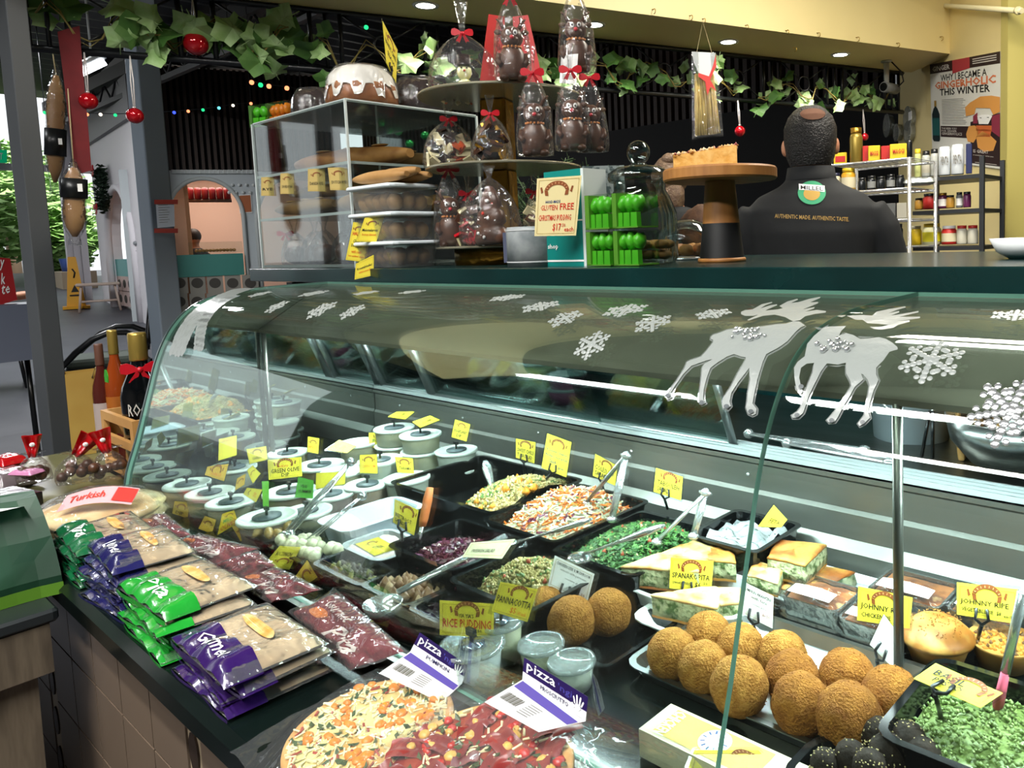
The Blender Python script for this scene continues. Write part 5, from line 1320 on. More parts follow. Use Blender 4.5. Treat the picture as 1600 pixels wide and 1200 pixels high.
def reindeer_choc(px, py, y, hpx, label, bagtail=True, white=False, seed=1):
 b = tier(PY(px, py, y)); s = hpx * m_per_px(b) / .16; r, f_ = side_dir(b)
 t = thing('chocolate_reindeer', label, 'chocolate', tuple(b), 'wrapped chocolate reindeer on the gold stand')
 M_ = frame(tuple(b), r, (0, 0, 1)) @ Matrix.Scale(s, 4)    # x right, -y toward shopper... z up
 sg = -1 if (Vector((0, 0, 1)).cross(r)).dot(f_) < 0 else 1
 m = MB(); m.at(M_); m.lathe([(.001, 0), (.030, .002), (.034, .02), (.035, .045), (.031, .065), (.022, .078), (.020, .084)], (0, 0, 0), 20, sy=.8)
 m.ball((0, sg * .002, .105), (.028, .026, .027), 16, 12); m.ball((0, sg * .018, .095), (.018, .014, .013), 12, 8)
 for q in (-1, 1):
  m.tube([(q * .018, 0, .125), (q * .026, 0, .142), (q * .022, 0, .155)], [.006, .005, .003], 6); m.tube([(q * .026, 0, .142), (q * .036, 0, .15)], [.004, .002], 6); m.ball((q * .033, 0, .118), (.010, .005, .007), 8, 6)
  m.ball((q * .02, sg * .012, .006), (.014, .016, .010), 10, 6); m.tube([(q * .032, sg * .004, .062), (q * .036, sg * .012, .045), (q * .028, sg * .020, .034)], [.008, .008, .007], 8)
 obj('body', m, IVORY if white else CHOC, t)
 for q in (-1, 1):
  m = MB(); m.at(M_); m.ball((q * .009, sg * .027, .112), (.0052, .002, .0068), 10, 6); e = obj('eye', m, WHITE, t)
  m = MB(); m.at(M_); m.ball((q * .0085, sg * .029, .111), (.0022, .0012, .003), 8, 6); obj('pupil', m, INK, e)
 m = MB(); m.at(M_); m.ball((0, sg * .032, .099), .0055, 8, 6); obj('nose', m, mat('red_sugar', '#b8323a', .4), t)
 for k in range(7):
  a = math.radians(-70 + 140 * k / 6); m = MB(); m.at(M_); m.ball((.0225 * math.sin(a), sg * .021 * math.cos(a), .080), .0035, 8, 6); obj('collar_bead', m, mat('amber_bead', '#d98a4a', .3), t)
 h = .205 * s
 cello_bag(t, tuple(b + Vector((0, 0, .001))), .09 * s, .075 * s, h, .09, .07 * s if bagtail else .03, seed, rot=math.atan2(r.y, r.x))
 bow(t, b + Vector((0, 0, h)) + f_ * .008 * s, .030 * s)
 return t
GC = PY(795, 392, 1.42); GC = Vector((GC.x, 1.42, ZC))
stand = thing('tiered_stand', 'three tier gold foil stand carrying wrapped Christmas chocolates', 'stand', tuple(GC))
ZA, ZB, ZE = 1.215, 1.432, 1.628
MIRR = mat('silver_board', '#b9b49c', .25, .7)
m = MB(); m.lathe([(.001, 0), (.15, 0), (.15, ZA - ZC), (.001, ZA - ZC)], tuple(GC), 32, cap1=False); obj('base_drum', m, GOLD, stand)
for (z, r) in ((ZA, .20), (ZB, .215), (ZE, .225)):
 m = MB(); m.lathe([(.001, 0), (r - .002, 0), (r, .002), (r, .005), (r - .002, .007), (.001, .007)], (GC.x, GC.y, z), 48, smooth=False, cap0=False, cap1=False); obj('tier_disc', m, MIRR, stand)
for (z0, z1) in ((ZA + .007, ZB), (ZB + .007, ZE)):
 m = MB(); m.at(TR((GC.x - .02, GC.y, 0), .5)); m.rbox((0, 0, (z0 + z1) / 2), (.075, .075, z1 - z0), .008); obj('column', m, GOLD, stand)
def snowman():
 b = PY(727, 141, 1.36); b.z = ZE + .0075; s = 1.0; r, f_ = side_dir(b)
 t = thing('chocolate_snowman', 'white chocolate snowman with a dark hat in clear wrap', 'chocolate', tuple(b))
 m = MB(); m.ball(b + Vector((0, 0, .026)), (.026, .024, .027), 16, 10); m.ball(b + Vector((0, 0, .072)), (.021, .02, .024), 16, 10); obj('body', m, mat('pale_green_white', '#d9dc9a', .45), t)
 m = MB(); m.lathe([(.026, .088), (.026, .092), (.018, .093), (.019, .118), (.001, .12)], tuple(b), 20, cap1=False); obj('hat', m, CHOCD, t)
 for q in (-1, 1):
  m = MB(); m.ball(b + r * q * .007 + f_ * .019 + Vector((0, 0, .08)), .0028, 8, 6); obj('eye', m, INK, t)
 m = MB(); m.ball(b + f_ * .022 + Vector((0, 0, .072)), .004, 8, 6); obj('nose', m, mat('orange_sugar', '#cf5a2c', .4), t)
 for k in range(2):
  m = MB(); m.ball(b + f_ * .024 + Vector((0, 0, .036 - .016 * k)), .003, 8, 6); obj('button', m, INKR, t)
 m = MB()
 for k in range(26):                      # shards of nougat and biscuit around it
  a = rnd.uniform(0, 6.28); rr = rnd.uniform(.03, .075); p = b + r * rr * math.cos(a) * 1.15 + f_ * rr * .5 * math.sin(a) + Vector((0, 0, rnd.uniform(.004, .05) * (1 - rr / .09)))
  bit(m, p, Vector((rnd.uniform(-1, 1), rnd.uniform(-1, 1), rnd.uniform(-1, 1))), .03, .018, .006, rnd.choice((0, 0, 1, 2)))
 obj('nougat_pieces', m, [IVORY, CHOC, mat('orange_sugar', '#cf5a2c', .4)], t)
 cello_bag(t, tuple(b), .20, .10, .175, .06, .09, 4, rot=math.atan2(r.y, r.x)); bow(t, b + Vector((0, 0, .175)) + f_ * .012, .03)
snowman()
reindeer_choc(803, 131, 1.31, 100, 'large wrapped chocolate reindeer on the top tier before a red card', seed=2)
b = PY(905, 134, 1.40)
t = reindeer_choc(903, 134, 1.36, 98, 'wrapped chocolate figure on the top tier with a white ticket', seed=3)
Q = [PY(x, y, 1.325) for x, y in ((877, 86), (903, 84), (900, 131), (874, 130))]; f0 = quadmap(Q, 0)
m = MB(); m.slab([f0(0, 0), f0(1, 0), f0(1, 1), f0(0, 1)], .001); tk = obj('ticket', m, WHITE, t)
f1 = quadmap(Q, .0008); m = MB()
for i in range(4): m = MB(); uvquad(m, f1, .15, .3 - .05 * i, .85, .32 - .05 * i); obj('print_line', m, INKG, tk)
cb = PY(800, 132, 1.46); r, f_ = side_dir(cb); m = MB()
for sg in (-1, 1):
 a = cb + Vector((0, 0, .001)); m.slab([a + r * sg * .09 + Vector((0, 0, 0)) - f_ * .01, a + r * sg * .012 - f_ * .05, a + r * sg * .012 - f_ * .05 + Vector((0, 0, .20)), a + r * sg * .055 + Vector((0, 0, .20)) - f_ * .03], .002)
obj('red_card', m, mat('red_card', '#b3211f', .45), None, 'folded red card standing behind the large chocolate reindeer', 'card')
reindeer_choc(838, 251, 1.30, 98, 'wrapped chocolate reindeer with a smiling face on the middle tier', seed=5)
reindeer_choc(897, 250, 1.30, 95, 'wrapped chocolate reindeer turned aside beside the smiling one', seed=6)
reindeer_choc(926, 249, 1.36, 88, 'wrapped chocolate reindeer at the edge of the middle tier', seed=7)
def choc_cluster(px, py, y, w, h, label, seed, mats_, wpx=None):
 b = tier(PY(px, py, y)); r, f_ = side_dir(b); t = thing('chocolate_cluster', label, 'chocolate', tuple(b))
 m = MB(); rs = random.Random(seed)
 for k in range(34):
  a = rs.uniform(-1, 1); z = rs.random(); p = b + r * a * w * .42 * (1 - z * .6) + f_ * rs.uniform(-.02, .03) + Vector((0, 0, .012 + z * h * .6))
  bit(m, p, Vector((rs.uniform(-1, 1), rs.uniform(-1, 1), rs.uniform(-1, 1))), .04, .024, .007, rs.randrange(len(mats_)))
 obj('pieces', m, mats_, t); cello_bag(t, tuple(b), w, .09, h, .08, .05, seed, rot=math.atan2(r.y, r.x)); bow(t, b + Vector((0, 0, h)) + f_ * .01, .024)
choc_cluster(705, 262, 1.30, .14, .13, 'wrapped nougat and fruit shards at the middle tier edge', 11, [IVORY, CHOCD, mat('orange_sugar', '#cf5a2c', .4)])
choc_cluster(770, 257, 1.29, .10, .12, 'wrapped dark chocolate pieces in gold tinted film', 12, [CHOCD, CHOC, GOLD])
def choc_tree():
 b = tier(PY(770, 388, 1.26)); r, f_ = side_dir(b); t = thing('chocolate_tree', 'chocolate Christmas tree with white and red dots in clear wrap', 'chocolate', tuple(b))
 m = MB(); m.lathe([(.001, 0), (.052, .002), (.060, .016), (.054, .04), (.038, .05), (.050, .058), (.044, .085), (.030, .094), (.038, .102), (.03, .125), (.012, .148), (.001, .152)], tuple(b), 24, sy=.55); obj('body', m, CHOC, t)
 for (u, z, w) in ((-.02, .02, 1), (.02, .028, 1), (.0, .03, 0), (-.008, .068, 1), (.018, .076, 1), (-.02, .08, 0), (-.008, .112, 1), (.005, .104, 0), (.0, .13, 1), (-.034, .03, 1)):
  m = MB(); m.ball(b + r * u + f_ * (.034 - .10 * z + .002) + Vector((0, 0, z)), (.0042, .0042, .005), 8, 6); obj('sugar_dot', m, WHITE if w else INKR, t)
 cello_bag(t, tuple(b), .15, .09, .172, .07, .03, 8, rot=math.atan2(r.y, r.x))
choc_tree()
reindeer_choc(707, 385, 1.27, 92, 'dark wrapped chocolate figure with gold foil on the bottom tier', seed=9)
choc_cluster(735, 386, 1.30, .06, .14, 'small bag of pale nougat with a red bow on the bottom tier', 14, [IVORY, CHOC, RIBBON])
choc_cluster(838, 372, 1.42, .07, .14, 'small wrapped sweet bag behind the pudding ticket', 15, [CHOC, IVORY])
AX0, AX1, AY0, AY1, AZ1 = -2.69, -2.09, 1.15, 1.60, 1.645
ac = thing('acrylic_case', 'clear acrylic bakery case with shelves of bread', 'display case', ((AX0 + AX1) / 2, (AY0 + AY1) / 2, ZC))
AEDGE = mat('acrylic_edge', '#c2cbc8', .2, spec=.6)
def apane(nm, c, d):
 m = MB(); m.box(c, d); return obj(nm, m, ACRYL, ac)
cx_, cy_ = (AX0 + AX1) / 2, (AY0 + AY1) / 2; W_, D_ = AX1 - AX0, AY1 - AY0
apane('front_pane', (cx_, AY0, (ZC + AZ1) / 2), (W_, .004, AZ1 - ZC)); apane('side_pane', (AX1, cy_, (ZC + AZ1) / 2), (.004, D_, AZ1 - ZC)); apane('side_pane', (AX0, cy_, (ZC + AZ1) / 2), (.004, D_, AZ1 - ZC)); apane('back_pane', (cx_, AY1, (ZC + AZ1) / 2), (W_, .004, AZ1 - ZC))
GREYA = film('smoky_acrylic', '#c9d0cd', .6, .05, .05, haze=.22, hazecol='#c0c8c4')
def shelf(z, nm='shelf', mt=None, y0=None):
 m = MB(); m.box((cx_, cy_, z), (W_ - .008, D_ - .008, .006)); s_ = obj(nm, m, mt or GREYA, ac)
 m = MB(); m.box((cx_, AY0 + .004, z), (W_, .004, .008)); m.box((AX1 - .004, cy_, z), (.004, D_, .008)); obj('shelf_edge', m, AEDGE, s_)
SZ1 = PY(545, 253, AY0).z; SZ2 = PY(552, 331, AY0).z
shelf(AZ1, 'top_plate'); shelf(SZ1); shelf(SZ2); shelf(ZC + .006, 'base_plate')
for (x, y) in ((AX0, AY0), (AX1, AY0), (AX1, AY1), (AX0, AY1)):
 m = MB(); m.box((x, y, (ZC + AZ1) / 2), (.006, .006, AZ1 - ZC)); obj('corner_post', m, AEDGE, ac)
CRUST = mat('bread_crust', '#9a5a2c', .6, col2='#c98c4c', scale=14, lo=.35, hi=.65, bump=.4); CRUSTB = mat('baguette_brown', '#7d5a32', .65, col2='#a57f4c', scale=12, bump=.3); CRUSTP = mat('pale_roll', '#b98f58', .65, col2='#a0743e', scale=10, bump=.3)
def loaf(a, b, r, label, mt, seed=0, name='bread_loaf', group=None, flat=.8, slits=3):
 a, b = Vector(a), Vector(b); t = thing(name, label, 'bread', tuple((a + b) / 2 - Vector((0, 0, r * flat))), group)
 n = 12; m = MB(); pts = []; rs = []
 for i in range(n + 1):
  k = i / n; pts.append(a.lerp(b, k)); rs.append(r * max(.12, math.sin(PI * (.04 + .92 * k)) ** .45) * (1 + .10 * noise.noise(Vector((k * 5, seed, 0)))))
 m.tube(pts, rs, 14, flat=flat); obj('crust', m, mt, t)
 for s_ in range(slits):
  p = a.lerp(b, (s_ + 1) / (slits + 1)) + Vector((0, 0, r * flat * .98)); m = MB(); d = (b - a).normalized(); m.ball(p, (r * .35 + abs(d.x) * r * .5, r * .35 + abs(d.y) * r * .5, r * .08), 10, 6); obj('slash', m, mat('slash_pale', '#dcb67c', .7), t)
loaf((-2.62, 1.26, SZ1 + .04), (-2.14, 1.38, SZ1 + .045), .045, 'crusty bread loaf on the upper acrylic shelf', CRUST, 1)
loaf((-2.60, 1.42, SZ1 + .04), (-2.2, 1.50, SZ1 + .04), .04, 'darker crusty loaf at the back of the upper shelf', CRUSTB, 2)
for i in range(5):
 y = 1.20 + .075 * i
 loaf((-2.66, y, SZ2 + .033), (-2.30 + .02 * (i % 2), y + .01, SZ2 + .036), .030, 'brown baguette on the middle acrylic shelf', (CRUSTB, CRUSTP)[i % 2], 5 + i, 'baguette', 'baguettes on the middle shelf')
for i in range(4):
 y = 1.22 + .09 * i
 loaf((-2.28, y, SZ2 + .035), (-2.11, y + .02, SZ2 + .035), .034, 'short bread roll on the middle acrylic shelf', CRUSTP, 15 + i, 'bread_roll', 'rolls on the middle shelf', slits=1)
loaf((-2.64, 1.24, SZ2 + .085), (-2.15, 1.27, SZ2 + .085), .026, 'long brown baguette laid across the others', CRUSTB, 31, 'baguette')
for i, (x, w) in enumerate(((-2.60, .085), (-2.50, .09), (-2.40, .09), (-2.29, .10), (-2.18, .10))):
 b = Vector((x, 1.22 + .02 * (i % 2), ZC + .01)); t = thing('wrapped_pudding', ('wrapped dark fruit pudding with a red bow in the acrylic case', 'wrapped dark fruit pudding in the acrylic case')[0 if i < 1 else 1], 'pudding', tuple(b), 'wrapped puddings in the acrylic case')
 m = MB(); m.ball(b + Vector((0, 0, w * .36)), (w * .42, w * .42, w * .36), 16, 10, amp=.06, seed=i); obj('pudding', m, mat('fruit_pudding', '#3a2119', .5, col2='#55331f', scale=40, bump=.4), t)
 cello_bag(t, tuple(b), w * 1.05, w, .11, .12, .04, 20 + i)
 if i < 1: bow(t, b + Vector((0, -.03, .10)), .026)
for i, (x0, y0, x1, y1) in enumerate(((408, 277, 428, 306), (438, 271, 459, 303), (481, 264, 508, 299), (516, 262, 546, 297))):
 k = -4 if i == 3 else 0
 sign('small tan bread ticket stuck on the acrylic front', [(x0 + k, y0), (x1 + k, y0 - 1), (x1, y1), (x0, y1)], y=AY0 - .004, yaw=0, tilt=0, card=mat('tan_card', '#cdb36a', .5), lines=[(('RYE', 'SOURDOUGH', 'DANISH RYE', 'DUTCH RYE')[i], .12, .28, .88, .42)], logo=(.5, .74, .5), sleeve=False, group='bread tickets on the acrylic case', name='bread_ticket')
sign('yellow gluten free biscuit ticket hanging over the counter edge', [(552, 347), (580, 350), (572, 410), (540, 406)], y=AY0 - .02, tilt=0, lines=[('HALVA', .1, .66, .6, .76, INKR), ('Gluten Free', .2, .46, .8, .56), ('Dairy Free', .14, .34, .66, .44), ('with nuts', .2, .2, .7, .28, INKO), ('no added sugar', .1, .08, .9, .16, INKO)], logo=(.4, .84, .5))
sign('yellow biscuit ticket hanging in front of the longer one', [(570, 340), (600, 340), (588, 378), (557, 377)], y=AY0 - .03, tilt=0, lines=[('Melomakarona', .1, .42, .9, .54), ('honey biscuit', .16, .22, .88, .34, INKO)], logo=(.5, .76, .5))
sign('yellow ticket taped low over the dark green fascia', [(556, 412), (584, 398), (584, 430), (554, 437)], y=1.088, tilt=0, lines=[('Kourabiedes', .1, .52, .9, .66), ('almond', .2, .3, .8, .42, INKO)], logo=None)
zb_ = ZC
for i, (h, label, cols) in enumerate(((.072, 'clear tub of dark biscuits at the bottom of the stack', ('#5d4630', '#7c5a34')), (.078, 'clear tub of golden biscuits in the middle of the stack', ('#94703c', '#7d5a32')), (.075, 'clear tub of round biscuits topping the stack', ('#a98456', '#8d6840')))):
 x0 = PY(562, 400, 1.16).x + .02; x1 = x0 + .215; y0, y1 = 1.125, 1.27
 t = thing('biscuit_tub', label, 'tub', ((x0 + x1) / 2, (y0 + y1) / 2, zb_))
 m = MB(); open_box(m, x0, x1, y0, y1, zb_ + .0005, h - .01, .002, .008, .02, .004); obj('tub', m, film('cloudy_tub', '#f6f8f6', .15, .02, .12, haze=.04), t)
 m = MB(); m.rbox(((x0 + x1) / 2, (y0 + y1) / 2, zb_ + h - .006), (x1 - x0 + .016, y1 - y0 + .016, .011), .02); obj('lid', m, mat('white_lid', '#dfe7ea', .3), t)
 for k in range(15):
  p = Vector((x0 + .035 + (x1 - x0 - .07) * (k % 5) / 4, y0 + .035 + (y1 - y0 - .07) * ((k // 5) % 3) / 2, zb_ + .028 + .004 * (k % 2)))
  m = MB(); m.ball(p, (.022, .021, .023), 12, 8, amp=.12, seed=k + i * 20); obj('biscuit', m, mat('biscuit_%d' % i, cols[0], .7, col2=cols[1], scale=20, bump=.3), t)
 zb_ += h
for i in range(3):
 loaf((x0 + .0, 1.15 + .035 * i, zb_ + .022), (x1 + .03, 1.16 + .035 * i, zb_ + .022 + .012 * (i % 2)), .022, 'long filo pastry roll lying on top of the biscuit tubs', CRUSTP, 40 + i, 'filo_roll', 'filo rolls on the biscuit tubs', slits=0)
def bundt(px, py, y, wpx, hpx, label, base, glaze=None, seed=0):
 b = PY(px, py, y); k = m_per_px(b); b.z = AZ1 + .0035; r = wpx * k / 2; h = hpx * k
 t = thing('bundt_cake', label, 'cake', tuple(b)); fl = lambda a, z: 1 + .05 * math.cos(10 * a)
 m = MB(); m.lathe([(r * .25, 0), (r * .95, 0), (r, h * .12), (r * .97, h * .45), (r * .86, h * .75), (r * .68, h * .93), (r * .5, h), (r * .3, h * .93), (r * .22, h * .6), (r * .22, 0)], tuple(b), 60, cap0=False, cap1=False, fl=fl); obj('cake', m, base, t)
 if glaze:
  m = MB(); n = 60; pr = [(r * .24, h * .7), (r * .33, h * .96), (r * .5, h * 1.03), (r * .69, h * .96), (r * .88, h * .77)]
  rings = [[(b.x + q * fl(2 * PI * i / n, 0) * math.cos(2 * PI * i / n), b.y + q * fl(2 * PI * i / n, 0) * math.sin(2 * PI * i / n), b.z + z) for i in range(n)] for q, z in pr]
  dr = [];
  for i in range(n):
   d = .28 + .30 * (math.cos(10 * 2 * PI * i / n) > .2) + .12 * noise.noise(Vector((i * .7, seed, 0))); z = h * (.77 - d); q = r * (1.025 if z < h * .5 else .97)
   dr.append((b.x + q * fl(2 * PI * i / n, 0) * math.cos(2 * PI * i / n), b.y + q * fl(2 * PI * i / n, 0) * math.sin(2 * PI * i / n), b.z + max(z, h * .1)))
  rings.append(dr); m.loft(rings, False, False, True); obj('icing', m, glaze, t)
 m = MB(); m.lathe([(r * 1.05, 0), (r * 1.06, h * .3), (r * .98, h * .72), (r * .72, h * 1.02), (r * .4, h * 1.07), (.001, h * 1.06)], tuple(b), 40, cap1=False, fl=lambda a, z: 1 + .02 * noise.noise(Vector((a * 3, z * 40, seed)))); obj('wrap', m, CELLO, t)
bundt(567, 158, 1.27, 104, 60, 'golden bundt cake with white icing in clear wrap', mat('bundt_gold', '#a8682c', .55, col2='#8a4f20', scale=20, bump=.3), mat('white_icing', '#e6e3da', .35), 1)
bundt(492, 172, 1.30, 66, 50, 'glossy dark chocolate bundt cake beside the gift boxes', CHOCD, None, 2)
bundt(655, 160, 1.46, 84, 52, 'glossy dark chocolate bundt cake behind the yellow ticket', CHOCD, None, 3)
sign('tall yellow ticket turned sideways above the iced bundt cake', [(598, 33), (621, 78), (619, 130), (604, 98)], y=1.33, yaw=55, tilt=0, lines=[('BUNDT CAKE', .1, .55, .9, .68), ('$24.00', .2, .3, .8, .44)], logo=(.5, .82, .5), holder=tuple(PY(612, 158, 1.36)))
def favour_box(c, w, d, h, n, col, label, rot=0.0, group=None, tagcol=None):
 """clear box holding a row of coloured cracker tags"""
 t = thing('favour_box', label, 'box', tuple(c), group); M_ = TR(c, rot)
 m = MB(); m.at(M_); m.box((0, 0, h / 2), (w, d, h)); obj('clear_box', m, ACRYL, t)
 m = MB(); m.at(M_); m.box((-w / 2 + .007, 0, h / 2), (.012, d * .98, h * .98)); obj('end_card', m, col, t)
 m = MB(); m.at(M_); m.box((0, 0, .002), (w * .98, d * .98, .003)); obj('base_card', m, col, t)
 for k in range(n):
  x = -w / 2 + w * (k + .8) / (n + .6); m = MB(); m.at(M_)
  m.box((x, -d * .30, h * .24), (w / n * .72, d * .22, h * .40), top=.9); m.ball((x, -d * .15, h * .70), (w / n * .42, d * .3, h * .24), 8, 6, amp=.35, fr=4, seed=k); obj('favour', m, tagcol or col, t)
LIME = mat('lime_green', '#58c22a', .35, col2='#46a820', scale=12); ORNG = mat('bright_orange', '#e2801e', .35)
b = PY(412, 190, 1.22); b.z = AZ1 + .0035; favour_box(b, .075, .05, .075, 2, mat('leaf_card', '#4c7a30', .5), 'clear favour box with green sweets on the acrylic case', .4, None, LIME)
b = PY(444, 186, 1.26); b.z = AZ1 + .0035; favour_box(b, .11, .06, .08, 4, mat('leaf_card', '#4c7a30', .5), 'clear favour box with orange sweets on the acrylic case', .2, None, ORNG)
gb = PY(975, 418, 1.19); gb.z = ZC; LEAFC = mat('box_green_card', '#5f9a2c', .5)
for k in range(2):
 for j in range(2):
  x = gb.x - .038 + .078 * j
  favour_box((x, 1.185 + .0, ZC + .001 + k * .076), .074, .06, .072, 3, LEAFC, ('lower', 'upper')[k] + ' clear box of lime green favours beside the ' + ('teal pudding box', 'glass jar')[j], -.06, 'green favour boxes on the counter', LIME)
b0 = PY(786, 418, 1.16); b1 = PY(850, 418, 1.16); w = (b1 - b0).length; c = (b0 + b1) / 2
t = thing('grey_tin', 'low grey marbled tin beside the teal pudding box', 'tin', (c.x, 1.20, ZC)); k = m_per_px(c)
m = MB(); m.lathe([(.001, 0), (w * .46, 0), (w * .46, 62 * k * .92), (w * .44, 62 * k), (.001, 62 * k)], (c.x, 1.20, ZC), 36, cap1=False); obj('body', m, mat('grey_marble', '#6d7477', .3, col2='#9a9fa0', scale=22), t)
m = MB(); m.lathe([(w * .468, .010), (w * .468, .013)], (c.x, 1.20, ZC), 36, cap0=False, cap1=False); m.lathe([(w * .468, .082), (w * .468, .085)], (c.x, 1.20, ZC), 36, cap0=False, cap1=False); obj('band', m, mat('pale_band', '#b9bcbd', .3), t)
m = MB();
m = MB(); m.box((c.x - w * .36, 1.20 - w * .30, ZC + .045), (.02, .003, .07)); obj('label_strip', m, mat('tin_label', '#4a4f63', .4), t)
TEALB = mat('teal_box', '#0f7f77', .35)
xa = PY(851, 418, 1.17).x; xb_ = PY(898, 418, 1.17).x; k = m_per_px(PY(870, 400, 1.17));
t = thing('pudding_box', 'teal and white pudding box standing behind the handwritten ticket', 'box', ((xa + xb_) / 2, 1.21, ZC))
m = MB(); m.box(((xa + xb_) / 2 + .01, 1.215, ZC + .105), (xb_ - xa + .02, .07, .21)); obj('carton', m, TEALB, t)
m = MB(); m.box((xb_ + .0235, 1.215, ZC + .105), (.008, .0702, .2102)); obj('white_side', m, mat('carton_white', '#c9d2d0', .4), t)
m = MB(); m.box(((xa + xb_) / 2 + .01, 1.1795, ZC + .012), (xb_ - xa + .02, .0008, .004)); m.box(((xa + xb_) / 2 + .01, 1.1795, ZC + .10), (xb_ - xa + .02, .0008, .003)); obj('band', m, WHITE, t)
f0 = quadmap([(xa, 1.1785, ZC + .06), (xb_, 1.1785, ZC + .06), (xb_, 1.1785, ZC + .02), (xa, 1.1785, ZC + .02)], .0004); m = MB(); put_text(m, 'shop', f0, .05, .4, .4, .75); obj('lettering', m, WHITE, t)
sign('cream handwritten gluten free Christmas pudding ticket', [(839, 279), (909, 274), (900, 368), (835, 369)], y=1.125, tilt=0, card=YELLOWD, lines=[('HAND MADE', .22, .56, .56, .61, INKB), ('GLUTEN', .12, .44, .5, .53, INKR), ('FREE', .56, .44, .88, .55, INKR), ('CHRISTMAS PUDDING', .08, .26, .84, .36, INKR), ('$17', .42, .07, .62, .21, INKR), ('.50', .63, .15, .72, .21, INKR), ('each', .70, .07, .92, .15, INKR)], logo=(.46, .80, .56), sleeve=False)
b = PY(945, 330, 1.50); m = MB(); r, f_ = side_dir(b); m.at(frame((b.x, b.y, ZC), r, (0, 0, 1))); m.box((0, 0, .125), (.11, .06, .25)); obj('gift_bag', m, mat('silver_speckle', '#b9c4c2', .35, .2, col2='#5f6f6e', scale=60, lo=.45, hi=.55), None, 'tall silver speckled gift bag behind the glass jar', 'bag')
JG = film('jar_glass', '#e6efee', .75, .05, .03)
jb = PY(1003, 400, 1.33); jb.z = ZC; k = m_per_px(jb); t = thing('glass_jar', 'ribbed glass biscuit jar with a round knob lid', 'jar', tuple(jb)); rj = 56 * k
m = MB(); rib = lambda a, z: 1 + .012 * math.cos(30 * a); hj = 112 * k
m.lathe([(.001, 0), (rj * .92, 0), (rj, .012), (rj * 1.02, hj * .35), (rj * 1.0, hj * .68), (rj * .82, hj * .92), (rj * .72, hj), (rj * .72, hj * 1.12)], tuple(jb), 120, cap1=False, fl=lambda a, z: rib(a, z) if z < hj * .9 else 1); obj('body', m, JG, t)
m = MB(); m.lathe([(rj * .84, hj * 1.12), (rj * .88, hj * 1.17), (rj * .86, hj * 1.24), (rj * .6, hj * 1.32), (rj * .3, hj * 1.34), (rj * .2, hj * 1.36), (rj * .22, hj * 1.38)], tuple(jb), 40, cap0=True, cap1=False); ld = obj('lid', m, JG, t)
m = MB(); m.ball((jb.x, jb.y, jb.z + hj * 1.38 + rj * .28), rj * .33, 20, 14); obj('knob', m, JG, ld)
for i in range(26):
 a = i * 2.4; r_ = rj * .82 * math.sqrt((i % 13 + .5) / 13); m = MB(); m.ball((jb.x + r_ * math.cos(a), jb.y + r_ * math.sin(a), jb.z + .018 + .024 * (i // 13)), (.017, .017, .011), 10, 6); obj('biscuit', m, mat('jar_biscuit', '#c99a50', .6, col2='#a87836', scale=20), t)
cb = PY(1128, 404, 1.36); cb.z = ZC; k = m_per_px(cb); t = thing('cake_stand', 'round wooden cake stand with a black banded pedestal', 'cake stand', tuple(cb))
hs = PY(1126, 283, 1.36).z - ZC; rt = 88 * k
m = MB(); m.lathe([(.001, 0), (.052, 0), (.052, .006), (.050, .009), (.001, .009)], tuple(cb), 36, cap1=False); obj('foot', m, WOOD, t)
m = MB(); m.lathe([(.048, .009), (.040, hs * .48)], tuple(cb), 36, cap0=False, cap1=False); obj('black_band', m, mat('matt_black', '#0c0d0e', .5), t)
m = MB(); m.lathe([(.040, hs * .48), (.032, hs - .001)], tuple(cb), 36, cap0=False, cap1=False); obj('pedestal', m, WOOD, t)
m = MB(); m.lathe([(.001, hs), (rt - .003, hs), (rt, hs + .004), (rt, hs + .022), (rt - .003, hs + .026), (.001, hs + .026)], tuple(cb), 56, cap0=False, cap1=False, smooth=False); obj('plate', m, WOOD, t)
ca = PY(1103, 262, 1.36); ca.z = ZC + hs + .0265; r, f_ = side_dir(ca); t = thing('crumble_cake', 'cut berry crumble cake on the wooden stand', 'cake', tuple(ca))
M_ = frame(tuple(ca), r, (0, 0, 1)); wk = 50 * k
out = [(-wk, -.03), (wk * .95, -.045), (wk, .03), (wk * .2, .075), (-wk * .8, .05)]
def slope(x): return .030 + .016 * (x + wk) / (2 * wk)
m = MB(); m.at(M_); m.prism(dense(out, .01), 1, fn=lambda x, y, z: (x, y, z * slope(x))); obj('sponge', m, mat('yellow_sponge', '#cf9a42', .75, col2='#ddb468', scale=60, bump=.4), t)
m = MB(); m.at(M_)
for i in range(170):
 x = rnd.uniform(-wk, wk); y = rnd.uniform(-.04, .05); octa(m, Vector((x, y, slope(x) + .002)), rnd.uniform(.003, .006), rnd.choice((0, 0, 1, 2)))
obj('crumble', m, [mat('crumble_gold', '#c59a5c', .7), mat('almond_pale', '#d9c09a', .6), mat('berry_red', '#7c2a2a', .4)], t)
db = PY(1072, 398, 1.55); db.z = ZC; t = thing('glass_dome', 'small glass dome with pastries behind the cake stand', 'cake dome', tuple(db))
m = MB(); m.lathe([(.075, .008), (.078, .05), (.06, .085), (.025, .10), (.001, .102)], tuple(db), 36, cap0=False, cap1=False); obj('dome', m, JG, t)
m = MB(); m.lathe([(.001, 0), (.085, 0), (.085, .006), (.001, .007)], tuple(db), 36, cap1=False); obj('plate', m, CHROME, t)
for i in range(7):
 a = i * .9; m = MB(); m.ball((db.x + .045 * math.cos(a), db.y + .045 * math.sin(a), db.z + .025), (.02, .02, .016), 10, 6, amp=.2, seed=i); obj('pastry', m, CRUST, t)
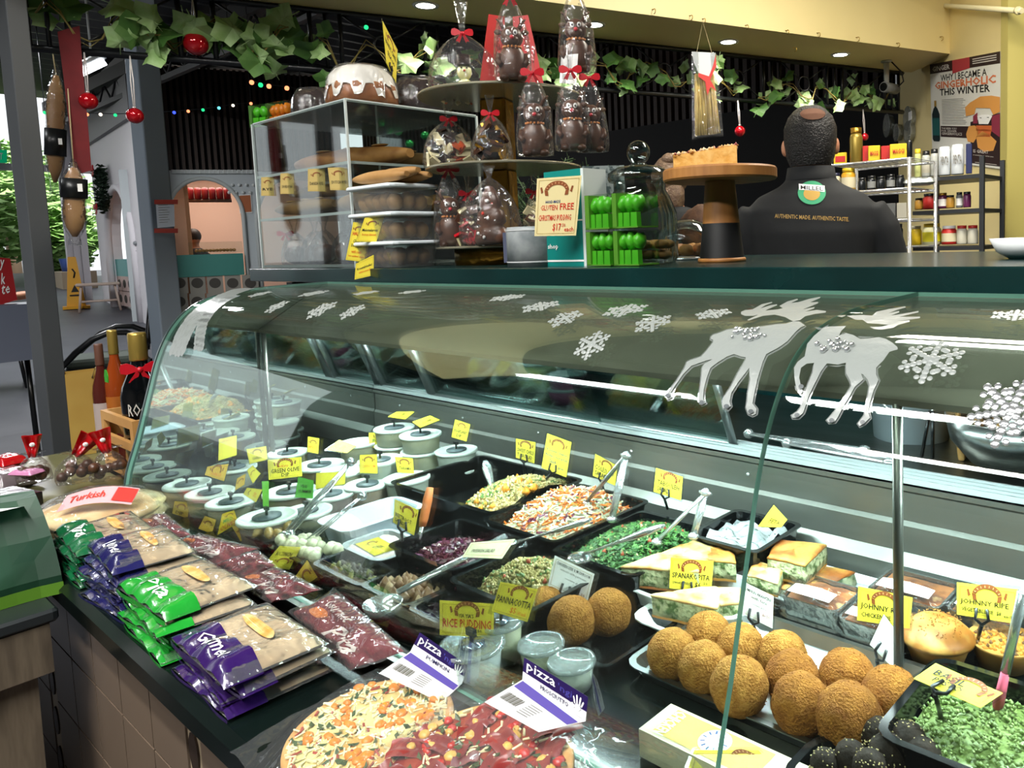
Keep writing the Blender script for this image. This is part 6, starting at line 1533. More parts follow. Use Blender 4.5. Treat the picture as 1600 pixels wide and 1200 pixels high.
b = PY(1098, 330, 1.78); m = MB(); m.ball((b.x, b.y, ZC + .075), (.075, .06, .075), 20, 14, amp=.12, fr=5, seed=3); obj('dark_loaf', m, mat('rye_loaf', '#3a2416', .7, col2='#5a3a22', scale=30, bump=.6), None, 'dark rye loaf behind the cake stand pedestal', 'bread')
b = PY(1606, 405, 1.4); b.z = ZC; m = MB(); m.lathe([(.03, 0), (.05, .012), (.062, .035), (.060, .035), (.048, .014), (.001, .006)], tuple(b), 32, cap1=False); obj('white_bowl', m, WHITEP, None, 'small white bowl on the green counter', 'bowl')
# ================================================================== things on the front ledge
PITA = mat('pita_bread', '#d6c19a', .7, col2='#c3a478', scale=9, lo=.35, hi=.7, bump=.15)
MAROON = mat('maroon_print', '#5e0f18', .25, col2='#6c1620', scale=12, coat=.4, bump=.35, bscale=22)
PACKF = film('pack_film', '#ffffff', .9, .07, .1, bump=1.3, bscale=30, haze=.05)
def print_mat(n, c): return mat(n, c, .22, coat=.5, bump=.35, bscale=24)
PGREEN = print_mat('green_print', '#1d8a2c'); PDGREEN = print_mat('dark_green_print', '#0f5a34'); PPURP = print_mat('purple_print', '#2c1450'); PNAVY = print_mat('navy_print', '#1c1b4c')
def soft_slab(m, x0, x1, y0, y1, z0, h, seed, amp=.006, n=16, mi=0, edge=.35):
 """puffy sealed pack: two noisy sheets meeting at the rim"""
 def top(u, v):
  e = min(1, min(u, 1 - u, v, 1 - v) / edge * 2.2) ** .5
  return (x0 + (x1 - x0) * u, y0 + (y1 - y0) * v, z0 + h * (.35 + .65 * e) + amp * noise.noise(Vector((u * 5 + seed, v * 5, seed))) * e)
 def bot(u, v):
  e = min(1, min(u, 1 - u, v, 1 - v) / edge * 2.2) ** .5
  return (x0 + (x1 - x0) * (1 - u), y0 + (y1 - y0) * v, z0 + h * (.35 - .35 * e))
 m.grid(top, n, n, True, mi); m.grid(bot, n, n, True, mi)
def pita_pack(x, y0, y1, z, w, h, printm, label, seed, tilt=0.0, text='Pita', top=True):
 t = thing('flatbread_pack', label, 'bread pack', (x, (y0 + y1) / 2, z), 'flatbread packs piled on the ledge')
 L = y1 - y0; M_ = Matrix.Translation((x, (y0 + y1) / 2, z)) @ Matrix.Rotation(seed * .9 % .16 - .08, 4, 'Z') @ Matrix.Rotation(math.radians(tilt), 4, 'X')
 m = MB(); m.at(M_); soft_slab(m, -w * .46, w * .46, -L * .46, L * .48, .001, h * .9, seed, .004); obj('bread', m, PITA, t)
 m = MB(); m.at(M_); soft_slab(m, -w / 2, w / 2, -L / 2, L / 2, 0, h * 1.06, seed, .006); obj('wrapper', m, PACKF, t)
 m = MB(); m.at(M_)
 def band(u, v):
  uu = u; vv = v * .36
  e = min(1, min(uu, 1 - uu, vv + .02) / .35 * 2.2) ** .5
  return (-w * .505 + w * 1.01 * uu, -L * .505 + L * vv, h * 1.1 * (.30 + .74 * e) + .007 * noise.noise(Vector((uu * 5 + seed, vv * 5, seed))) * e + .003 * math.sin(uu * 23 + seed))
 m.grid(band, 18, 8);
 m.grid(lambda u, v: (-w * .505 + w * 1.01 * u, -L * .505 - .002 * math.sin(u * 9), h * .36 * (1 - v)), 18, 2)
 pb = obj('printed_end', m, printm, t)
 if top:
  m = MB(); m.at(M_)
  fn = lambda u, v, k=1: Vector(band(u, v)) + Vector((0, -.0008, .0014))
  put_text(m, text, fn, .30, .30, .72, .75, shear=.2); obj('lettering', m, WHITE, pb)
  m = MB(); m.at(M_);
  def bp(u, v, k=1): return Vector((-w * .3 + w * .6 * u, L * (.02 + .16 * v), h * 1.06 + .003 * k + .004 * noise.noise(Vector((u * 3, v * 3, seed)))))
  uvpoly(m, bp, circ(.5, .5, .42, .42, 20)); obj('bread_picture', m, mat('bread_picture', '#c08a3c', .35, col2='#e0c084', scale=40), t)
piles = [(-1.80, 5, PDGREEN, 'dark green ended', 'Pita'), (-1.585, 6, PNAVY, 'navy purple ended', 'Lebanese'), (-1.375, 5, PGREEN, 'bright green ended', 'Pita'), (-1.145, 4, PPURP, 'deep purple ended', 'Gourmet')]
for pi_, (x, n, pm, nm, tx) in enumerate(piles):
 for k in range(n):
  last = k == n - 1; h = .0135
  pita_pack(x + .012 * math.sin(k * 2 + pi_), .36 + .006 * (k % 3), .50 - .004 * (k % 2), ZL + .001 + k * h, .20, h if not last else .022, pm, nm + (' flatbread pack, %s from the ledge in its pile' % ('first', 'second', 'third', 'fourth', 'fifth')[k] if not last else ' flatbread pack topping its pile on the ledge'), pi_ * 10 + k + .3, tilt=0, text=tx, top=last)
def lean_pack(q, y, label, seed, tilt=52, text=True):
 cx = sum(a[0] for a in q) / 4; cy = sum(a[1] for a in q) / 4
 c = PY(cx, cy, y); n = Vector((0, -math.cos(math.radians(tilt)), math.sin(math.radians(tilt))))
 Q = [PN(a[0], a[1], c, n) for a in q]; fn0 = quadmap(Q, 1.0);
 t = thing('flatbread_pack', label, 'bread pack', tuple((Q[2] + Q[3]) / 2), 'maroon flatbread packs along the glass')
 def srf(u, v, k=0.0):
  e = max(0, min(u, 1 - u, v, 1 - v)); e = min(1, e / .2) ** .5
  return fn0(u, v, .010 * e + .0045 * noise.noise(Vector((u * 6 + seed, v * 5, seed))) + .0015 * math.sin(u * 31 + v * 9) + k)
 m = MB(); m.grid(lambda u, v: srf(u, v), 22, 16); m.grid(lambda u, v: fn0(1 - u, v, -.008 * min(1, 5 * min(u, 1 - u, v, 1 - v))), 10, 8); obj('wrapper', m, MAROON, t)
 if text:
  m = MB(); put_text(m, 'Pita', lambda u, v: srf(u, v, .0012), .48, .12, .86, .55, shear=.25, bold=.02); put_text(m, 'Gourmet', lambda u, v: srf(u, v, .0012), .12, .62, .50, .86, shear=.2, bold=.015); obj('lettering', m, mat('silver_script', '#cfc9c0', .3), t)
  m = MB(); uvpoly(m, lambda u, v, k=1: srf(u, v, .0010), circ(.22, .42, .10, .14, 16)); obj('bread_picture', m, mat('bread_orange', '#b5651f', .4), t)
 m = MB(); m.grid(lambda u, v: srf(-.04 + 1.08 * u, -.05 + 1.10 * v, .003), 22, 14); obj('film', m, PACKF, t)
lean_pack([(257, 803), (298, 836), (250, 850), (207, 816)], .53, 'maroon flatbread pack beside the wrapped round bread', 1)
lean_pack([(315, 836), (402, 858), (338, 885), (267, 847)], .53, 'maroon flatbread pack below the pickle tickets', 2)
lean_pack([(402, 862), (430, 884), (375, 905), (338, 884)], .53, 'creased maroon flatbread pack between two others', 3, text=False)
lean_pack([(428, 886), (500, 922), (424, 942), (360, 908)], .53, 'maroon flatbread pack by the small olive tray', 4)
lean_pack([(526, 926), (632, 1018), (548, 1046), (457, 958)], .535, 'largest maroon flatbread pack beside the pumpkin pizza', 5)
def pizza(c, r, tiltx, label, kind, seed):
 c = Vector(c); t = thing('packed_pizza', label, 'pizza', tuple(c)); M_ = Matrix.Translation(c) @ Matrix.Rotation(math.radians(tiltx), 4, 'X')
 m = MB(); m.at(M_); m.lathe([(.001, 0), (r * .97, 0), (r, .005), (r * .985, .010), (r * .93, .011), (.001, .009)], (0, 0, 0), 48, cap1=False, fl=lambda a, z: 1 + .02 * noise.noise(Vector((math.cos(a) * 2, math.sin(a) * 2, seed)))); obj('crust', m, mat('pizza_crust', '#c08a48', .6, col2='#d9ae6c', scale=20, bump=.3), t)
 rs = random.Random(seed)
 if kind == 'pumpkin':
  base = mat('melted_cheese', '#d9cf8a', .45, col2='#c98c34', scale=16, lo=.45, hi=.7, bump=.4)
  tops = [(mat('cheese_shred', '#e6dfae', .5), 420, 'sl'), (mat('pumpkin_chunk', '#d9801e', .35), 46, 'ch'), (mat('basil_dark', '#2f4a1e', .5), 80, 'lf'), (mat('onion_red', '#9c3a2a', .4), 40, 'sl')]
 else:
  base = mat('tomato_base', '#7c1f16', .35, col2='#9a3a1e', scale=14, bump=.4)
  tops = [(mat('prosciutto', '#6b1d1c', .3, col2='#84302a', scale=20), 40, 'fl'), (mat('cheese_shred', '#e6dfae', .5), 170, 'sl'), (mat('pesto_dark', '#3b4a22', .4), 150, 'lf'), (mat('tomato_red', '#b3261a', .25), 40, 'ch'), (mat('cheese_gold', '#d0a24c', .4), 40, 'ch')]
 m = MB(); m.at(M_); m.lathe([(r * .95, .0105), (r * .6, .013), (.001, .013)], (0, 0, 0), 40, cap0=False, cap1=False); obj('sauce', m, base, t)
 for mt, n, k in tops:
  m = MB(); m.at(M_)
  for i in range(n):
   a = rs.uniform(0, 6.28); q = r * .92 * math.sqrt(rs.random()); p = Vector((q * math.cos(a), q * math.sin(a), .0135))
   if k == 'sl': bit(m, p, Vector((rs.uniform(-1, 1), rs.uniform(-1, 1), rs.uniform(-.3, .3))), .012, .0025, .0018, 0)
   elif k == 'ch': m.ball(p, (rs.uniform(.005, .010), rs.uniform(.004, .008), .004), 8, 6, amp=.2, seed=i)
   elif k == 'fl':
    b_ = rs.uniform(0, 6.28); u = Vector((math.cos(b_), math.sin(b_), 0)); v = Vector((-u.y, u.x, 0)); L = rs.uniform(.015, .03)
    m.grid(lambda s, w: tuple(p + u * L * (s - .5) * 2 + v * L * .5 * (w - .5) * 2 + Vector((0, 0, .002 + .003 * math.sin(s * 6 + i) + .002 * math.sin(w * 7)))), 5, 4)
   else: leaf(m, p + Vector((0, 0, .002)), .006, 0)
  o = obj('topping', m, mt, t); o['kind'] = 'stuff'
 m = MB(); m.at(M_)
 def wr(u, v):
  x = (u - .5) * 2.5 * r; y = (v - .5) * 2.3 * r; d = math.hypot(x, y) / r
  z = .019 if d < .95 else max(.002, .019 - (d - .95) * .06)
  return (x, y, z + .004 * noise.noise(Vector((u * 7 + seed, v * 7, seed))) + .0015 * math.sin(x * 160 + y * 60))
 m.grid(wr, 40, 36); obj('film', m, film('pizza_film', '#ffffff', .5, .02, .08, bump=.6, bscale=26, haze=.03), t)
 return t
pizza((-.86, .452, ZL + .006), .100, 4, 'wrapped pumpkin and cheese pizza on the ledge', 'pumpkin', 3)
pizza((-.672, .462, ZL + .022), .112, 9, 'wrapped prosciutto pizza on the ledge', 'prosciutto', 5)
def pizza_label(q1, q2, y, flavour, label):
 cx = sum(a[0] for a in q1) / 4; cy = sum(a[1] for a in q1) / 4; c = PY(cx, cy, y); n = card_plane(c, 0, 28)
 Q = [PN(a[0], a[1], c, n) for a in q1]; t = thing('pizza_label', label, 'label', tuple((Q[2] + Q[3]) / 2)); f0 = quadmap(Q, 0)
 m = MB(); m.slab([f0(0, 0), f0(1, 0), f0(1, 1), f0(0, 1)], .0008); obj('card', m, mat('label_white', '#e6e4e8', .35), t)
 f1 = quadmap(Q, .0006); m = MB(); uvpoly(m, f1, [(0, .38), (1, .38), (1, 1), (0, 1)]); obj('navy_band', m, mat('label_navy', '#1d1246', .3, col2='#32175e', scale=8), t)
 f2 = quadmap(Q, .0011); m = MB(); put_text(m, 'pizza', f2, .05, .42, .50, .94, bold=.01); obj('title', m, WHITE, t)
 m = MB(); put_text(m, "'ngi", f2, .54, .46, .76, .84); obj('title_tail', m, mat('label_violet', '#3f3a8c', .4), t)
 m = MB(); put_text(m, flavour, f2, .28, .10, .72, .28); obj('flavour', m, mat('label_ink', '#2a2350', .4), t)
 m = MB()                                  # white open hand emblem: palm, four fingers, thumb
 A = .48
 uvpoly(m, f2, circ(.86, .34, .045, .13, 12))
 for (dx, an, ln) in ((-.045, 112, .26), (-.012, 98, .36), (.022, 84, .34), (.052, 68, .24)):
  a = math.radians(an); bx = .86 + dx; by = .42; ex = bx + math.cos(a) * ln * .28; ey = by + math.sin(a) * ln; w = .012; uvpoly(m, f2, [(bx - w, by), (bx + w, by), (ex + w, ey), (ex, ey + .05), (ex - w, ey)])
 uvpoly(m, f2, [(.82, .3), (.78, .42), (.765, .40), (.80, .24)])
 uvpoly(m, f2, [(.80, .02), (.94, .02), (.90, .2), (.83, .2)])
 obj('hand_emblem', m, WHITE, t)
 c2 = (Q[2] + Q[3]) / 2; e_ = (Q[2] - Q[3]).normalized(); n2 = e_.cross(Vector((.35, 1, .30))).normalized(); Q2 = [Q[3], Q[2]] + [PN(a[0], a[1], c2, n2) for a in q2]; f3 = quadmap(Q2, 0)
 m = MB(); m.slab([f3(0, 0), f3(1, 0), f3(1, 1), f3(0, 1)], .0006); obj('flap', m, mat('label_white', '#e6e4e8', .35), t)
 f4 = quadmap(Q2, .0006); m = MB(); uvpoly(m, f4, [(.02, .74), (.98, .62), (.98, .86), (.02, .98)]); obj('violet_band', m, mat('label_violet2', '#5a4aa0', .4), t)
 m = MB()
 for i in range(14): uvquad(m, f4, .06 + i * .02, .3, .068 + i * .02 + .006 * (i % 3), .55)
 for i in range(6): uvquad(m, f4, .42, .55 - .07 * i, .62, .57 - .07 * i)
 obj('barcode', m, INKG, t)
pizza_label([(656, 988), (731, 1040), (722, 1068), (641, 1018)], [(690, 1098), (592, 1052)], .548, 'PUMPKIN', 'white and navy pumpkin pizza label leaning on the glass')
pizza_label([(819, 1027), (919, 1089), (915, 1127), (816, 1062)], [(842, 1144), (757, 1097)], .545, 'PROSCIUTTO', 'white and navy prosciutto pizza label leaning on the glass')
t = thing('wrapped_bread', 'stack of flat round bread in a clear bag with a pink label', 'bread', (-2.02, .475, ZL))
m = MB()
for k in range(3): m.lathe([(.001, 0), (.112, .001), (.120, .010), (.108, .021), (.06, .026), (.001, .027)], (-2.02 + .006 * k, .478, ZL + .001 + k * .021), 36, cap1=False, fl=lambda a, z: 1 + .05 * noise.noise(Vector((math.cos(a) * 2, math.sin(a) * 2, k))))
obj('bread', m, mat('turkish_bread', '#c99b5c', .6, col2='#e3cb98', scale=12, lo=.35, hi=.65, bump=.25), t)
m = MB(); m.ball((-2.02, .475, ZL + .040), (.142, .125, .055), 30, 16, amp=.12, fr=4, seed=5, flatbase=.038); obj('bag', m, WRAP, t)
f0 = lambda u, v, k=1: Vector((-1.98 + .08 * u - .04 * v, .395 + .11 * u + .03 * v, ZL + .098 + .012 * math.sin(PI * u) - .02 * (1 - v)))
m = MB(); m.grid(lambda u, v: f0(u, v), 8, 5); obj('paper_label', m, mat('pink_label', '#d9a0a4', .45), t)
m = MB(); m.grid(lambda u, v: f0(.72 + .28 * u, .1 + .8 * v) + Vector((0, 0, .002)), 3, 3); obj('red_tab', m, mat('red_label', '#d0342f', .4), t)
m = MB(); put_text(m, 'Turkish', lambda u, v: f0(u, v) + Vector((0, 0, .002)), .1, .3, .6, .7); obj('lettering', m, INKR, t)
REDF = print_mat('red_foil_print', '#b00e14')
def choc_bag(px, py, z, w, h, label, lean, seed, top='red'):
 b = PZ(px, py, z); r, f_ = side_dir(b); t = thing('chocolate_bag', label, 'bag', tuple(b), 'red topped chocolate bags'); m = MB()
 for k in range(9):
  p = b + r * rnd.uniform(-.4, .4) * w + f_ * rnd.uniform(-.02, .02) + Vector((0, 0, .012 + rnd.random() * h * .3)); m.ball(p, .013, 8, 6)
 obj('chocolates', m, CHOC, t)
 cello_bag(t, tuple(b), w, w * .7, h * .62, .25, .005, seed, rot=math.atan2(r.y, r.x))
 c = b + Vector((0, 0, h * .55)); d = (Vector((0, 0, 1)) + r * lean).normalized(); u = r - d * r.dot(d); u.normalize(); m = MB()
 m.grid(lambda s, v: tuple(c + d * h * .5 * v + u * w * .5 * (s - .5) * (.45 + .75 * v) + f_ * (.006 * math.sin(s * 9 + seed) + .004 * math.sin(v * 8))), 10, 8); m.grid(lambda s, v: tuple(c + d * h * .5 * v - u * w * .5 * (s - .5) * (.45 + .75 * v) - f_ * (.008 + .004 * math.sin(s * 9))), 10, 8)
 hd = obj('header', m, REDF, t)
 m = MB(); p = c + d * h * .3 + f_ * .012; m.at(frame(tuple(p), u, f_)); m.lathe([(.006, -.004), (.006, -.003), (.001, -.003)], (0, 0, 0), 12, cap0=False, cap1=False); obj('white_logo', m, WHITE, hd)
choc_bag(55, 752, ZL + .03, .07, .115, 'chocolate bag with an upright red header', .05, 1)
choc_bag(122, 752, ZL + .03, .09, .12, 'chocolate bag with its red header bent over', .8, 2)
choc_bag(172, 748, ZL + .03, .08, .125, 'chocolate bag with red header against the wooden crate', -.2, 3)
def flat_packet(px, py, z, w, d, h, rz, mt, label):
 b = PZ(px, py, z); m = MB(); m.at(TR(tuple(b), rz)); soft_slab(m, -w / 2, w / 2, -d / 2, d / 2, 0, h, px, .004); return obj('sweet_packet', m, mt, None, label, 'packet')
flat_packet(15, 762, ZL + .001, .12, .10, .05, .3, print_mat('grey_print', '#6b6064'), 'grey sweet packet lying by the red topped bags')
flat_packet(42, 742, ZL + .052, .07, .04, .015, .5, print_mat('pink_print', '#c985ad'), 'small pink sweet packet on the grey one')
flat_packet(12, 728, ZL + .04, .09, .06, .03, .2, REDF, 'red sweet packet behind the grey one')
b = PZ(12, 800, ZL + .002); m = MB(); m.at(TR(tuple(b), .25)); m.rbox((0, 0, .022), (.13, .09, .044), .003); obj('chocolate_carton', m, print_mat('dark_carton', '#181014'), None, 'dark chocolate carton with pale print at the table edge', 'carton')
def crate():
 x0, x1, y0, y1 = -2.60, -2.335, .64, .78; z0 = ZL; h = .175
 t = thing('wooden_crate', 'oak bottle crate with a slot handle at the case end', 'crate', ((x0 + x1) / 2, (y0 + y1) / 2, z0)); OAK = WOODP
 th = .012
 m = MB(); m.box(((x0 + x1) / 2, (y0 + y1) / 2, z0 + .006), (x1 - x0, y1 - y0, .012)); obj('floor_board', m, OAK, t)
 for y in (y0, y1 - th):                   # side frames with hand slot
  m = MB(); yc = y + th / 2
  m.box((x0 + .012, yc, z0 + h / 2), (.024, th, h)); m.box((x1 - .012, yc, z0 + h / 2), (.024, th, h)); m.box(((x0 + x1) / 2, yc, z0 + h - .012), (x1 - x0 - .048, th, .024)); m.box(((x0 + x1) / 2, yc, z0 + h * .58), (x1 - x0 - .048, th, .022)); m.box(((x0 + x1) / 2, yc, z0 + .02), (x1 - x0 - .048, th, .04)); obj('side_frame', m, OAK, t)
 for x in (x0 - .001, x1 - th + .001):
  m = MB(); m.box((x + th / 2, (y0 + y1) / 2, z0 + h / 2), (th, y1 - y0 - 2 * th, h)); obj('end_board', m, OAK, t)
 m = MB(); m.box(((x0 + x1) / 2, y0 + .03, z0 + .06), (x1 - x0 - .05, .004, .09)); obj('red_liner', m, mat('red_liner', '#5c1012', .6), t)
crate()
def bottle(px, py_base, py_top, y, r, glassc, cap, label, lab=None, text=None, bowed=False):
 b = PY(px, py_base, y); b.z = ZL + .013; tp = PY(px, py_top, y); H = tp.z - b.z
 t = thing('bottle', label, 'bottle', tuple(b))
 m = MB(); m.lathe([(.001, 0), (r, .002), (r, H * .55), (r * .9, H * .62), (r * .42, H * .76), (r * .38, H * .82)], tuple(b), 28, cap1=False); obj('glass', m, glassc, t)
 m = MB(); m.lathe([(r * .42, H * .80), (r * .44, H * .81), (r * .44, H * .985), (r * .40, H), (.001, H)], tuple(b), 24, cap1=False); obj('cap', m, cap, t)
 if lab:
  m = MB(); m.lathe([(r * 1.01, H * .18), (r * 1.01, H * .46)], tuple(b), 28, cap0=False, cap1=False); obj('label', m, lab, t)
 if text:
  rr, f_ = side_dir(b)
  def cyl_map(u, v):
   a = (u - .5) * 1.6; d = f_ * math.cos(a) + rr * math.sin(a); return b + d * (r * 1.025) + Vector((0, 0, H * (.30 + .22 * v)))
  m = MB(); put_text(m, text[0], cyl_map, .05, .55, .95, .95); put_text(m, text[1], cyl_map, .15, .0, .85, .42); obj('lettering', m, mat('bottle_print', '#b9b6ae', .4), t)
 if bowed: bow(t, b + Vector((0, 0, H * .74)) + side_dir(b)[1] * r * .7, .045)
 return t
GOLDC = mat('gold_cap', '#b59a4c', .3, .7)
bottle(230, 700, 522, .70, .050, mat('black_glass', '#07090b', .08, coat=.5), GOLDC, 'dark gin bottle with a red bow in the crate', None, ('ROCHE', 'GIN'), True)
bottle(191, 690, 518, .73, .030, mat('amber_drink', '#8a3a12', .1, coat=.5), GOLDC, 'amber bottle with a gold cap and green tag', mat('amber_label', '#a05a1e', .4))
bottle(168, 690, 540, .70, .026, mat('plum_glass', '#4a1c16', .15, coat=.5), mat('brown_cap', '#5c3a2c', .5), 'slim reddish bottle wrapped in film', mat('pale_plum_label', '#a89a96', .4))
bottle(203, 692, 575, .755, .022, mat('dark_plum', '#12080c', .1, coat=.5), mat('red_cap', '#8a1016', .3), 'squat dark bottle with red cap in the crate', None)
b = PY(186, 585, .70); m = MB(); m.prism([(-.014, 0), (.014, 0), (.016, .02), (.006, .036), (-.008, .036), (-.016, .018)], .002, fn=lambda x, y, z: (b.x + x, b.y - z - .03, b.z - .018 + y)); obj('green_tag', m, mat('green_tag', '#2d9a1e', .4), None, 'shiny green paper tag on the amber bottle neck', 'tag')
def gold_bag():
 q = [(101, 585), (158, 578), (150, 700), (112, 705)]; c = PY(128, 640, .66); n = card_plane(c, 0, 0); Q = [PN(*a, c, n) for a in q]; back = -n * .07
 t = thing('gold_gift_bag', 'gold paper gift bag with cord handles beside the crate', 'bag', (c.x, c.y, ZL)); zb = ZL + .001
 lo = [Vector((Q[3].x, Q[3].y, zb)), Vector((Q[2].x, Q[2].y, zb))]
 m = MB(); f = [Q[0], Q[1], lo[1], lo[0]]; bk = [p + back for p in f]
 m.add(f + bk, [(0, 3, 2, 1), (4, 5, 6, 7), (0, 4, 7, 3), (1, 2, 6, 5), (3, 7, 6, 2)]); obj('paper', m, mat('gold_paper', '#c9a95c', .3, .35, col2='#b08a42', scale=4), t)
 tp = (Q[0] + Q[1]) / 2; r = (Q[1] - Q[0]).normalized(); m = MB(); m.tube([tp + r * .02 + n * .004 + Vector((0, 0, -.02)), tp + r * .03 + n * .012 + Vector((0, 0, .012)), tp + r * .045 + n * .006 + Vector((0, 0, -.05)), tp + r * .055 + n * .003 + Vector((0, 0, -.12))], .002, 6); obj('cord_handle', m, mat('cord', '#9c8a5c', .7), t)
gold_bag()
TW = mat('weathered_wood', '#6f6250', .8, col2='#4f4436', scale=7, stretch=(1, 5, 1), bump=.3)
tx0, tx1, ty0, ty1, tz = -2.75, -1.70, -.55, .33, .60
t = thing('side_table', 'weathered wooden side table with a dark top before the ledge', 'table', ((tx0 + tx1) / 2, (ty0 + ty1) / 2, 0))
m = MB(); m.rbox(((tx0 + tx1) / 2, (ty0 + ty1) / 2, tz - .012), (tx1 - tx0, ty1 - ty0, .024), .01); obj('table_top', m, mat('dark_table_top', '#23282a', .3), t)
for (c, d) in ((((tx0 + tx1) / 2, ty0 + .03, tz - .07), (tx1 - tx0 - .04, .03, .09)), (((tx0 + tx1) / 2, ty1 - .03, tz - .07), (tx1 - tx0 - .04, .03, .09)), ((tx1 - .02, (ty0 + ty1) / 2, tz - .07), (.03, ty1 - ty0 - .03, .09)), ((tx0 + .02, (ty0 + ty1) / 2, tz - .07), (.03, ty1 - ty0 - .03, .09))):
 m = MB(); m.box(c, d); obj('apron', m, TW, t)
for (x, y) in ((tx0 + .06, ty0 + .06), (tx1 - .06, ty0 + .06), (tx1 - .06, ty1 - .07), (tx0 + .06, ty1 - .07)):
 m = MB(); m.box((x, y, (tz - .1) / 2), (.06, .06, tz - .1), top=1.15); obj('leg', m, TW, t)
BAGG = mat('dark_green_paper', '#123f26', .5, col2='#0d3320', scale=6, bump=.1); LIMEB = mat('lime_band', '#5f8f28', .5)
def green_bag(cx, cy, w, d, h, rz, label, seed):
 t = thing('green_paper_bag', label, 'bag', (cx, cy, tz)); M_ = TR((cx, cy, tz + .0005), rz)
 n = 10; rings = []
 for k in range(6):
  v = k / 5; q = 1 - .12 * v * v; dd = d * (1 - .75 * v ** 2); zz = h * v; rg = []
  for (sx, sy) in [(-1 + 2 * i / n, -1) for i in range(n)] + [(1, -1 + 2 * i / 4) for i in range(4)] + [(1 - 2 * i / n, 1) for i in range(n)] + [(-1, 1 - 2 * i / 4) for i in range(4)]:
   rg.append((sx * w / 2 * q, sy * dd / 2 + .012 * noise.noise(Vector((sx * 2 + seed, sy, v * 3))), zz + .008 * noise.noise(Vector((sx * 2, sy, seed))) * v))
  rings.append(rg)
 m = MB(); m.at(M_); m.loft(rings, True, True, False); bd_ = obj('paper', m, BAGG, t)
 m = MB(); m.at(M_); m.loft([[(x * 1.004, y * 1.01, z) for x, y, z in rings[0]], [(x * 1.004, y * 1.01, z * .2 / .2) for x, y, z in [(p[0], p[1], h * .13) for p in rings[0]]]], False, False); obj('lime_band', m, LIMEB, t)
 m = MB(); m.at(M_); m.grid(lambda u, v: (-w * .42 + w * .8 * u, -d * .5 * (1 - .3 * u) + .06 * v, h * (.86 + .12 * math.sin(u * 4) * v) + .02), 10, 3); obj('ribbon_handle', m, mat('white_ribbon', '#cfd4d2', .5), t)
 m = MB(); m.at(M_); m.prism([(-.03, -.045), (.03, -.05), (.042, .01), (.02, .05), (-.035, .05)], .0012, fn=lambda x, y, z: (x - w * .10, -d * .5 - .022 - z, h * .72 + y)); obj('gift_tag', m, mat('tag_white', '#e4e6e6', .5), t)
green_bag(-1.885, .20, .33, .20, .175, 1.45, 'dark green paper gift bag with a white tag on the side table', 1)
green_bag(-2.16, .21, .24, .16, .15, 1.5, 'second dark green paper bag behind the tagged one', 2)
# ================================================================== inside the kiosk
def drape(bvh, off=.002):
 """maps photo pixels onto the first surface hit in bvh"""
 def fn(px, py):
  r = ray(px, py).normalized(); h, n, i, d = bvh.ray_cast(CAM, r)
  return (h - r * off) if h is not None else CAM + r * 2.5
 return fn
SKIN = mat('skin', '#c08a6a', .5, sss=.15, col2='#b47c5e', scale=20)
SHIRT = mat('black_shirt', '#0b0d0f', .85, col2='#111416', scale=9, bump=.15, bscale=14)
HAIR = mat('black_hair', '#0d0b0a', .45, col2='#171311', scale=60, bump=.8, bscale=180)
def sup(cx, cy, cz, a, b, R_, n=28, e=2.3, fx=None):
 o = []
 for k in range(n):
  t = 2 * PI * k / n; c, s = math.cos(t), math.sin(t)
  v = Vector((a * math.copysign(abs(c) ** (2 / e), c), b * math.copysign(abs(s) ** (2 / e), s), 0)); v.rotate(R_)
  o.append((cx + v.x, cy + v.y, cz))
 return o
def remeshed(mb, voxel, name):
 me = mb.data(name + '_src', SKIN); o = bpy.data.objects.new(name + '_src', me); COL.objects.link(o)
 md = o.modifiers.new('r', 'REMESH'); md.mode = 'VOXEL'; md.voxel_size = voxel; md.use_smooth_shade = True
 sm = o.modifiers.new('s', 'SMOOTH'); sm.iterations = 4; sm.factor = .5
 dg = bpy.context.evaluated_depsgraph_get(); ev = o.evaluated_get(dg); m2 = bpy.data.meshes.new_from_object(ev)
 vs = [tuple(v.co) for v in m2.vertices]; fs = [list(p.vertices) for p in m2.polygons]
 bpy.data.objects.remove(o); bpy.data.meshes.remove(me); bpy.data.meshes.remove(m2)
 out = MB(); out.add(vs, fs, True); return out
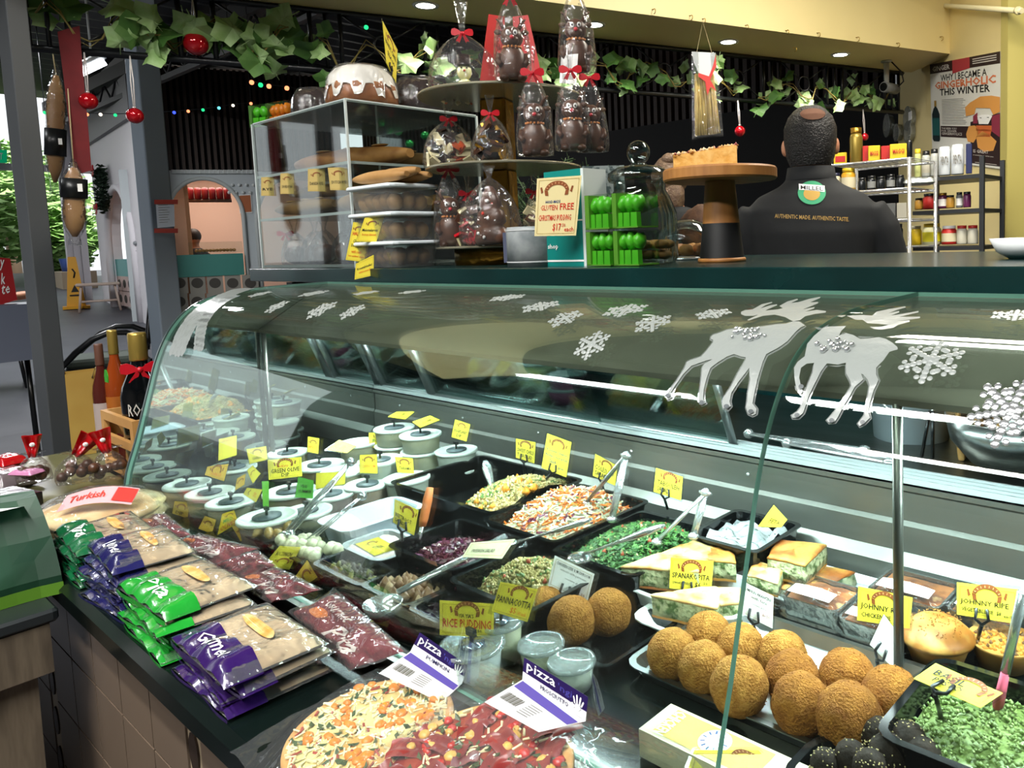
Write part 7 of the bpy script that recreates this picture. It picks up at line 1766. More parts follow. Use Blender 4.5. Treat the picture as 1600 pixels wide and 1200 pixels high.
def person_man():
 hc = PY(1266, 220, 2.30); x, y, z = hc.x, hc.y, hc.z
 fwd = Vector((x, y, 0)).normalized(); rt = Vector((fwd.y, -fwd.x, 0)); R_ = Matrix(((rt.x, fwd.x, 0), (rt.y, fwd.y, 0), (0, 0, 1)))
 def L(a, b, c): v = R_ @ Vector((a, b, 0)); return Vector((x + v.x, y + v.y, z + c))
 t = thing('person', 'man seen from behind in a black shirt with a round green logo', 'person', (x, y, 0))
 rows = [(-1.50, .10, .10, -.02), (-.78, .165, .12, -.02), (-.62, .160, .115, -.02), (-.45, .175, .115, -.02), (-.30, .185, .105, -.02), (-.21, .165, .085, -.015), (-.165, .10, .07, -.01), (-.135, .072, .070, .0), (-.10, .062, .066, .0), (-.07, .062, .070, .0)]
 m = MB(); m.loft([sup(*L(0, s, c), a, b, R_) for c, a, b, s in rows], True, True)
 rows = [(-.11, .045, .055, .02), (-.085, .062, .078, .018), (-.05, .070, .088, .012), (0, .078, .098, .005), (.045, .078, .098, 0), (.08, .064, .080, -.002), (.105, .036, .045, -.004), (.114, .010, .012, -.004)]
 m.loft([sup(*L(0, s, c), a, b, R_) for c, a, b, s in rows], True, True)
 for sg in (-1, 1):
  e = L(sg * .082, .012, -.02); m.ball(e, (.014, .020, .032), 10, 8)
  pts = [L(sg * .17, -.01, -.25), L(sg * .245, .0, -.42), L(sg * .25, .06, -.54), L(sg * .20, .22, -.58), L(sg * .14, .34, -.56)]; m.tube(pts, [.045, .045, .042, .035, .027], 14)
  p = L(sg * .125, .385, -.56); m.ball(p, (.040, .045, .018), 12, 8)
  for f in range(4):
   q = L(sg * (.105 + .017 * f), .42, -.56); q2 = L(sg * (.10 + .015 * f), .46 - .006 * abs(f - 1), -.575); q3 = L(sg * (.10 + .014 * f), .475, -.60); m.tube([q, q2, q3], [.010, .009, .008], 8)
  m.tube([L(sg * .10, .37, -.56), L(sg * .075, .40, -.57), L(sg * .07, .43, -.58)], [.012, .010, .008], 8)
  m.tube([L(sg * .085, -.01, -.76), L(sg * .09, .0, -1.15), L(sg * .09, .02, -z + .06)], [.085, .060, .042], 12); m.tube([L(sg * .09, -.03, -z + .035), L(sg * .095, .17, -z + .03)], [.042, .035], 10)
 m.ball(L(0, .105, -.025), (.016, .016, .022), 8, 6)
 obj('body', remeshed(m, .008, 'body'), SKIN, t)
 for sg in (-1, 1):
  m = MB(); m.ball(L(sg * .032, .092, .005), .010, 10, 8); obj('eye', m, WHITE, t)
 m = MB(); m.tube([L(-.025, .098, -.062), L(0, .104, -.064), L(.025, .098, -.062)], .005, 6); obj('mouth', m, mat('lips', '#9c5a4c', .5), t)
 m = MB(); rows = [(-.80, .178, .132, -.02), (-.62, .176, .128, -.02), (-.45, .190, .128, -.02), (-.30, .215, .126, -.02), (-.225, .216, .112, -.015), (-.18, .175, .098, -.01), (-.150, .108, .086, -.004), (-.128, .082, .079, .0), (-.095, .074, .076, .0)]
 m.loft([[(p[0] + .004 * noise.noise(Vector((p[0] * 14, p[1] * 14, c * 9))), p[1] + .004 * noise.noise(Vector((p[1] * 14, c * 14, 2))), p[2]) for p in sup(*L(0, s, c), a, b, R_, 40)] for c, a, b, s in rows], True, True)
 for sg in (-1, 1):
  m.tube([L(sg * .175, -.012, -.235), L(sg * .215, -.005, -.30), L(sg * .257, .0, -.43), L(sg * .262, .06, -.545), L(sg * .215, .20, -.59)], [.066, .072, .064, .057, .048], 16)
 sh = remeshed(m, .009, 'shirt'); so_ = obj('shirt', sh, SHIRT, t)
 m = MB(); m.loft([sup(*L(0, -.002, -.130), .084, .080, R_), sup(*L(0, -.002, -.088), .077, .079, R_), sup(*L(0, -.002, -.092), .070, .072, R_)], False, False, True); obj('collar', m, SHIRT, t)
 bvh = BVHTree.FromPolygons([Vector(v) for v in sh.v], sh.f); D = drape(bvh, .003)
 def patch(nm, poly, mt, off):
  D2 = drape(bvh, off); m = MB(); c = (sum(p[0] for p in poly) / len(poly), sum(p[1] for p in poly) / len(poly)); n = len(poly)
  m.add([D2(*c)] + [D2(*((p[0] + c[0]) / 2, (p[1] + c[1]) / 2)) for p in poly] + [D2(*p) for p in poly], [(0, 1 + (i + 1) % n, 1 + i) for i in range(n)] + [(1 + i, 1 + (i + 1) % n, 1 + n + (i + 1) % n, 1 + n + i) for i in range(n)], True); return obj(nm, m, mt, so_)
 patch('green_roundel', circ(1268.5, 301, 22, 18.5, 28), mat('logo_green', '#2f9a6a', .6), .0030)
 patch('gold_center', circ(1268.5, 302.5, 13, 10.5, 24), mat('logo_gold', '#b8923c', .6), .0038)
 patch('white_band', [(1248, 287), (1268, 288.5), (1288.5, 290), (1288.5, 300), (1268, 297.5), (1248.5, 296.5)], WHITE, .0046)
 D3 = drape(bvh, .0056); m = MB(); put_text(m, 'MILLEL', lambda u, v: D3(1251 + 35 * u, 295.5 - 6 * v + 2.4 * u), 0, 0, 1, 1, bold=.01); obj('logo_lettering', m, INK, so_)
 D4 = drape(bvh, .003); m = MB(); put_text(m, 'AUTHENTIC MADE. AUTHENTIC TASTE.', lambda u, v: D4(1210.5 + 116 * u, 340.5 - 6.5 * v + 5.5 * u), 0, 0, 1, 1, bold=.012); obj('slogan', m, mat('gold_thread', '#a8863c', .6), so_)
 m = MB(); rings = []
 for (c, a, b, s) in ((-.085, .066, .083, .0), (-.055, .078, .096, .0), (-.01, .086, .106, .002), (.04, .086, .106, -.002), (.075, .073, .089, -.004), (.098, .051, .063, -.004), (.108, .036, .044, -.004)):
  rg = []
  for k in range(40):
   tt = 2 * PI * k / 40; ca, sa = math.cos(tt), math.sin(tt); front = max(0, sa)
   cc = c if not (c < .02 and front > .45) else .03 + (c + .09) * .1
   q = L(a * ca, b * sa + s, cc); rg.append(tuple(q + Vector((noise.noise(q * 60), noise.noise(q * 60 + Vector((5, 0, 0))), 0)) * .002))
  rings.append(rg)
 m.loft(rings, False, False, True); obj('hair', m, HAIR, t)
 hb = BVHTree.FromPolygons([Vector(v) for v in m.v], m.f); D5 = drape(hb, .004); m = MB(); m.grid(lambda u, v: D5(1270 + (u * 1.5 + 1) * 8 * math.cos(v * 2 * PI), 178 + (u * 1.5 + 1) * 3.6 * math.sin(v * 2 * PI)), 5, 20); m.grid(lambda u, v: D5(1270 + u * 8 * math.cos(v * 2 * PI), 178 + u * 3.6 * math.sin(v * 2 * PI)), 3, 20); obj('bald_crown', m, mat('scalp', '#5e4234', .8, spec=.1), t)
 return t
person_man()
def person_back():
 """second worker, only the top of the head shows above the counter goods"""
 hc = PY(1047, 262, 3.0); x, y, z = hc.x, hc.y, hc.z - .06
 fwd = Vector((x, y, 0)).normalized(); rt = Vector((fwd.y, -fwd.x, 0)); R_ = Matrix(((rt.x, fwd.x, 0), (rt.y, fwd.y, 0), (0, 0, 1)))
 def L(a, b, c): v = R_ @ Vector((a, b, 0)); return Vector((x + v.x, y + v.y, z + c))
 t = thing('person', 'person with tied brown hair bending behind the glass jar', 'person', (x, y, 0))
 m = MB(); rows = [(-z + .02, .10, .10, .05), (-.80, .16, .12, .02), (-.5, .16, .115, .02), (-.3, .185, .11, .02), (-.21, .19, .10, .01), (-.165, .14, .08, .0), (-.135, .06, .06, 0), (-.07, .055, .06, 0)]
 m.loft([sup(*L(0, s, c), a, b, R_) for c, a, b, s in rows], True, True)
 m.ball(L(0, .01, .0), (.078, .078, .105), 20, 14)
 for sg in (-1, 1): m.tube([L(sg * .17, 0, -.24), L(sg * .21, .03, -.45), L(sg * .17, .18, -.6)], [.05, .042, .032], 10); m.ball(L(sg * .16, .23, -.61), (.03, .045, .02), 10, 6)
 obj('body', remeshed(m, .011, 'body'), SKIN, t)
 m = MB(); m.loft([sup(*L(0, s, c), a + .02, b + .02, R_) for c, a, b, s in rows[1:7]], True, True, True)
 for sg in (-1, 1): m.tube([L(sg * .16, 0, -.24), L(sg * .212, .03, -.45), L(sg * .18, .15, -.57)], [.068, .060, .052], 12)
 obj('shirt', m, SHIRT, t)
 BH = mat('brown_hair', '#5c4636', .5, col2='#776049', scale=40, bump=.8, bscale=120); m = MB(); m.ball(L(0, -.006, .02), (.090, .098, .098), 28, 18, amp=.06, fr=3, seed=2); m.ball(L(0, -.03, -.08), (.075, .06, .09), 20, 12, amp=.08, seed=6); m.ball(L(0, -.05, .095), (.042, .042, .032), 16, 10, amp=.1, seed=3); obj('hair', m, BH, t)
person_back()
def poster():
 base = S1 + wn * .004
 nn = wn if wn.dot(CAM - S1) > 0 else -wn
 base = S1 + nn * .006
 q = [(1453, 101), (1563, 80), (1563, 264), (1457, 250)]; Q = [PN(*a, base, nn) for a in q]; fn = quadmap(Q, .0008)
 t = thing('ginger_poster', 'wine poster with orange haired figure on the yellow pier', 'poster', tuple((Q[2] + Q[3]) / 2)); f0 = quadmap(Q, 0)
 m = MB(); m.slab([f0(0, 0), f0(1, 0), f0(1, 1), f0(0, 1)], .001); obj('sheet', m, mat('poster_white', '#dfded4', .45), t)
 BR = mat('poster_brown', '#2c1a18', .5)
 m = MB(); uvpoly(m, fn, [(0, .90), (1, .90), (1, 1), (0, 1)]); uvpoly(m, fn, [(.16, .25), (.62, .25), (.62, .36), (.16, .36)]); uvpoly(m, fn, [(.62, .02), (1, .02), (1, .48), (.62, .40)]); obj('brown_panels', m, BR, t)
 m = MB(); uvpoly(m, fn, [(.37, .87), (.62, .90), (.62, 1), (.37, 1)], k=1.5); obj('red_ribbon', m, mat('poster_red', '#b03a40', .45), t)
 ORH = mat('poster_orange', '#dc9a4c', .5); gv = lambda v: (v - .18) * .84 + .135; f2 = lambda u, v, k=1: fn(u, gv(v), 2.2)
 m = MB(); uvpoly(m, f2, [(.56, .56), (.55, .66), (.62, .71), (.68, .735), (.76, .77), (.9, .77), (1, .75), (1, .60), (.92, .57), (.88, .64), (.70, .65), (.68, .58)]); uvpoly(m, f2, [(.58, .28), (.56, .36), (.60, .45), (.68, .46), (.74, .42), (.72, .34), (.66, .27)]); uvpoly(m, f2, [(.72, .22), (.70, .34), (.78, .40), (.88, .36), (.96, .30), (.92, .20), (.80, .18)]); obj('orange_hair', m, ORH, t)
 m = MB(); uvpoly(m, f2, [(.70, .40), (.90, .40), (.90, .46), (.70, .46)]); uvpoly(m, f2, [(.72, .34), (.88, .34), (.90, .42), (.70, .42)]); obj('orange_bodice', m, mat('poster_deep_orange', '#cf6a34', .5), t)
 f3 = lambda u, v, k=1: fn(u, gv(v), 3.2)
 m = MB(); uvpoly(m, f3, [(.72, .56), (.74, .475), (.86, .475), (.91, .56), (.86, .575), (.78, .575)]); obj('face', m, WHITE, t)
 m = MB(); uvpoly(m, f2, [(.90, .40), (1, .34), (1, .58), (.90, .56)]); uvpoly(m, f2, [(.66, .48), (.72, .48), (.72, .60), (.66, .56)]); obj('crimson_shadow', m, mat('poster_crimson', '#8a2f44', .5), t)
 f4 = lambda u, v, k=1: fn(u, gv(v), 4); f2 = lambda u, v, k=1: fn(u, v, 2.2); f3 = lambda u, v, k=1: fn(u, v, 3.2)
 m = MB(); uvpoly(m, f4, [(.745, .545), (.775, .535), (.775, .545)]); uvpoly(m, f4, [(.84, .545), (.87, .54), (.87, .55)]); put_text(m, 'WHY I BECAME A', fn, .18, .81, .84, .875, bold=.012); put_text(m, 'THIS WINTER', fn, .16, .665, .88, .735, bold=.02); obj('lettering', m, INK, t)
 m = MB(); put_text(m, 'GINGERHOLIC', fn, .08, .735, .95, .81, bold=.03); obj('title', m, mat('poster_title', '#d5764c', .5), t)
 m = MB()
 for i in range(16): uvquad(m, fn, .19, .62 - .016 * i, .19 + .4 * rnd.uniform(.8, 1), .624 - .016 * i)
 obj('body_text', m, INKG, t)
 m = MB(); put_text(m, 'THE BEER YOU', f2, .18, .325, .42, .345); put_text(m, 'FOR GINGER', f2, .18, .302, .42, .32); put_text(m, 'GINGERHOLICS', f2, .18, .27, .5, .298); put_text(m, 'IS GREAT', f2, .66, .12, .86, .15); put_text(m, 'it would be good for you', f2, .66, .09, .92, .105); uvquad(m, f2, .68, .03, .96, .034)
 for i in range(3): uvquad(m, f2, .66, .93 + .02 * i, .96, .938 + .02 * i)
 put_text(m, 'GINGER', f2, .05, .92, .33, .97); obj('white_lettering', m, mat('poster_text', '#cfc9bf', .5), t)
 m = MB(); bw = [(.02, .22), (.02, .48), (.05, .54), (.065, .55), (.065, .62), (.10, .62), (.10, .55), (.115, .54), (.15, .48), (.15, .22), (.13, .20), (.04, .20)]; uvpoly(m, f2, bw); obj('bottle_picture', m, mat('poster_bottle', '#16282a', .4), t)
 m = MB(); uvpoly(m, f3, [(.025, .26), (.145, .26), (.145, .44), (.025, .44)]); obj('bottle_label', m, mat('poster_teal', '#1f5a58', .4), t)
 m = MB(); uvpoly(m, f3, [(.065, .56), (.10, .56), (.10, .62), (.065, .62)]); obj('bottle_neck', m, mat('poster_gold', '#a8863c', .4), t)
poster()
cp = PZ(1385, 95, ZS); t = thing('security_camera', 'grey bullet security camera hanging from the soffit by the poster', 'camera', (cp.x, cp.y, ZS - .11)); kk = m_per_px(cp)
r, f_ = side_dir(cp); dn_ = Vector((0, 0, -1)); b = cp + dn_ * 42 * kk
m = MB(); m.cyl(cp, b, .016, .013, 10); m.lathe([(.03, 0), (.03, -.008), (.018, -.012)], tuple(cp), 16); obj('mount', m, mat('cam_grey', '#9a9c98', .5), t)
m = MB(); a = b - r * .015 + f_ * .05; c = b + r * .05 - f_ * .06; m.cyl(a, c, .028, .028, 16); obj('body', m, mat('cam_body', '#5b5d5a', .4), t)
m = MB(); m.cyl(a + (a - c).normalized() * .001, a + (a - c).normalized() * .004, .022, .022, 16); m2 = obj('lens_face', m, BLACKG, t)
m = MB(); m.tube([b + r * .05 - f_ * .05, b + r * .09 + Vector((0, 0, .03)), b + r * .08 + Vector((0, 0, .08)), cp + r * .02], .004, 6); obj('cable', m, BLACKP, t)
def SH(px, py, y): return PY(px, py, y)
RY = 2.95
def can(px, py, y, wpx, hpx, mt, label, lid=None, band=None, name='jar', cat='jar', shape='jar', text=None, group='jars on the back shelves'):
 b = SH(px, py, y); k = m_per_px(b); r_ = wpx * k / 2; h = hpx * k; t = thing(name, label, cat, tuple(b), group); m = MB()
 if shape == 'box':
  rr, f_ = side_dir(b); m.at(frame(tuple(b), rr, (0, 0, 1))); m.rbox((0, 0, h / 2), (r_ * 2, r_ * 1.3, h), .003); obj('carton', m, mt, t)
  if band:
   m = MB(); m.at(frame(tuple(b), rr, (0, 0, 1))); s_ = -1 if Vector((0, 0, 1)).cross(rr).dot(f_) < 0 else 1; m.box((0, s_ * (r_ * .65 + .0006), h * .45), (r_ * 1.5, .001, h * .5)); obj('label', m, band, t)
 else:
  hh = h * (.84 if lid else 1)
  m.lathe([(.001, 0), (r_ * .95, 0), (r_, .004), (r_, hh * .86), (r_ * .8, hh), (.001, hh)], tuple(b), 20, cap1=False); obj('body', m, mt, t)
  if lid: m = MB(); m.lathe([(r_ * .84, hh), (r_ * .86, hh + .002), (r_ * .86, h), (.001, h)], tuple(b), 20, cap1=False); obj('lid', m, lid, t)
  if band: m = MB(); m.lathe([(r_ * 1.02, hh * .18), (r_ * 1.02, hh * .72)], tuple(b), 20, cap0=False, cap1=False); obj('label', m, band, t)
 if text:
  rr, f_ = side_dir(b); p = b + f_ * (r_ * (.66 if shape == 'box' else 1.0) + .003) + Vector((0, 0, h * .5)); m = MB(); put_text(m, text[0], lambda u, v: p + rr * (u - .5) * r_ * 1.3 + Vector((0, 0, (v - .5) * h * .3)), 0, 0, 1, 1, bold=.02); obj('lettering', m, text[1], t)
 return t
def board(nm, label, xs, py, y, dpt, th, mt):
 a = SH(xs[0], py[0], y); b = SH(xs[1], py[1], y); m = MB(); z = (a.z + b.z) / 2
 m.box(((a.x + b.x) / 2, y + dpt / 2 - .03, z - th / 2), (abs(b.x - a.x), dpt, th)); return m, z
rack = thing('wire_rack', 'chrome wire rack of jars behind the man', 'rack', (SH(1360, 390, RY).x, RY, 0))
xl, xr = SH(1296, 300, RY).x, SH(1424, 300, RY).x; zts = [SH(1360, 254, RY).z, SH(1360, 299, RY).z, SH(1360, 346, RY).z, SH(1360, 388, RY).z]
for z in zts:
 m = MB();
 for y in (RY - .02, RY + .26): m.tube([(xl, y, z), (xr, y, z)], .006, 6)
 for i in range(14): x = xl + (xr - xl) * i / 13; m.tube([(x, RY - .02, z + .003), (x, RY + .26, z + .003)], .002, 4)
 obj('wire_shelf', m, CHROME, rack)
for (x, y) in ((xl, RY - .02), (xr, RY - .02), (xl, RY + .26), (xr, RY + .26)):
 m = MB(); m.tube([(x, y, .0), (x, y, zts[0] + .005)], .008, 8); obj('post', m, CHROME, rack)
GY = 3.25
pan = thing('pantry_shelf', 'dark metal pantry shelf of cans and jars beside the yellow pier', 'shelf', (SH(1480, 390, GY).x, GY, 0))
gl, gr = SH(1430, 300, GY).x, SH(1537, 300, GY).x; zg = [SH(1480, 276, GY).z, SH(1480, 328, GY).z, SH(1480, 385, GY).z]
for z in zg:
 m = MB(); m.box(((gl + gr) / 2, GY + .12, z - .008), (gr - gl, .30, .016)); obj('shelf_board', m, mat('dark_shelf', '#23262a', .45), pan)
for (x, y) in ((gr, GY - .02), (gr, GY + .26), (gl, GY + .26)):
 m = MB(); m.box((x, y, (zg[0] + .07) / 2), (.018, .018, zg[0] + .07)); obj('upright', m, mat('dark_shelf', '#23262a', .45), pan)
YB = mat('curry_yellow', '#d9b81e', .45); RB = mat('packet_red', '#b3221c', .45)
def on(zs_, px, y):                          # pixel row of a shelf height at px
 lo, hi = 100., 500.
 for _ in range(40):
  md = (lo + hi) / 2
  if PY(px, md, y).z > zs_: lo = md
  else: hi = md
 return md
def row(z, y, items):
 for it in items: can(it[0], on(z + .0075, it[0], y), y, *it[1:3], it[3], it[4], **(it[5] if len(it) > 5 else {}))
row(zts[0], RY + .05, [(1313, 20, 18, YB, 'yellow snack packet at the rack end', dict(shape='box', name='packet', cat='packet', band=RB)), (1338, 20, 54, mat('gold_tube', '#8f7a34', .35, .6), 'tall gold tube tin on the wire rack', dict(name='tube_tin', cat='tin', lid=GOLD)), (1353, 10, 25, RB, 'thin red packet on the wire rack', dict(shape='box', name='packet', cat='packet')), (1366, 18, 24, YB, 'yellow stock packet on the wire rack', dict(shape='box', name='packet', cat='packet', text=('MAGGI', RB))), (1384, 14, 22, RB, 'red stock packet on the wire rack', dict(shape='box', name='packet', cat='packet')), (1404, 26, 23, YB, 'wide yellow stock packet on the wire rack', dict(shape='box', name='packet', cat='packet', text=('MAGGI', RB))), (1421, 9, 28, BLACKP, 'black topped bottle at the rack post', dict())])
row(zts[1], RY + .05, [(1305, 18, 30, mat('cream_jar', '#c9c4a8', .4), 'cream jar with navy lid on the rack', dict(lid=mat('navy_lid', '#1b2044', .4))), (1326, 22, 36, mat('mustard_jar', '#cf9c1e', .4), 'large mustard yellow jar on the rack', dict(lid=YB, band=mat('pale_tan', '#d8cfae', .5)))] + [(1347 + 15 * i, 13, 20 + 2 * (i % 2), mat('dark_jar', '#15181a', .25), 'small dark jar on the middle wire shelf', dict(lid=BLACKP, band=mat('jar_paper', '#8d8f8c', .5) if i % 2 else None)) for i in range(5)])
row(zts[2], RY + .05, [(1358 + 17 * i, 15, 24, mat(('pale_pack', 'dark_jar', 'grey_pack', 'pale_pack')[i], ('#b9b5a4', '#15181a', '#6d6f6e', '#b9b5a4')[i], .5), ('pale packet on the low wire shelf', 'dark tub on the low wire shelf', 'grey packet on the low wire shelf', 'pale carton on the low wire shelf')[i], dict(shape='box', name='packet', cat='packet')) for i in range(4)])
row(zts[3], RY + .05, [(1380, 16, 30, WHITE, 'white carton on the lowest wire shelf', dict(shape='box', name='packet', cat='packet')), (1402, 18, 34, mat('dark_jar', '#15181a', .25), 'tall dark jar on the lowest wire shelf', dict(lid=BLACKP))])
row(zg[0], GY + .03, [(1434, 10, 44, mat('pale_lime', '#b8bf7c', .4), 'slim bottle with a yellow cap on the pantry shelf', dict(lid=YB)), (1447, 13, 40, mat('clear_grey', '#a9aca6', .3), 'grey pepper jar with black lid on the pantry shelf', dict(lid=BLACKP, band=mat('pale_pack', '#b9b5a4', .5))), (1460, 12, 42, mat('clear_grey', '#a9aca6', .3), 'second grey jar with black lid on the pantry shelf', dict(lid=BLACKP)), (1476, 18, 44, mat('white_can', '#c8ced2', .35), 'tall white can on the pantry shelf beside the jars', dict(name='can', cat='can', text=('PENTA', INKG))), (1496, 19, 46, mat('white_can', '#c8ced2', .35), 'tall white can on the pantry shelf beside the navy box', dict(name='can', cat='can', text=('PENTA', INKG))), (1514, 9, 46, mat('navy_box', '#1b2450', .4), 'narrow navy box with white letters on the pantry shelf', dict(shape='box', name='carton', cat='carton'))])
row(zg[1], GY + .03, [(1436, 13, 18, mat('honey', '#b98a34', .35), 'honey jar on the middle pantry shelf', dict(lid=BLACKP)), (1453, 21, 24, RB, 'large red relish jar on the middle pantry shelf', dict(lid=BLACKP)), (1473, 14, 24, mat('plum_jam', '#5c1f4a', .35), 'plum jam jar on the middle pantry shelf', dict(lid=GOLD, band=WHITE)), (1485, 13, 20, mat('honey', '#b98a34', .35), 'amber jam jar on the middle pantry shelf', dict(lid=BLACKP)), (1499, 10, 24, mat('grey_pack', '#6d6f6e', .5), 'small grey label jar on the middle pantry shelf', dict(lid=BLACKP, band=WHITE)), (1511, 12, 24, mat('plum_jam', '#5c1f4a', .35), 'second plum jam jar at the shelf end', dict(lid=BLACKP))])
row(zg[2], GY + .03, [(1432, 16, 30, YB, 'yellow jar at the low shelf corner', dict(lid=mat('cream_lid', '#d8d4b8', .5))), (1456, 28, 33, mat('cream_mayo', '#d8d6a8', .4), 'cream mayonnaise jar with a yellow label', dict(lid=YB, band=mat('lemon_label', '#e0d42a', .45))), (1483, 23, 29, RB, 'red and white powder tin on the low shelf', dict(name='tin', cat='tin', lid=WHITE, band=mat('pale_tan', '#d8cfae', .5)))] + [(1503 + 17 * i, 16, 29, mat('white_tin', '#c9c6b4', .4), 'white tin with a red rim on the low shelf', dict(name='tin', cat='tin', lid=RB)) for i in range(2)])
b = SH(1436, 290, RY + .1); m = MB(); m.at(TR(tuple(b), .4)); soft_slab(m, -.06, .06, -.04, .04, 0, .03, 3, .01); obj('foil_packet', m, mat('foil_packet', '#9aa09c', .3, .6, bump=.6, bscale=60), None, 'crumpled foil packet with a red print between the shelves', 'packet')
for i, (px, py, r_) in enumerate(((1393, 196, .075), (1426, 185, .072), (1426, 206, .065), (1408, 207, .055))):
 nn = wn if wn.dot(CAM - S1) > 0 else -wn
 p = PN(px, py, S1 + nn * .002, nn); m = MB(); m.at(frame(tuple(p), wd, nn)); m.lathe([(.001, .0), (r_ * .9, .0), (r_, .03), (r_ * 1.04, .032), (r_ * 1.04, .036), (r_ * .95, .034), (.001, .034)], (0, 0, 0), 24, cap1=False)
 obj('clear_lid_stack', m, film('lid_bag', '#e4e6e0', .5, .08, .15, bump=.5, haze=.35, hazecol='#c9ccc2'), None, ('bagged clear round lids hung on the yellow wall', 'clear round tub lid with a white sticker', 'clear round lids stacked under the stickered one', 'clear bag of lids between the others')[i], 'lids')
p = PN(1422, 181, S1 + wn * .045 if wn.dot(CAM - S1) > 0 else S1 - wn * .045, wn); m = MB(); m.at(frame(tuple(p), wd, wn if wn.dot(CAM - S1) > 0 else -wn)); m.box((0, 0, 0), (.06, .05, .001)); obj('white_sticker', m, WHITE, None, 'white square sticker on the hanging lids', 'sticker')
m = MB(); b = PY(1592, 252, 4.6); m.box((b.x + .3, 4.75, b.z - .01), (.9, .3, .02)); struct('trim_5', m, mat('recess_shelf', '#3a3226', .7))
for i, (px, h, c) in enumerate(((1586, 60, '#4a4a38'), (1594, 30, '#5c6a6a'), (1600, 34, '#4c5a5c'))):
 can(px, on(b.z, px, 4.7), 4.7, 10, h, mat('recess_%d' % i, c, .4), ('tall dark bottle on the recess shelf', 'short glass on the recess shelf beside the bottle', 'glass jar at the recess shelf end')[i], group=None)
hp = PN(1098, 30, S0, Vector((sd.y, -sd.x, 0))); yb = hp.y
c = PY(1105, 150, hp.y - .03); n_ = card_plane(c, 0, 0); Q = [PN(*a, c, n_) for a in ((1081, 80), (1118, 82), (1129, 212), (1083, 217))]; fq = quadmap(Q, 1.0)
t = thing('pasta_bag', 'clear bag of long pasta with a red ribbon hanging from the soffit', 'bag', tuple((Q[2] + Q[3]) / 2))
m = MB()
for i in range(34):
 u = .1 + .8 * ((i * .618) % 1); w = ((i * .37) % 1 - .5) * .03
 m.tube([fq(u + .03 * math.sin(i), .03, w), fq(u + .02 * math.sin(i * 2), .4, w), fq(u * .9 + .03, .74, w * .5)], .0042, 5)
obj('pasta', m, mat('pasta', '#d8c070', .5, col2='#c8ac58', scale=12), t)
m = MB(); m.grid(lambda u, v: fq(-.03 + 1.06 * u, v * .98, .022 + .004 * math.sin(u * 9)), 10, 10); m.grid(lambda u, v: fq(1.03 - 1.06 * u, v * .98, -.022), 10, 10); obj('film', m, CELLO, t)
m = MB(); uvpoly(m, lambda u, v, k=1: fq(u, v, .024), [(0, .98), (1, .98), (.85, .80), (.68, .70), (.28, .72), (.08, .86)]); obj('paper_header', m, mat('header_white', '#cfd6d6', .5), t)
m = MB(); uvpoly(m, lambda u, v, k=1: fq(u, v, .027), [(1, .96), (.98, .82), (.70, .66), (.92, .52), (.70, .58), (.56, .48), (.5, .64), (.24, .70), (.26, .74), (.66, .70), (.84, .82)]); obj('red_ribbon', m, mat('ribbon_red_flat', '#c8332c', .4), t)
m = MB(); m.tube([fq(.2, .98, .0), hp + Vector((0, 0, -.01)), fq(.85, .98, .0)], .0015, 5); obj('cord', m, mat('twine', '#c9b88c', .7), t)
REDB = mat('red_bauble', '#b80f1c', .08, .35, coat=.6)
def bauble(px, py, d, dpx, pt, label, rib='#d9d2cf'):
 c = PN(px, py, B0 + bn_ * .02, bn_); k = m_per_px(c); r_ = dpx * k / 2; q = PN(pt[0], pt[1], B0, bn_); top = Vector((c.x, c.y, (ZT1 if pt[1] < 0 else ZT0))) - bn_ * .012
 t = thing('red_bauble', label, 'bauble', tuple(c - Vector((0, 0, r_)))); m = MB(); m.ball(c, r_, 24, 16); obj('ball', m, REDB, t)
 m = MB(); m.lathe([(r_ * .24, r_ * .95), (r_ * .24, r_ * 1.2), (.001, r_ * 1.2)], tuple(c), 12, cap1=False); obj('cap', m, CHROME, t)
 m = MB(); a = c + Vector((0, 0, r_ * 1.2)); rr, f_ = side_dir(c); m.tube([a - rr * .002, (a + top) / 2 - rr * .004, top], .0022, 5); m.tube([a + rr * .002, (a + top) / 2 + rr * .004, top], .0022, 5); obj('ribbon', m, mat('bauble_ribbon', rib, .4), t)
bauble(306, 68, 3.25, 36, (303, -5), 'red glass bauble hanging in front of the trellis ring')
bauble(211, 181, 3.3, 24, (205, 92), 'red glass bauble hanging low on a white ribbon by the grey post')
bauble(138, 158, 3.3, 26, (131, 84), 'red glass bauble half behind the red banner')
bauble(1156, 205, 3.5, 17, (1149, 150), 'small red bauble hanging beside the pasta bag')
bauble(1351, 214, 4.25, 12, (1350, 170), 'tiny red bauble hanging near the pier')
c = PN(115, 150, B0 + bn_ * .025, bn_); n_ = bn_; Q = [PN(*a, c, n_) for a in ((90, 50), (124, 40), (143, 266), (118, 274))]; fq = quadmap(Q, 1.0)
m = MB(); m.grid(lambda u, v: fq(u, v, .004 * math.sin(v * 7 + u * 3)), 6, 16); m.grid(lambda u, v: fq(1 - u, v, -.002 + .004 * math.sin(v * 7 + (1 - u) * 3)), 6, 16)
obj('red_banner', m, mat('red_felt', '#6e1418', .8, col2='#5e1014', scale=14), None, 'long dark red felt banner hanging beside the first post', 'banner')
KRAFT = mat('kraft_bread', '#8a6238', .6, col2='#a8804c', scale=9, bump=.3)
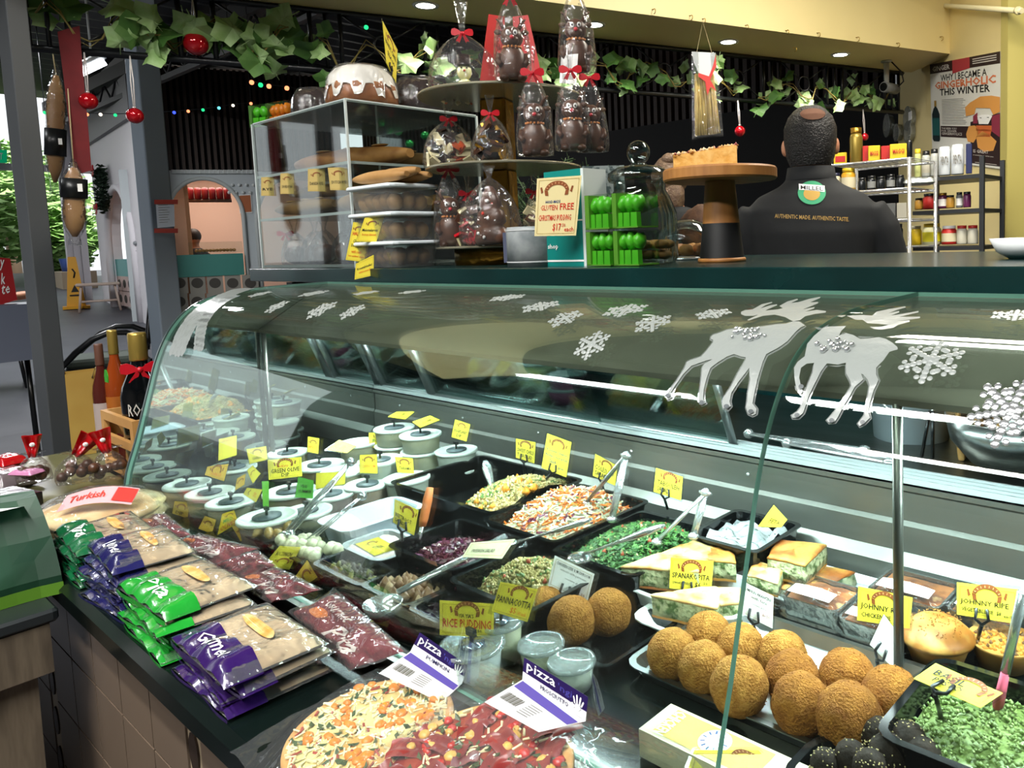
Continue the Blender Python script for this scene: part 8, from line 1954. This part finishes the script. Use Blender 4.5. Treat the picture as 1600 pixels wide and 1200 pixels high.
for i, (x0, x1, y0, y1, lab) in enumerate(((76, 100, 118, 285, 'wrapped brown loaf hanging behind the red banner'), (100, 130, 262, 370, 'wrapped brown loaf with a black label hanging lowest'))):
 pl_ = B0 + bn_ * (-.03 + .09 * i); a = PN((x0 + x1) / 2, y0, pl_, bn_); b = PN((x0 + x1) / 2 + (2 if i else -2), y1, pl_, bn_); w = (x1 - x0) * m_per_px(a) / 2
 t = thing('hanging_bread', lab, 'bread', tuple(b)); m = MB(); m.tube([a.lerp(b, k / 8) for k in range(9)], [w * .25, w * .75, w, w * 1.0, w * .9, w * 1.0, w * .95, w * .7, w * .2], 14, flat=.6); obj('loaf', m, KRAFT, t)
 m = MB(); m.tube([a.lerp(b, k / 8) for k in range(-1, 10)], [w * .2, w * .5, w * 1.0, w * 1.15, w * 1.12, w * 1.05, w * 1.12, w * 1.1, w * .95, w * .5, w * .6], 16, flat=.7); obj('film', m, CELLO, t)
 m = MB(); k0, k1 = (.5, .75) if i == 0 else (.16, .44); m.tube([a.lerp(b, k0), a.lerp(b, k1)], w * 1.2, 14, flat=.75); lb = obj('black_label', m, mat('label_black', '#15181a', .35), t)
 rr, f_ = side_dir(a); p = a.lerp(b, (k0 + k1) / 2) + f_ * w * 1.0 + rr * w * .5; m = MB(); m.at(frame(tuple(p), rr, f_)); m.box((0, 0, .008), (w * .4, w * .8, .001)); obj('barcode', m, WHITE, lb)
 m = MB(); m.tube([a, Vector((a.x, a.y, ZT0)) + (B0 - pl_)], .002, 5); obj('cord', m, mat('twine', '#c9b88c', .7), t)
LEAFM = mat('vine_leaf', '#86ad62', .5, col2='#b0cc94', scale=20, lo=.35, hi=.7); LEAFD = mat('vine_leaf_dark', '#3f6a2c', .5, col2='#567f3c', scale=20)
def leaf_mesh():
 m = MB(); pts = []
 for k in range(15):
  a = math.radians(-70 + 320 * k / 14); r_ = .045 * (1 if k % 3 == 1 else (.72 if k % 3 == 0 else .78)) * (1.15 if 5 < k < 9 else .95); pts.append((r_ * math.cos(a), r_ * math.sin(a), .010 * math.sin(a * 2)))
 m.add([(0, -.012, .006)] + pts, [(0, i, i + 1) for i in range(1, 15)] + [(0, 15, 1)], False); m.tube([(0, -.012, .004), (.004, -.05, -.004)], .0012, 4); return m
lm = [leaf_mesh().data('leaf', LEAFM), leaf_mesh().data('leaf', LEAFD)]
def vine(label, t0, t1, n, seed, dz=0.0):
 rs = random.Random(seed); o0 = TB(t0, 2.03); t = thing('vine_garland', label, 'garland', tuple(o0)); m = MB()
 pts = [TB(t0 + (t1 - t0) * i / 24, 2.02 + dz + .05 * math.sin(i * .9 + seed) + rs.uniform(-.02, .02), .02 + .02 * math.sin(i)) for i in range(25)]
 m.tube(pts, .003, 5); m.tube([p + Vector((0, 0, .02 * math.sin(i * 1.3))) for i, p in enumerate(pts)], .002, 5); obj('stem', m, mat('vine_stem', '#8a7a3c', .6), t)
 for k in range(n):
  p = pts[rs.randrange(25)] + Vector((rs.uniform(-.05, .05), rs.uniform(-.05, .05), rs.uniform(-.07, .05)))
  o = bpy.data.objects.new('leaf', lm[rs.random() < .35]); COL.objects.link(o); o.parent = t; o.location = p - ORG[t]
  f_ = (CAM - p).normalized(); q = f_.to_track_quat('Z', 'Y').to_matrix() @ Matrix.Rotation(rs.uniform(0, 6.28), 3, 'Z') @ Matrix.Rotation(rs.uniform(-.9, .9), 3, 'X') @ Matrix.Rotation(rs.uniform(-.9, .9), 3, 'Y')
  o.rotation_euler = q.to_euler(); s_ = rs.uniform(.75, 1.3) * (1.35 if seed == 1 else 1); o.scale = (s_, s_, s_)
vine('green vine garland hanging on the trellis over the red banner', -.62, .22, 44, 1)
vine('sparser vine garland woven behind the cakes', .25, .95, 22, 2, -.03)
vine('vine garland woven through the trellis behind the chocolates and pasta', 1.15, 2.25, 44, 3)
vine('vine garland at the pier end of the trellis', 2.35, 3.3, 26, 4, -.02)
b = Vector((-1.98, 1.78, ZC)); t = thing('pine_arrangement', 'pine branch arrangement with green baubles behind the acrylic case', 'decoration', tuple(b))
m = MB(); m.lathe([(.001, 0), (.05, 0), (.06, .09), (.001, .09)], tuple(b), 20, cap1=False); obj('pot', m, mat('dark_pot', '#20262a', .5), t)
m = MB(); rs = random.Random(4)
for k in range(26):
 a = rs.uniform(0, 6.28); e = rs.uniform(.1, .9); L_ = rs.uniform(.18, .34); d = Vector((math.cos(a) * (1 - e * .5), math.sin(a) * .5, e)).normalized(); o = b + Vector((0, 0, .09))
 m.tube([o, o + d * L_], [.003, .0015], 4)
 for j in range(26):
  p = o + d * L_ * (.15 + .85 * j / 26); w = Vector((rs.uniform(-1, 1), rs.uniform(-1, 1), rs.uniform(-1, 1))); w = (w - d * w.dot(d)).normalized() * .8 + d * .6; bit(m, p + w * .015, w, .035, .002, .001, 0)
nd = obj('needles', m, mat('pine_green', '#35502c', .6, col2='#4c6a3a', scale=30), t); nd['kind'] = 'stuff'
for (px, py) in ((622, 206), (664, 212), (600, 258), (640, 225), (612, 240)):
 p = PY(px, py, 1.72); m = MB(); m.ball(p, .016, 16, 10); obj('green_bauble', m, mat('green_bauble', '#0f8a3c', .1, .5), t)
ZBN = .7905
def tub2(px, py, y, r_, h, col, label, lidc='#d8dcdc'):
 b = PY(px, py, y); b.z = ZBN; t = thing('ice_cream_tub', label, 'tub', tuple(b)); m = MB(); m.lathe([(.001, 0), (r_ * .85, 0), (r_, h * .9), (.001, h * .9)], tuple(b), 28, cap1=False); obj('tub', m, mat('tub_' + col[1:], col, .4), t)
 m = MB(); m.lathe([(r_ * 1.03, h * .86), (r_ * 1.06, h * .9), (r_ * 1.06, h * .98), (r_, h), (.001, h)], tuple(b), 28, cap0=False, cap1=False); obj('lid', m, mat('lid_' + lidc[1:], lidc, .35), t); return b
def stack2(px, y, r_, h, col, labs):
 b = tub2(px, 600, y, r_, h, col, labs[0])
 t = thing('ice_cream_tub', labs[1], 'tub', (b.x, b.y, ZBN + h)); m = MB(); m.lathe([(.001, .001), (r_ * .85, .001), (r_, h * .9), (.001, h * .9)], (b.x, b.y, ZBN + h), 28, cap1=False); obj('tub', m, mat('tub_' + col[1:], col, .4), t)
 m = MB(); m.lathe([(r_ * 1.03, h * .86), (r_ * 1.06, h * .9), (r_ * 1.06, h * .98), (r_, h), (.001, h)], (b.x, b.y, ZBN + h), 28, cap0=False, cap1=False); obj('lid', m, mat('lid_d8dcdc', '#d8dcdc', .35), t)
stack2(572, 1.42, .055, .036, '#c9729c', ('pink tub at the bottom behind the mirror end door', 'pink tub on top behind the mirror end door'))
stack2(615, 1.45, .062, .040, '#c4cc96', ('pale lime tub at the bottom beside the pink pair', 'pale lime tub on top beside the pink pair'))
stack2(886, 1.42, .052, .040, '#c9658c', ('pink tub at the bottom by the printed sheets', 'pink tub on top by the printed sheets'))
stack2(842, 1.50, .060, .042, '#cdd0a0', ('cream tub at the bottom behind the pink one', 'cream tub on top behind the pink one'))
b = PY(755, 600, 1.50);
for k in range(6):
 m = MB(); open_box(m, b.x - .15, b.x + .13, 1.42, 1.58, ZBN + .0005 + k * .013, .014, .002, .01, .02, .006); obj('black_meal_tray', m, BLACKG, None, 'black plastic tray in a low stack behind the case door', 'tray', 'black trays stacked on the bench')
for i, (pa, pb) in enumerate((((640, 607), (590, 598)), ((830, 660), (700, 640)), ((1340, 690), (1170, 692)), ((1390, 700), (1230, 712)))):
 a = PZ(pa[0], pa[1], ZBN + .012); c = PZ(pb[0], pb[1], ZBN + .012); a.y = c.y = min(max((a.y + c.y) / 2, 1.33), 1.5)
 a = PY(pa[0], pa[1], a.y); c = PY(pb[0], pb[1], c.y); a.z = c.z = ZBN + .012
 tongs(('steel tongs lying behind the mirror end door', 'steel tongs lying before the black trays', 'scalloped steel tongs lying near the bucket', 'second scalloped steel tongs near the bucket')[i], c, a + Vector((0, .015, 0)), a - Vector((0, .015, 0)), .012)
for (q, lab) in (([(940, 590), (1000, 598), (1000, 650), (940, 640)], 'white printed sheet with an orange band on the support panel'), ([(1012, 594), (1072, 604), (1072, 662), (1012, 652)], 'second printed sheet with an orange band beside the first')):
 Q = [PY(x, y, 1.775) for x, y in q]; f0 = quadmap(Q, 0); t = thing('printed_sheet', lab, 'sheet', tuple(Q[3])); m = MB(); m.slab([f0(0, 0), f0(1, 0), f0(1, 1), f0(0, 1)], .001); obj('sheet', m, mat('sheet_white', '#b9c4c4', .6), t)
 f1 = quadmap(Q, .001); m = MB(); uvpoly(m, f1, [(0, .6), (1, .6), (1, .95), (0, .95)]); obj('orange_band', m, mat('orange_band', '#d9663c', .5), t)
 m = MB()
 for i in range(6): uvquad(m, f1, .05, .5 - .08 * i, .9, .53 - .08 * i)
 obj('lettering', m, mat('violet_ink', '#4a4060', .5), t)
b = PY(1060, 690, 1.55); m = MB(); m.at(TR((b.x, 1.55, ZBN), .2)); soft_slab(m, -.16, .14, -.1, .1, 0, .10, 9, .03, 20); obj('paper_sack', m, mat('brown_sack', '#7c6a4c', .7, col2='#8f8a64', scale=10, bump=.5), None, 'crumpled brown paper sack on the bench behind the doors', 'sack')
b = PY(1440, 705, 1.62); b = Vector((b.x, 1.56, ZBN)); t = thing('white_bucket', 'white plastic bucket with a wire handle on the bench', 'bucket', tuple(b)); kb = m_per_px(b); rb = 66 * kb
m = MB(); m.lathe([(.001, 0), (rb * .86, 0), (rb, .20), (rb * 1.04, .20), (rb * 1.04, .175), (rb * 1.0, .17)], tuple(b), 36, cap1=False); obj('body', m, mat('bucket_white', '#c3cdd2', .35), t)
m = MB(); rr, f_ = side_dir(b); m.tube([b + rr * rb * 1.05 * math.cos(a) + f_ * rb * 1.05 * abs(math.sin(a)) * .9 + Vector((0, 0, .17 - .11 * math.sin(a))) for a in [PI * i / 12 for i in range(13)]], .003, 6); obj('wire_handle', m, CHROME, t)
for i, (pa, pb) in enumerate((((1453, 642), (1440, 720)), ((1458, 642), (1457, 722)))):
 a = PY(*pa, 1.40); c = PY(*pb, 1.40); c.z = ZBN + .006; m = MB(); m.tube([a, c], .006, 6, flat=.5); obj('black_stick', m, BLACKP, None, ('slanted black stick leaning on the bucket', 'upright black stick leaning on the bucket')[i], 'stick')
b = PY(1512, 728, 1.5);
for i in range(3):
 m = MB(); m.at(TR((b.x + .03 * i, 1.50 + .02 * i, ZBN), .15, 0, -.12)); m.rbox((0, 0, .075), (.012, .14, .15), .004); obj('wooden_board', m, WOODP, None, ('wooden board with a green edge leaning by the bucket', 'wooden board in the middle of the leaning three', 'wooden board nearest the steel strainer')[i], 'board')
b = PY(1585, 700, 1.42); t = thing('steel_strainer', 'round steel strainer bowl at the bench end', 'strainer', (b.x, 1.42, ZBN)); m = MB(); m.lathe([(.02, 0), (.07, .02), (.10, .06), (.112, .10), (.118, .10), (.108, .055), (.075, .016), (.02, -.0)], (b.x, 1.42, ZBN + .001), 36, cap0=True, cap1=False); obj('bowl', m, STEEL, t)
m = MB(); m.tube([(b.x - .115, 1.42, ZBN + .10), (b.x - .17, 1.40, ZBN + .12)], .006, 8); obj('handle', m, STEEL, t)
# ================================================================== the hall towards the street
def FP(px, py):                                # point on the ramped hall floor
 r = ray(px, py); lo, hi = 2.0, 30.0
 for _ in range(50):
  d = (lo + hi) / 2; p = CAM + r * (d / math.hypot(r.x, r.y))
  if p.z > hz(p.x): lo = d
  else: hi = d
 return p
m = MB(); m.box((-26, 2, .55), (21, 40, .02)); struct('ground_outside', m, mat('pale_paving', '#d8d4cc', .8))
b = PD(135, 300, 15.2); m = MB()
for (px) in (118, 128, 140): q = PD(px, 480, 15.2); m.box((q.x, q.y, 2.1), (.09, .09, 3.2))
q = PD(60, 263, 15.2); m.box((q.x, q.y, q.z), (.1, 4.2, .10)); struct('door_1', m, mat('door_white', '#c9c6cc', .5))
def tree(px, py, d, r_, h, label, seed):
 c = PD(px, py, d); t = thing('street_tree', label, 'tree', (c.x, c.y, .56), 'trees outside the entrance'); rs = random.Random(seed); m = MB()
 m.tube([(c.x, c.y, .56), (c.x + .1, c.y, c.z)], [.14, .08], 8); obj('trunk', m, mat('tree_bark', '#5a4a3a', .9), t); m = MB()
 for i in range(1500):
  v = Vector((rs.gauss(0, 1), rs.gauss(0, 1), rs.gauss(0, 1))).normalized() * rs.random() ** .4; leaf(m, c + Vector((v.x * r_, v.y * r_, v.z * h)), .13, 0)
 o = obj('foliage', m, mat('street_leaf', '#6f9a4c', .6, col2='#9cc07c', scale=3), t); o['kind'] = 'stuff'
for i, (px, py, d, r_, h) in enumerate(((10, 300, 21, 1.0, 1.1), (70, 320, 26, 1.2, 1.1), (95, 370, 19, .6, .7), (-45, 330, 18, .9, 1.2))):
 tree(px, py, d, r_, h, ('leafy street tree beyond the exit sign', 'leafy street tree behind the hanging loaves', 'low light green tree beside the caution cone', 'street tree at the edge of the entrance')[i], i)
q = [PD(x, y, 14.5) for x, y in ((-14, 234), (11, 234), (11, 254), (-14, 254))]; f0 = quadmap(q, 0); t = thing('exit_sign', 'green lit exit sign over the street entrance', 'sign', tuple(q[3])); m = MB(); m.slab([f0(0, 0), f0(1, 0), f0(1, 1), f0(0, 1)], .06); obj('panel', m, glow('exit_green', '#0c8a5c', .8), t)
m = MB(); put_text(m, 'EXIT', quadmap(q, .006), .1, .25, .72, .75, bold=.02); obj('lettering', m, WHITE, t)
m = MB(); c_ = (q[0] + q[1]) / 2; m.tube([c_, Vector((c_.x, c_.y, 3.76))], .02, 6); obj('hanger', m, BLACKP, t)
b = FP(120, 482); k = m_per_px(b); t = thing('caution_cone', 'tall yellow wet floor caution cone by the entrance', 'cone', tuple(b)); r, f_ = side_dir(b); M_ = frame(tuple(b), r, (0, 0, 1)); s_ = -1 if Vector((0, 0, 1)).cross(r).dot(f_) < 0 else 1
CY = mat('caution_yellow', '#e8a818', .5); m = MB(); m.at(M_); m.box((0, 0, 2 * k), (34 * k, 30 * k, 4 * k)); m.box((0, 0, 42 * k), (24 * k, 22 * k, 77 * k), top=.42); obj('body', m, CY, t)
m = MB(); m.at(M_); m.prism([(-5 * k, 0), (5 * k, 0), (0, 11 * k)], .004, fn=lambda x, y, z: (x, s_ * (9 * k + z), 26 * k + y)); obj('warning_print', m, INK, t); m = MB(); m.at(M_); m.tube([(0, s_ * 7.5 * k, 48 * k), (2 * k, s_ * 7 * k, 56 * k), (-k, s_ * 6.4 * k, 62 * k)], 1.2 * k, 6); obj('figure_print', m, INK, t); m = MB(); m.at(M_); m.box((0, s_ * 9.6 * k, 21 * k), (14 * k, .02, 2 * k)); obj('text_print', m, INK, t)
b = FP(157, 486); k = m_per_px(b); t = thing('pale_stool', 'pale wooden stool standing beside the caution cone', 'stool', tuple(b)); r, f_ = side_dir(b); M_ = frame(tuple(b), r, (0, 0, 1)); SW = mat('pale_ash', '#cbb6a8', .5)
m = MB(); m.at(M_); m.rbox((0, 0, 42 * k), (56 * k, 34 * k, 4 * k), 4 * k); obj('seat', m, SW, t)
for sx in (-1, 1):
 for sy in (-1, 1): m = MB(); m.at(M_); m.tube([(sx * 21 * k, sy * 11 * k, 41 * k), (sx * 26 * k, sy * 15 * k, 0)], 1.8 * k, 6); obj('leg', m, SW, t)
m = MB(); m.at(M_); m.tube([(-24 * k, 12 * k, 16 * k), (24 * k, 12 * k, 16 * k)], 1.4 * k, 6); m.tube([(-24 * k, -12 * k, 16 * k), (24 * k, -12 * k, 16 * k)], 1.4 * k, 6); obj('stretcher', m, SW, t)
def armchair(px, py, d, s, rz, label):
 b = PD(px, py, d); b.z = 0; t = thing('woven_armchair', label, 'chair', tuple(b), None); M_ = TR(tuple(b), rz, 0, 0, s); WV = mat('dark_wicker', '#1c1d22', .5, col2='#2b2d33', scale=60, bump=.6); DK = mat('chair_frame', '#121316', .35)
 m = MB(); m.at(M_); m.rbox((0, 0, .43), (.52, .50, .05), .05); obj('seat', m, WV, t)
 m = MB(); m.at(M_); m.rbox((0, 0, .485), (.48, .46, .06), .05); obj('cushion', m, mat('sage_cushion', '#5f6a60', .8), t)
 m = MB(); m.at(M_); m.grid(lambda u, v: ((u - .5) * .44 * math.sin(math.acos(max(-1, min(1, v * 1.6 - .8)))) , .24 + .06 * v, .48 + .46 * v), 14, 12); o = obj('backrest', m, WV, t)
 for sx in (-1, 1):
  m = MB(); m.at(M_); m.tube([(sx * .26, .26, .48 + .1)] + [(sx * .28, .25 - .5 * q, .46 + .24 * math.sin(PI * (.25 + .75 * q))) for q in (0, .2, .4, .6, .8, 1)] + [(sx * .28, -.27, 0)], .022, 8); obj('arm', m, DK, t)
  m = MB(); m.at(M_); m.tube([(sx * .24, .24, .43), (sx * .26, .28, 0)], .018, 8); obj('leg', m, DK, t)
 m = MB(); m.at(M_); m.tube([(.23 * math.cos(a), .26 + .05 * math.sin(a), .55 + .40 * math.sin(a)) for a in [PI * i / 14 for i in range(15)]], .018, 8); obj('back_frame', m, DK, t)
armchair(168, 560, 7.0, 1.0, -.35, 'dark woven armchair with a sage cushion beyond the crate')
def shopper():
 b = PD(-10, 500, 8.8); b.z = hz(b.x); x, y = b.x, b.y; t = thing('person', 'seated person in grey beside the red sign board', 'person', tuple(b)); m = MB(); r, f_ = side_dir(b)
 def L(a, c, z): return b + r * a + f_ * c + Vector((0, 0, z))
 m.tube([L(-.1, 0, .45), L(-.08, 0, .75), L(-.06, 0, 1.0), L(-.05, 0, 1.08), L(-.05, 0, 1.15)], [.16, .15, .17, .08, .055], 14); m.ball(L(-.04, .02, 1.27), (.08, .09, .11), 14, 10)
 for s_ in (-1, 1): m.tube([L(-.08 + s_ * .03, s_ * .17, .98), L(.08, s_ * .18, .78), L(.26, s_ * .10, .80)], [.05, .042, .034], 10); m.ball(L(.31, s_ * .10, .81), (.045, .035, .025), 8, 6); m.tube([L(-.08, s_ * .10, .48), L(.32, s_ * .10, .48), L(.30, s_ * .10, .06)], [.08, .06, .042], 10); m.tube([L(.28, s_ * .10, .04), L(.44, s_ * .10, .035)], [.04, .035], 8)
 obj('body', remeshed(m, .014, 'body'), SKIN, t); m = MB(); m.tube([L(-.1, 0, .47), L(-.08, 0, .75), L(-.06, 0, 1.0), L(-.05, 0, 1.09)], [.175, .165, .185, .09], 16); obj('jumper', m, mat('grey_jumper', '#6d7076', .8), t)
 m = MB(); m.ball(L(-.06, .0, 1.30), (.092, .10, .105), 14, 10); obj('hair', m, mat('dark_hair', '#2a211c', .6), t)
 c = thing('cafe_chair', 'dark cafe chair under the seated person', 'chair', tuple(L(-.1, 0, 0))); m = MB(); m.ball(L(-.02, 0, .40), (.22, .22, .035), 16, 8); obj('seat', m, BLACKP, c)
 for sa in (-1, 1):
  for sc in (-1, 1): m = MB(); m.tube([L(-.02 + sa * .15, sc * .15, .39), L(-.02 + sa * .19, sc * .19, 0)], .014, 6); obj('leg', m, BLACKP, c)
shopper()
c = PD(8, 450, 6.2); n_ = card_plane(c, 10, 6); Q = [PN(*a, c, n_) for a in ((-40, 398), (16, 404), (27, 468), (-40, 490))]; f0 = quadmap(Q, 0); t = thing('red_sign', 'red drinks sign board with white script by the first post', 'sign', (Q[2].x, Q[2].y, hz(Q[2].x))); m = MB(); m.slab([f0(0, 0), f0(1, 0), f0(1, 1), f0(0, 1)], .03); obj('board', m, mat('sign_red', '#a81a20', .4), t)
m = MB(); f1 = quadmap(Q, .004); put_text(m, 'y', f1, .66, .72, .82, .95, shear=.3); put_text(m, 'k', f1, .66, .42, .78, .66, shear=.3); put_text(m, 'te', f1, .66, .2, .86, .4, shear=.3); obj('lettering', m, WHITE, t)
m = MB(); p = f0(.5, 0); m.box((p.x, p.y, p.z - .16), (.30, .34, .34)); obj('stand', m, mat('grey_stand', '#6a7080', .5), t)
for sa in (-1, 1):
 for sc in (-1, 1): m = MB(); m.tube([(p.x + sa * .12, p.y + sc * .14, p.z - .32), (p.x + sa * .13, p.y + sc * .15, hz(p.x))], .015, 6); obj('leg', m, BLACKP, t)
sh_ = thing('canister_shelf', 'high shelf inside the arch carrying red canisters', 'shelf', tuple(FW(320, 312)))
fb_ = lambda px, py: PN(px, py, FA - fnv * .8, fnv)
a = fb_(268, 313); c = fb_(362, 313); m = MB(); m.tube([a, c], .03, 4); obj('board', m, mat('shelf_brown', '#5a4032', .6), sh_)
for i in range(8):
 p = fb_(275 + i * 11.5, 311); k = m_per_px(p); m = MB(); m.lathe([(.001, 0), (4.8 * k, 0), (4.8 * k, 13 * k), (4.2 * k, 17 * k), (.001, 18 * k)], tuple(p), 16, cap1=False); obj('red_canister', m, mat('canister_red', '#7c141a', .35), None, 'dark red tea canister on the shelf inside the arch', 'canister', 'red canisters in the arch')
p = FW(338, 396) - fnv * .25; k = m_per_px(p); t = thing('pastry_cabinet', 'low glass pastry cabinet on the teal counter', 'cabinet', tuple(p)); m = MB(); m.at(frame(tuple(p), fd, (0, 0, 1))); m.box((0, 0, 9 * k), (72 * k, 24 * k, 18 * k)); obj('glass', m, ACRYL, t)
m = MB(); m.at(frame(tuple(p), fd, (0, 0, 1)))
for i in range(12): m.ball((-26 * k + i * 4.6 * k, 0, 5 * k), 2.6 * k, 8, 6)
obj('pastries', m, CRUSTP, t)
p = fb_(303, 372); k = m_per_px(p); t = thing('person', 'dark haired shop worker behind the teal counter', 'person', (p.x, p.y, hz(p.x))); m = MB(); m.tube([(p.x, p.y, hz(p.x) + .02), (p.x, p.y, p.z - .5), (p.x, p.y, p.z - .26), (p.x, p.y, p.z - .14), (p.x, p.y, p.z - .06)], [.14, .15, .18, .07, .05], 12); m.ball(p, (.085, .085, .11), 14, 10); obj('body', remeshed(m, .016, 'body'), SKIN, t)
m = MB(); m.ball(p + Vector((-.01, .0, .03)), (.105, .10, .11), 14, 10); obj('hair', m, mat('dark_hair', '#2a211c', .6), t); m = MB(); m.tube([(p.x, p.y, hz(p.x) + .5), (p.x, p.y, p.z - .5), (p.x, p.y, p.z - .24), (p.x, p.y, p.z - .15)], [.16, .17, .195, .085], 12); obj('shirt', m, SHIRT, t)
q = [FW(x, y) + fnv * .012 for x, y in ((374, 306), (391, 305), (393, 331), (376, 332))]; t = thing('orange_notice', 'framed orange notice on the perforated shop wall', 'notice', tuple(q[3])); f0 = quadmap(q, 0); m = MB(); m.slab([f0(-.08, -.06), f0(1.08, -.06), f0(1.08, 1.06), f0(-.08, 1.06)], .01); obj('frame', m, WHITE, t); m = MB(); uvpoly(m, quadmap(q, .004), [(0, 0), (1, 0), (1, 1), (0, 1)]); obj('print', m, mat('notice_orange', '#b5683c', .6), t)
p = SWP(170, 296) + swn * .08; t = thing('green_wreath', 'dark green wreath with red bows on the white wall', 'wreath', tuple(p)); m = MB(); rs = random.Random(3)
for i in range(420):
 a = rs.uniform(0, 6.28); rr = .22 + rs.gauss(0, .05); leaf(m, p + swd * math.cos(a) * rr * .9 + Vector((0, 0, math.sin(a) * rr * 1.1)) + swn * rs.uniform(-.04, .06), .05, 0)
o = obj('needles', m, mat('wreath_green', '#243a28', .7), t); o['kind'] = 'stuff'
for z in (.28, -.26): bow(t, p + Vector((0, 0, z)) + swn * .08, .12, swd)
p = PD(107, 410, 17.5); k = m_per_px(p); m = MB(); m.lathe([(.001, 0), (9 * k, 0), (12 * k, 20 * k), (.001, 20 * k)], tuple(p - Vector((0, 0, 14 * k))), 16, cap1=False); obj('blue_planter', m, mat('planter_blue', '#3f5fae', .5), None, 'blue planter pot outside the entrance', 'planter'); m = MB(); m.box((p.x, p.y, (p.z - 14 * k + .56) / 2), (1.2, .5, p.z - 14 * k - .56)); obj('planter_wall', m, mat('planter_wall', '#b5a48c', .8), None, 'low pale wall under the blue planter', 'wall')
p = SWP(193, 400) - swn * .2; k = m_per_px(p); m = MB(); m.lathe([(.001, 0), (9 * k, 0), (11 * k, 34 * k), (12 * k, 34 * k), (12 * k, 26 * k)], tuple(p), 18, cap1=False); obj('pink_bucket', m, mat('bucket_pink', '#d880b4', .4), None, 'pink bucket of wrapped flowers on the side counter', 'bucket')
def fairy(label, pts, d, cols, wire=True):
 P_ = [PD(x, y, d) for x, y in pts]; t = thing('fairy_lights', label, 'lights', tuple(P_[0])); m = MB(); m.tube([Vector((P_[0].x, P_[0].y, 3.76))] + P_ + [Vector((P_[-1].x, P_[-1].y, 3.76))], .004, 4); obj('wire', m, BLACKP, t)
 for i, p in enumerate(P_): m = MB(); m.ball(p - Vector((0, 0, .012)), .016, 8, 6); obj('bulb', m, glow('bulb_' + cols[i % len(cols)], {'g': '#20c070', 'b': '#3a50ff', 'o': '#ff9060', 'w': '#fff0d8', 'c': '#60d8e8'}[cols[i % len(cols)]], 2.5), t)
fairy('string of coloured fairy lights below the ceiling by the battens', [(70, 174), (136, 177), (157, 177), (180, 178), (272, 174), (294, 172), (317, 170), (342, 167), (364, 163), (392, 160)], 9.5, 'gowgbogcwo')
fairy('string of coloured fairy lights behind the trellis', [(393, 126), (407, 130), (420, 132), (448, 135), (470, 140)], 6.0, 'ogoow')
fairy('string of coloured fairy lights high behind the trellis rings', [(356, 40), (427, 41), (463, 40), (500, 41), (572, 40)], 6.0, 'ggbo')
p = [PD(x, y, 7.5) for x, y in ((125, 114), (163, 96))]; t = thing('tube_light', 'bright white tube light hanging beyond the red banner', 'light', tuple(p[0])); m = MB(); m.tube(p, .03, 8); obj('tube', m, glow('tube_white', '#f4f8ff', 9), t); m = MB(); m.tube([q + Vector((0, 0, .05)) for q in p], .03, 4); c_ = (p[0] + p[1]) / 2; m.tube([c_, Vector((c_.x, c_.y, 3.76))], .008, 4); obj('fitting', m, WHITEP, t)
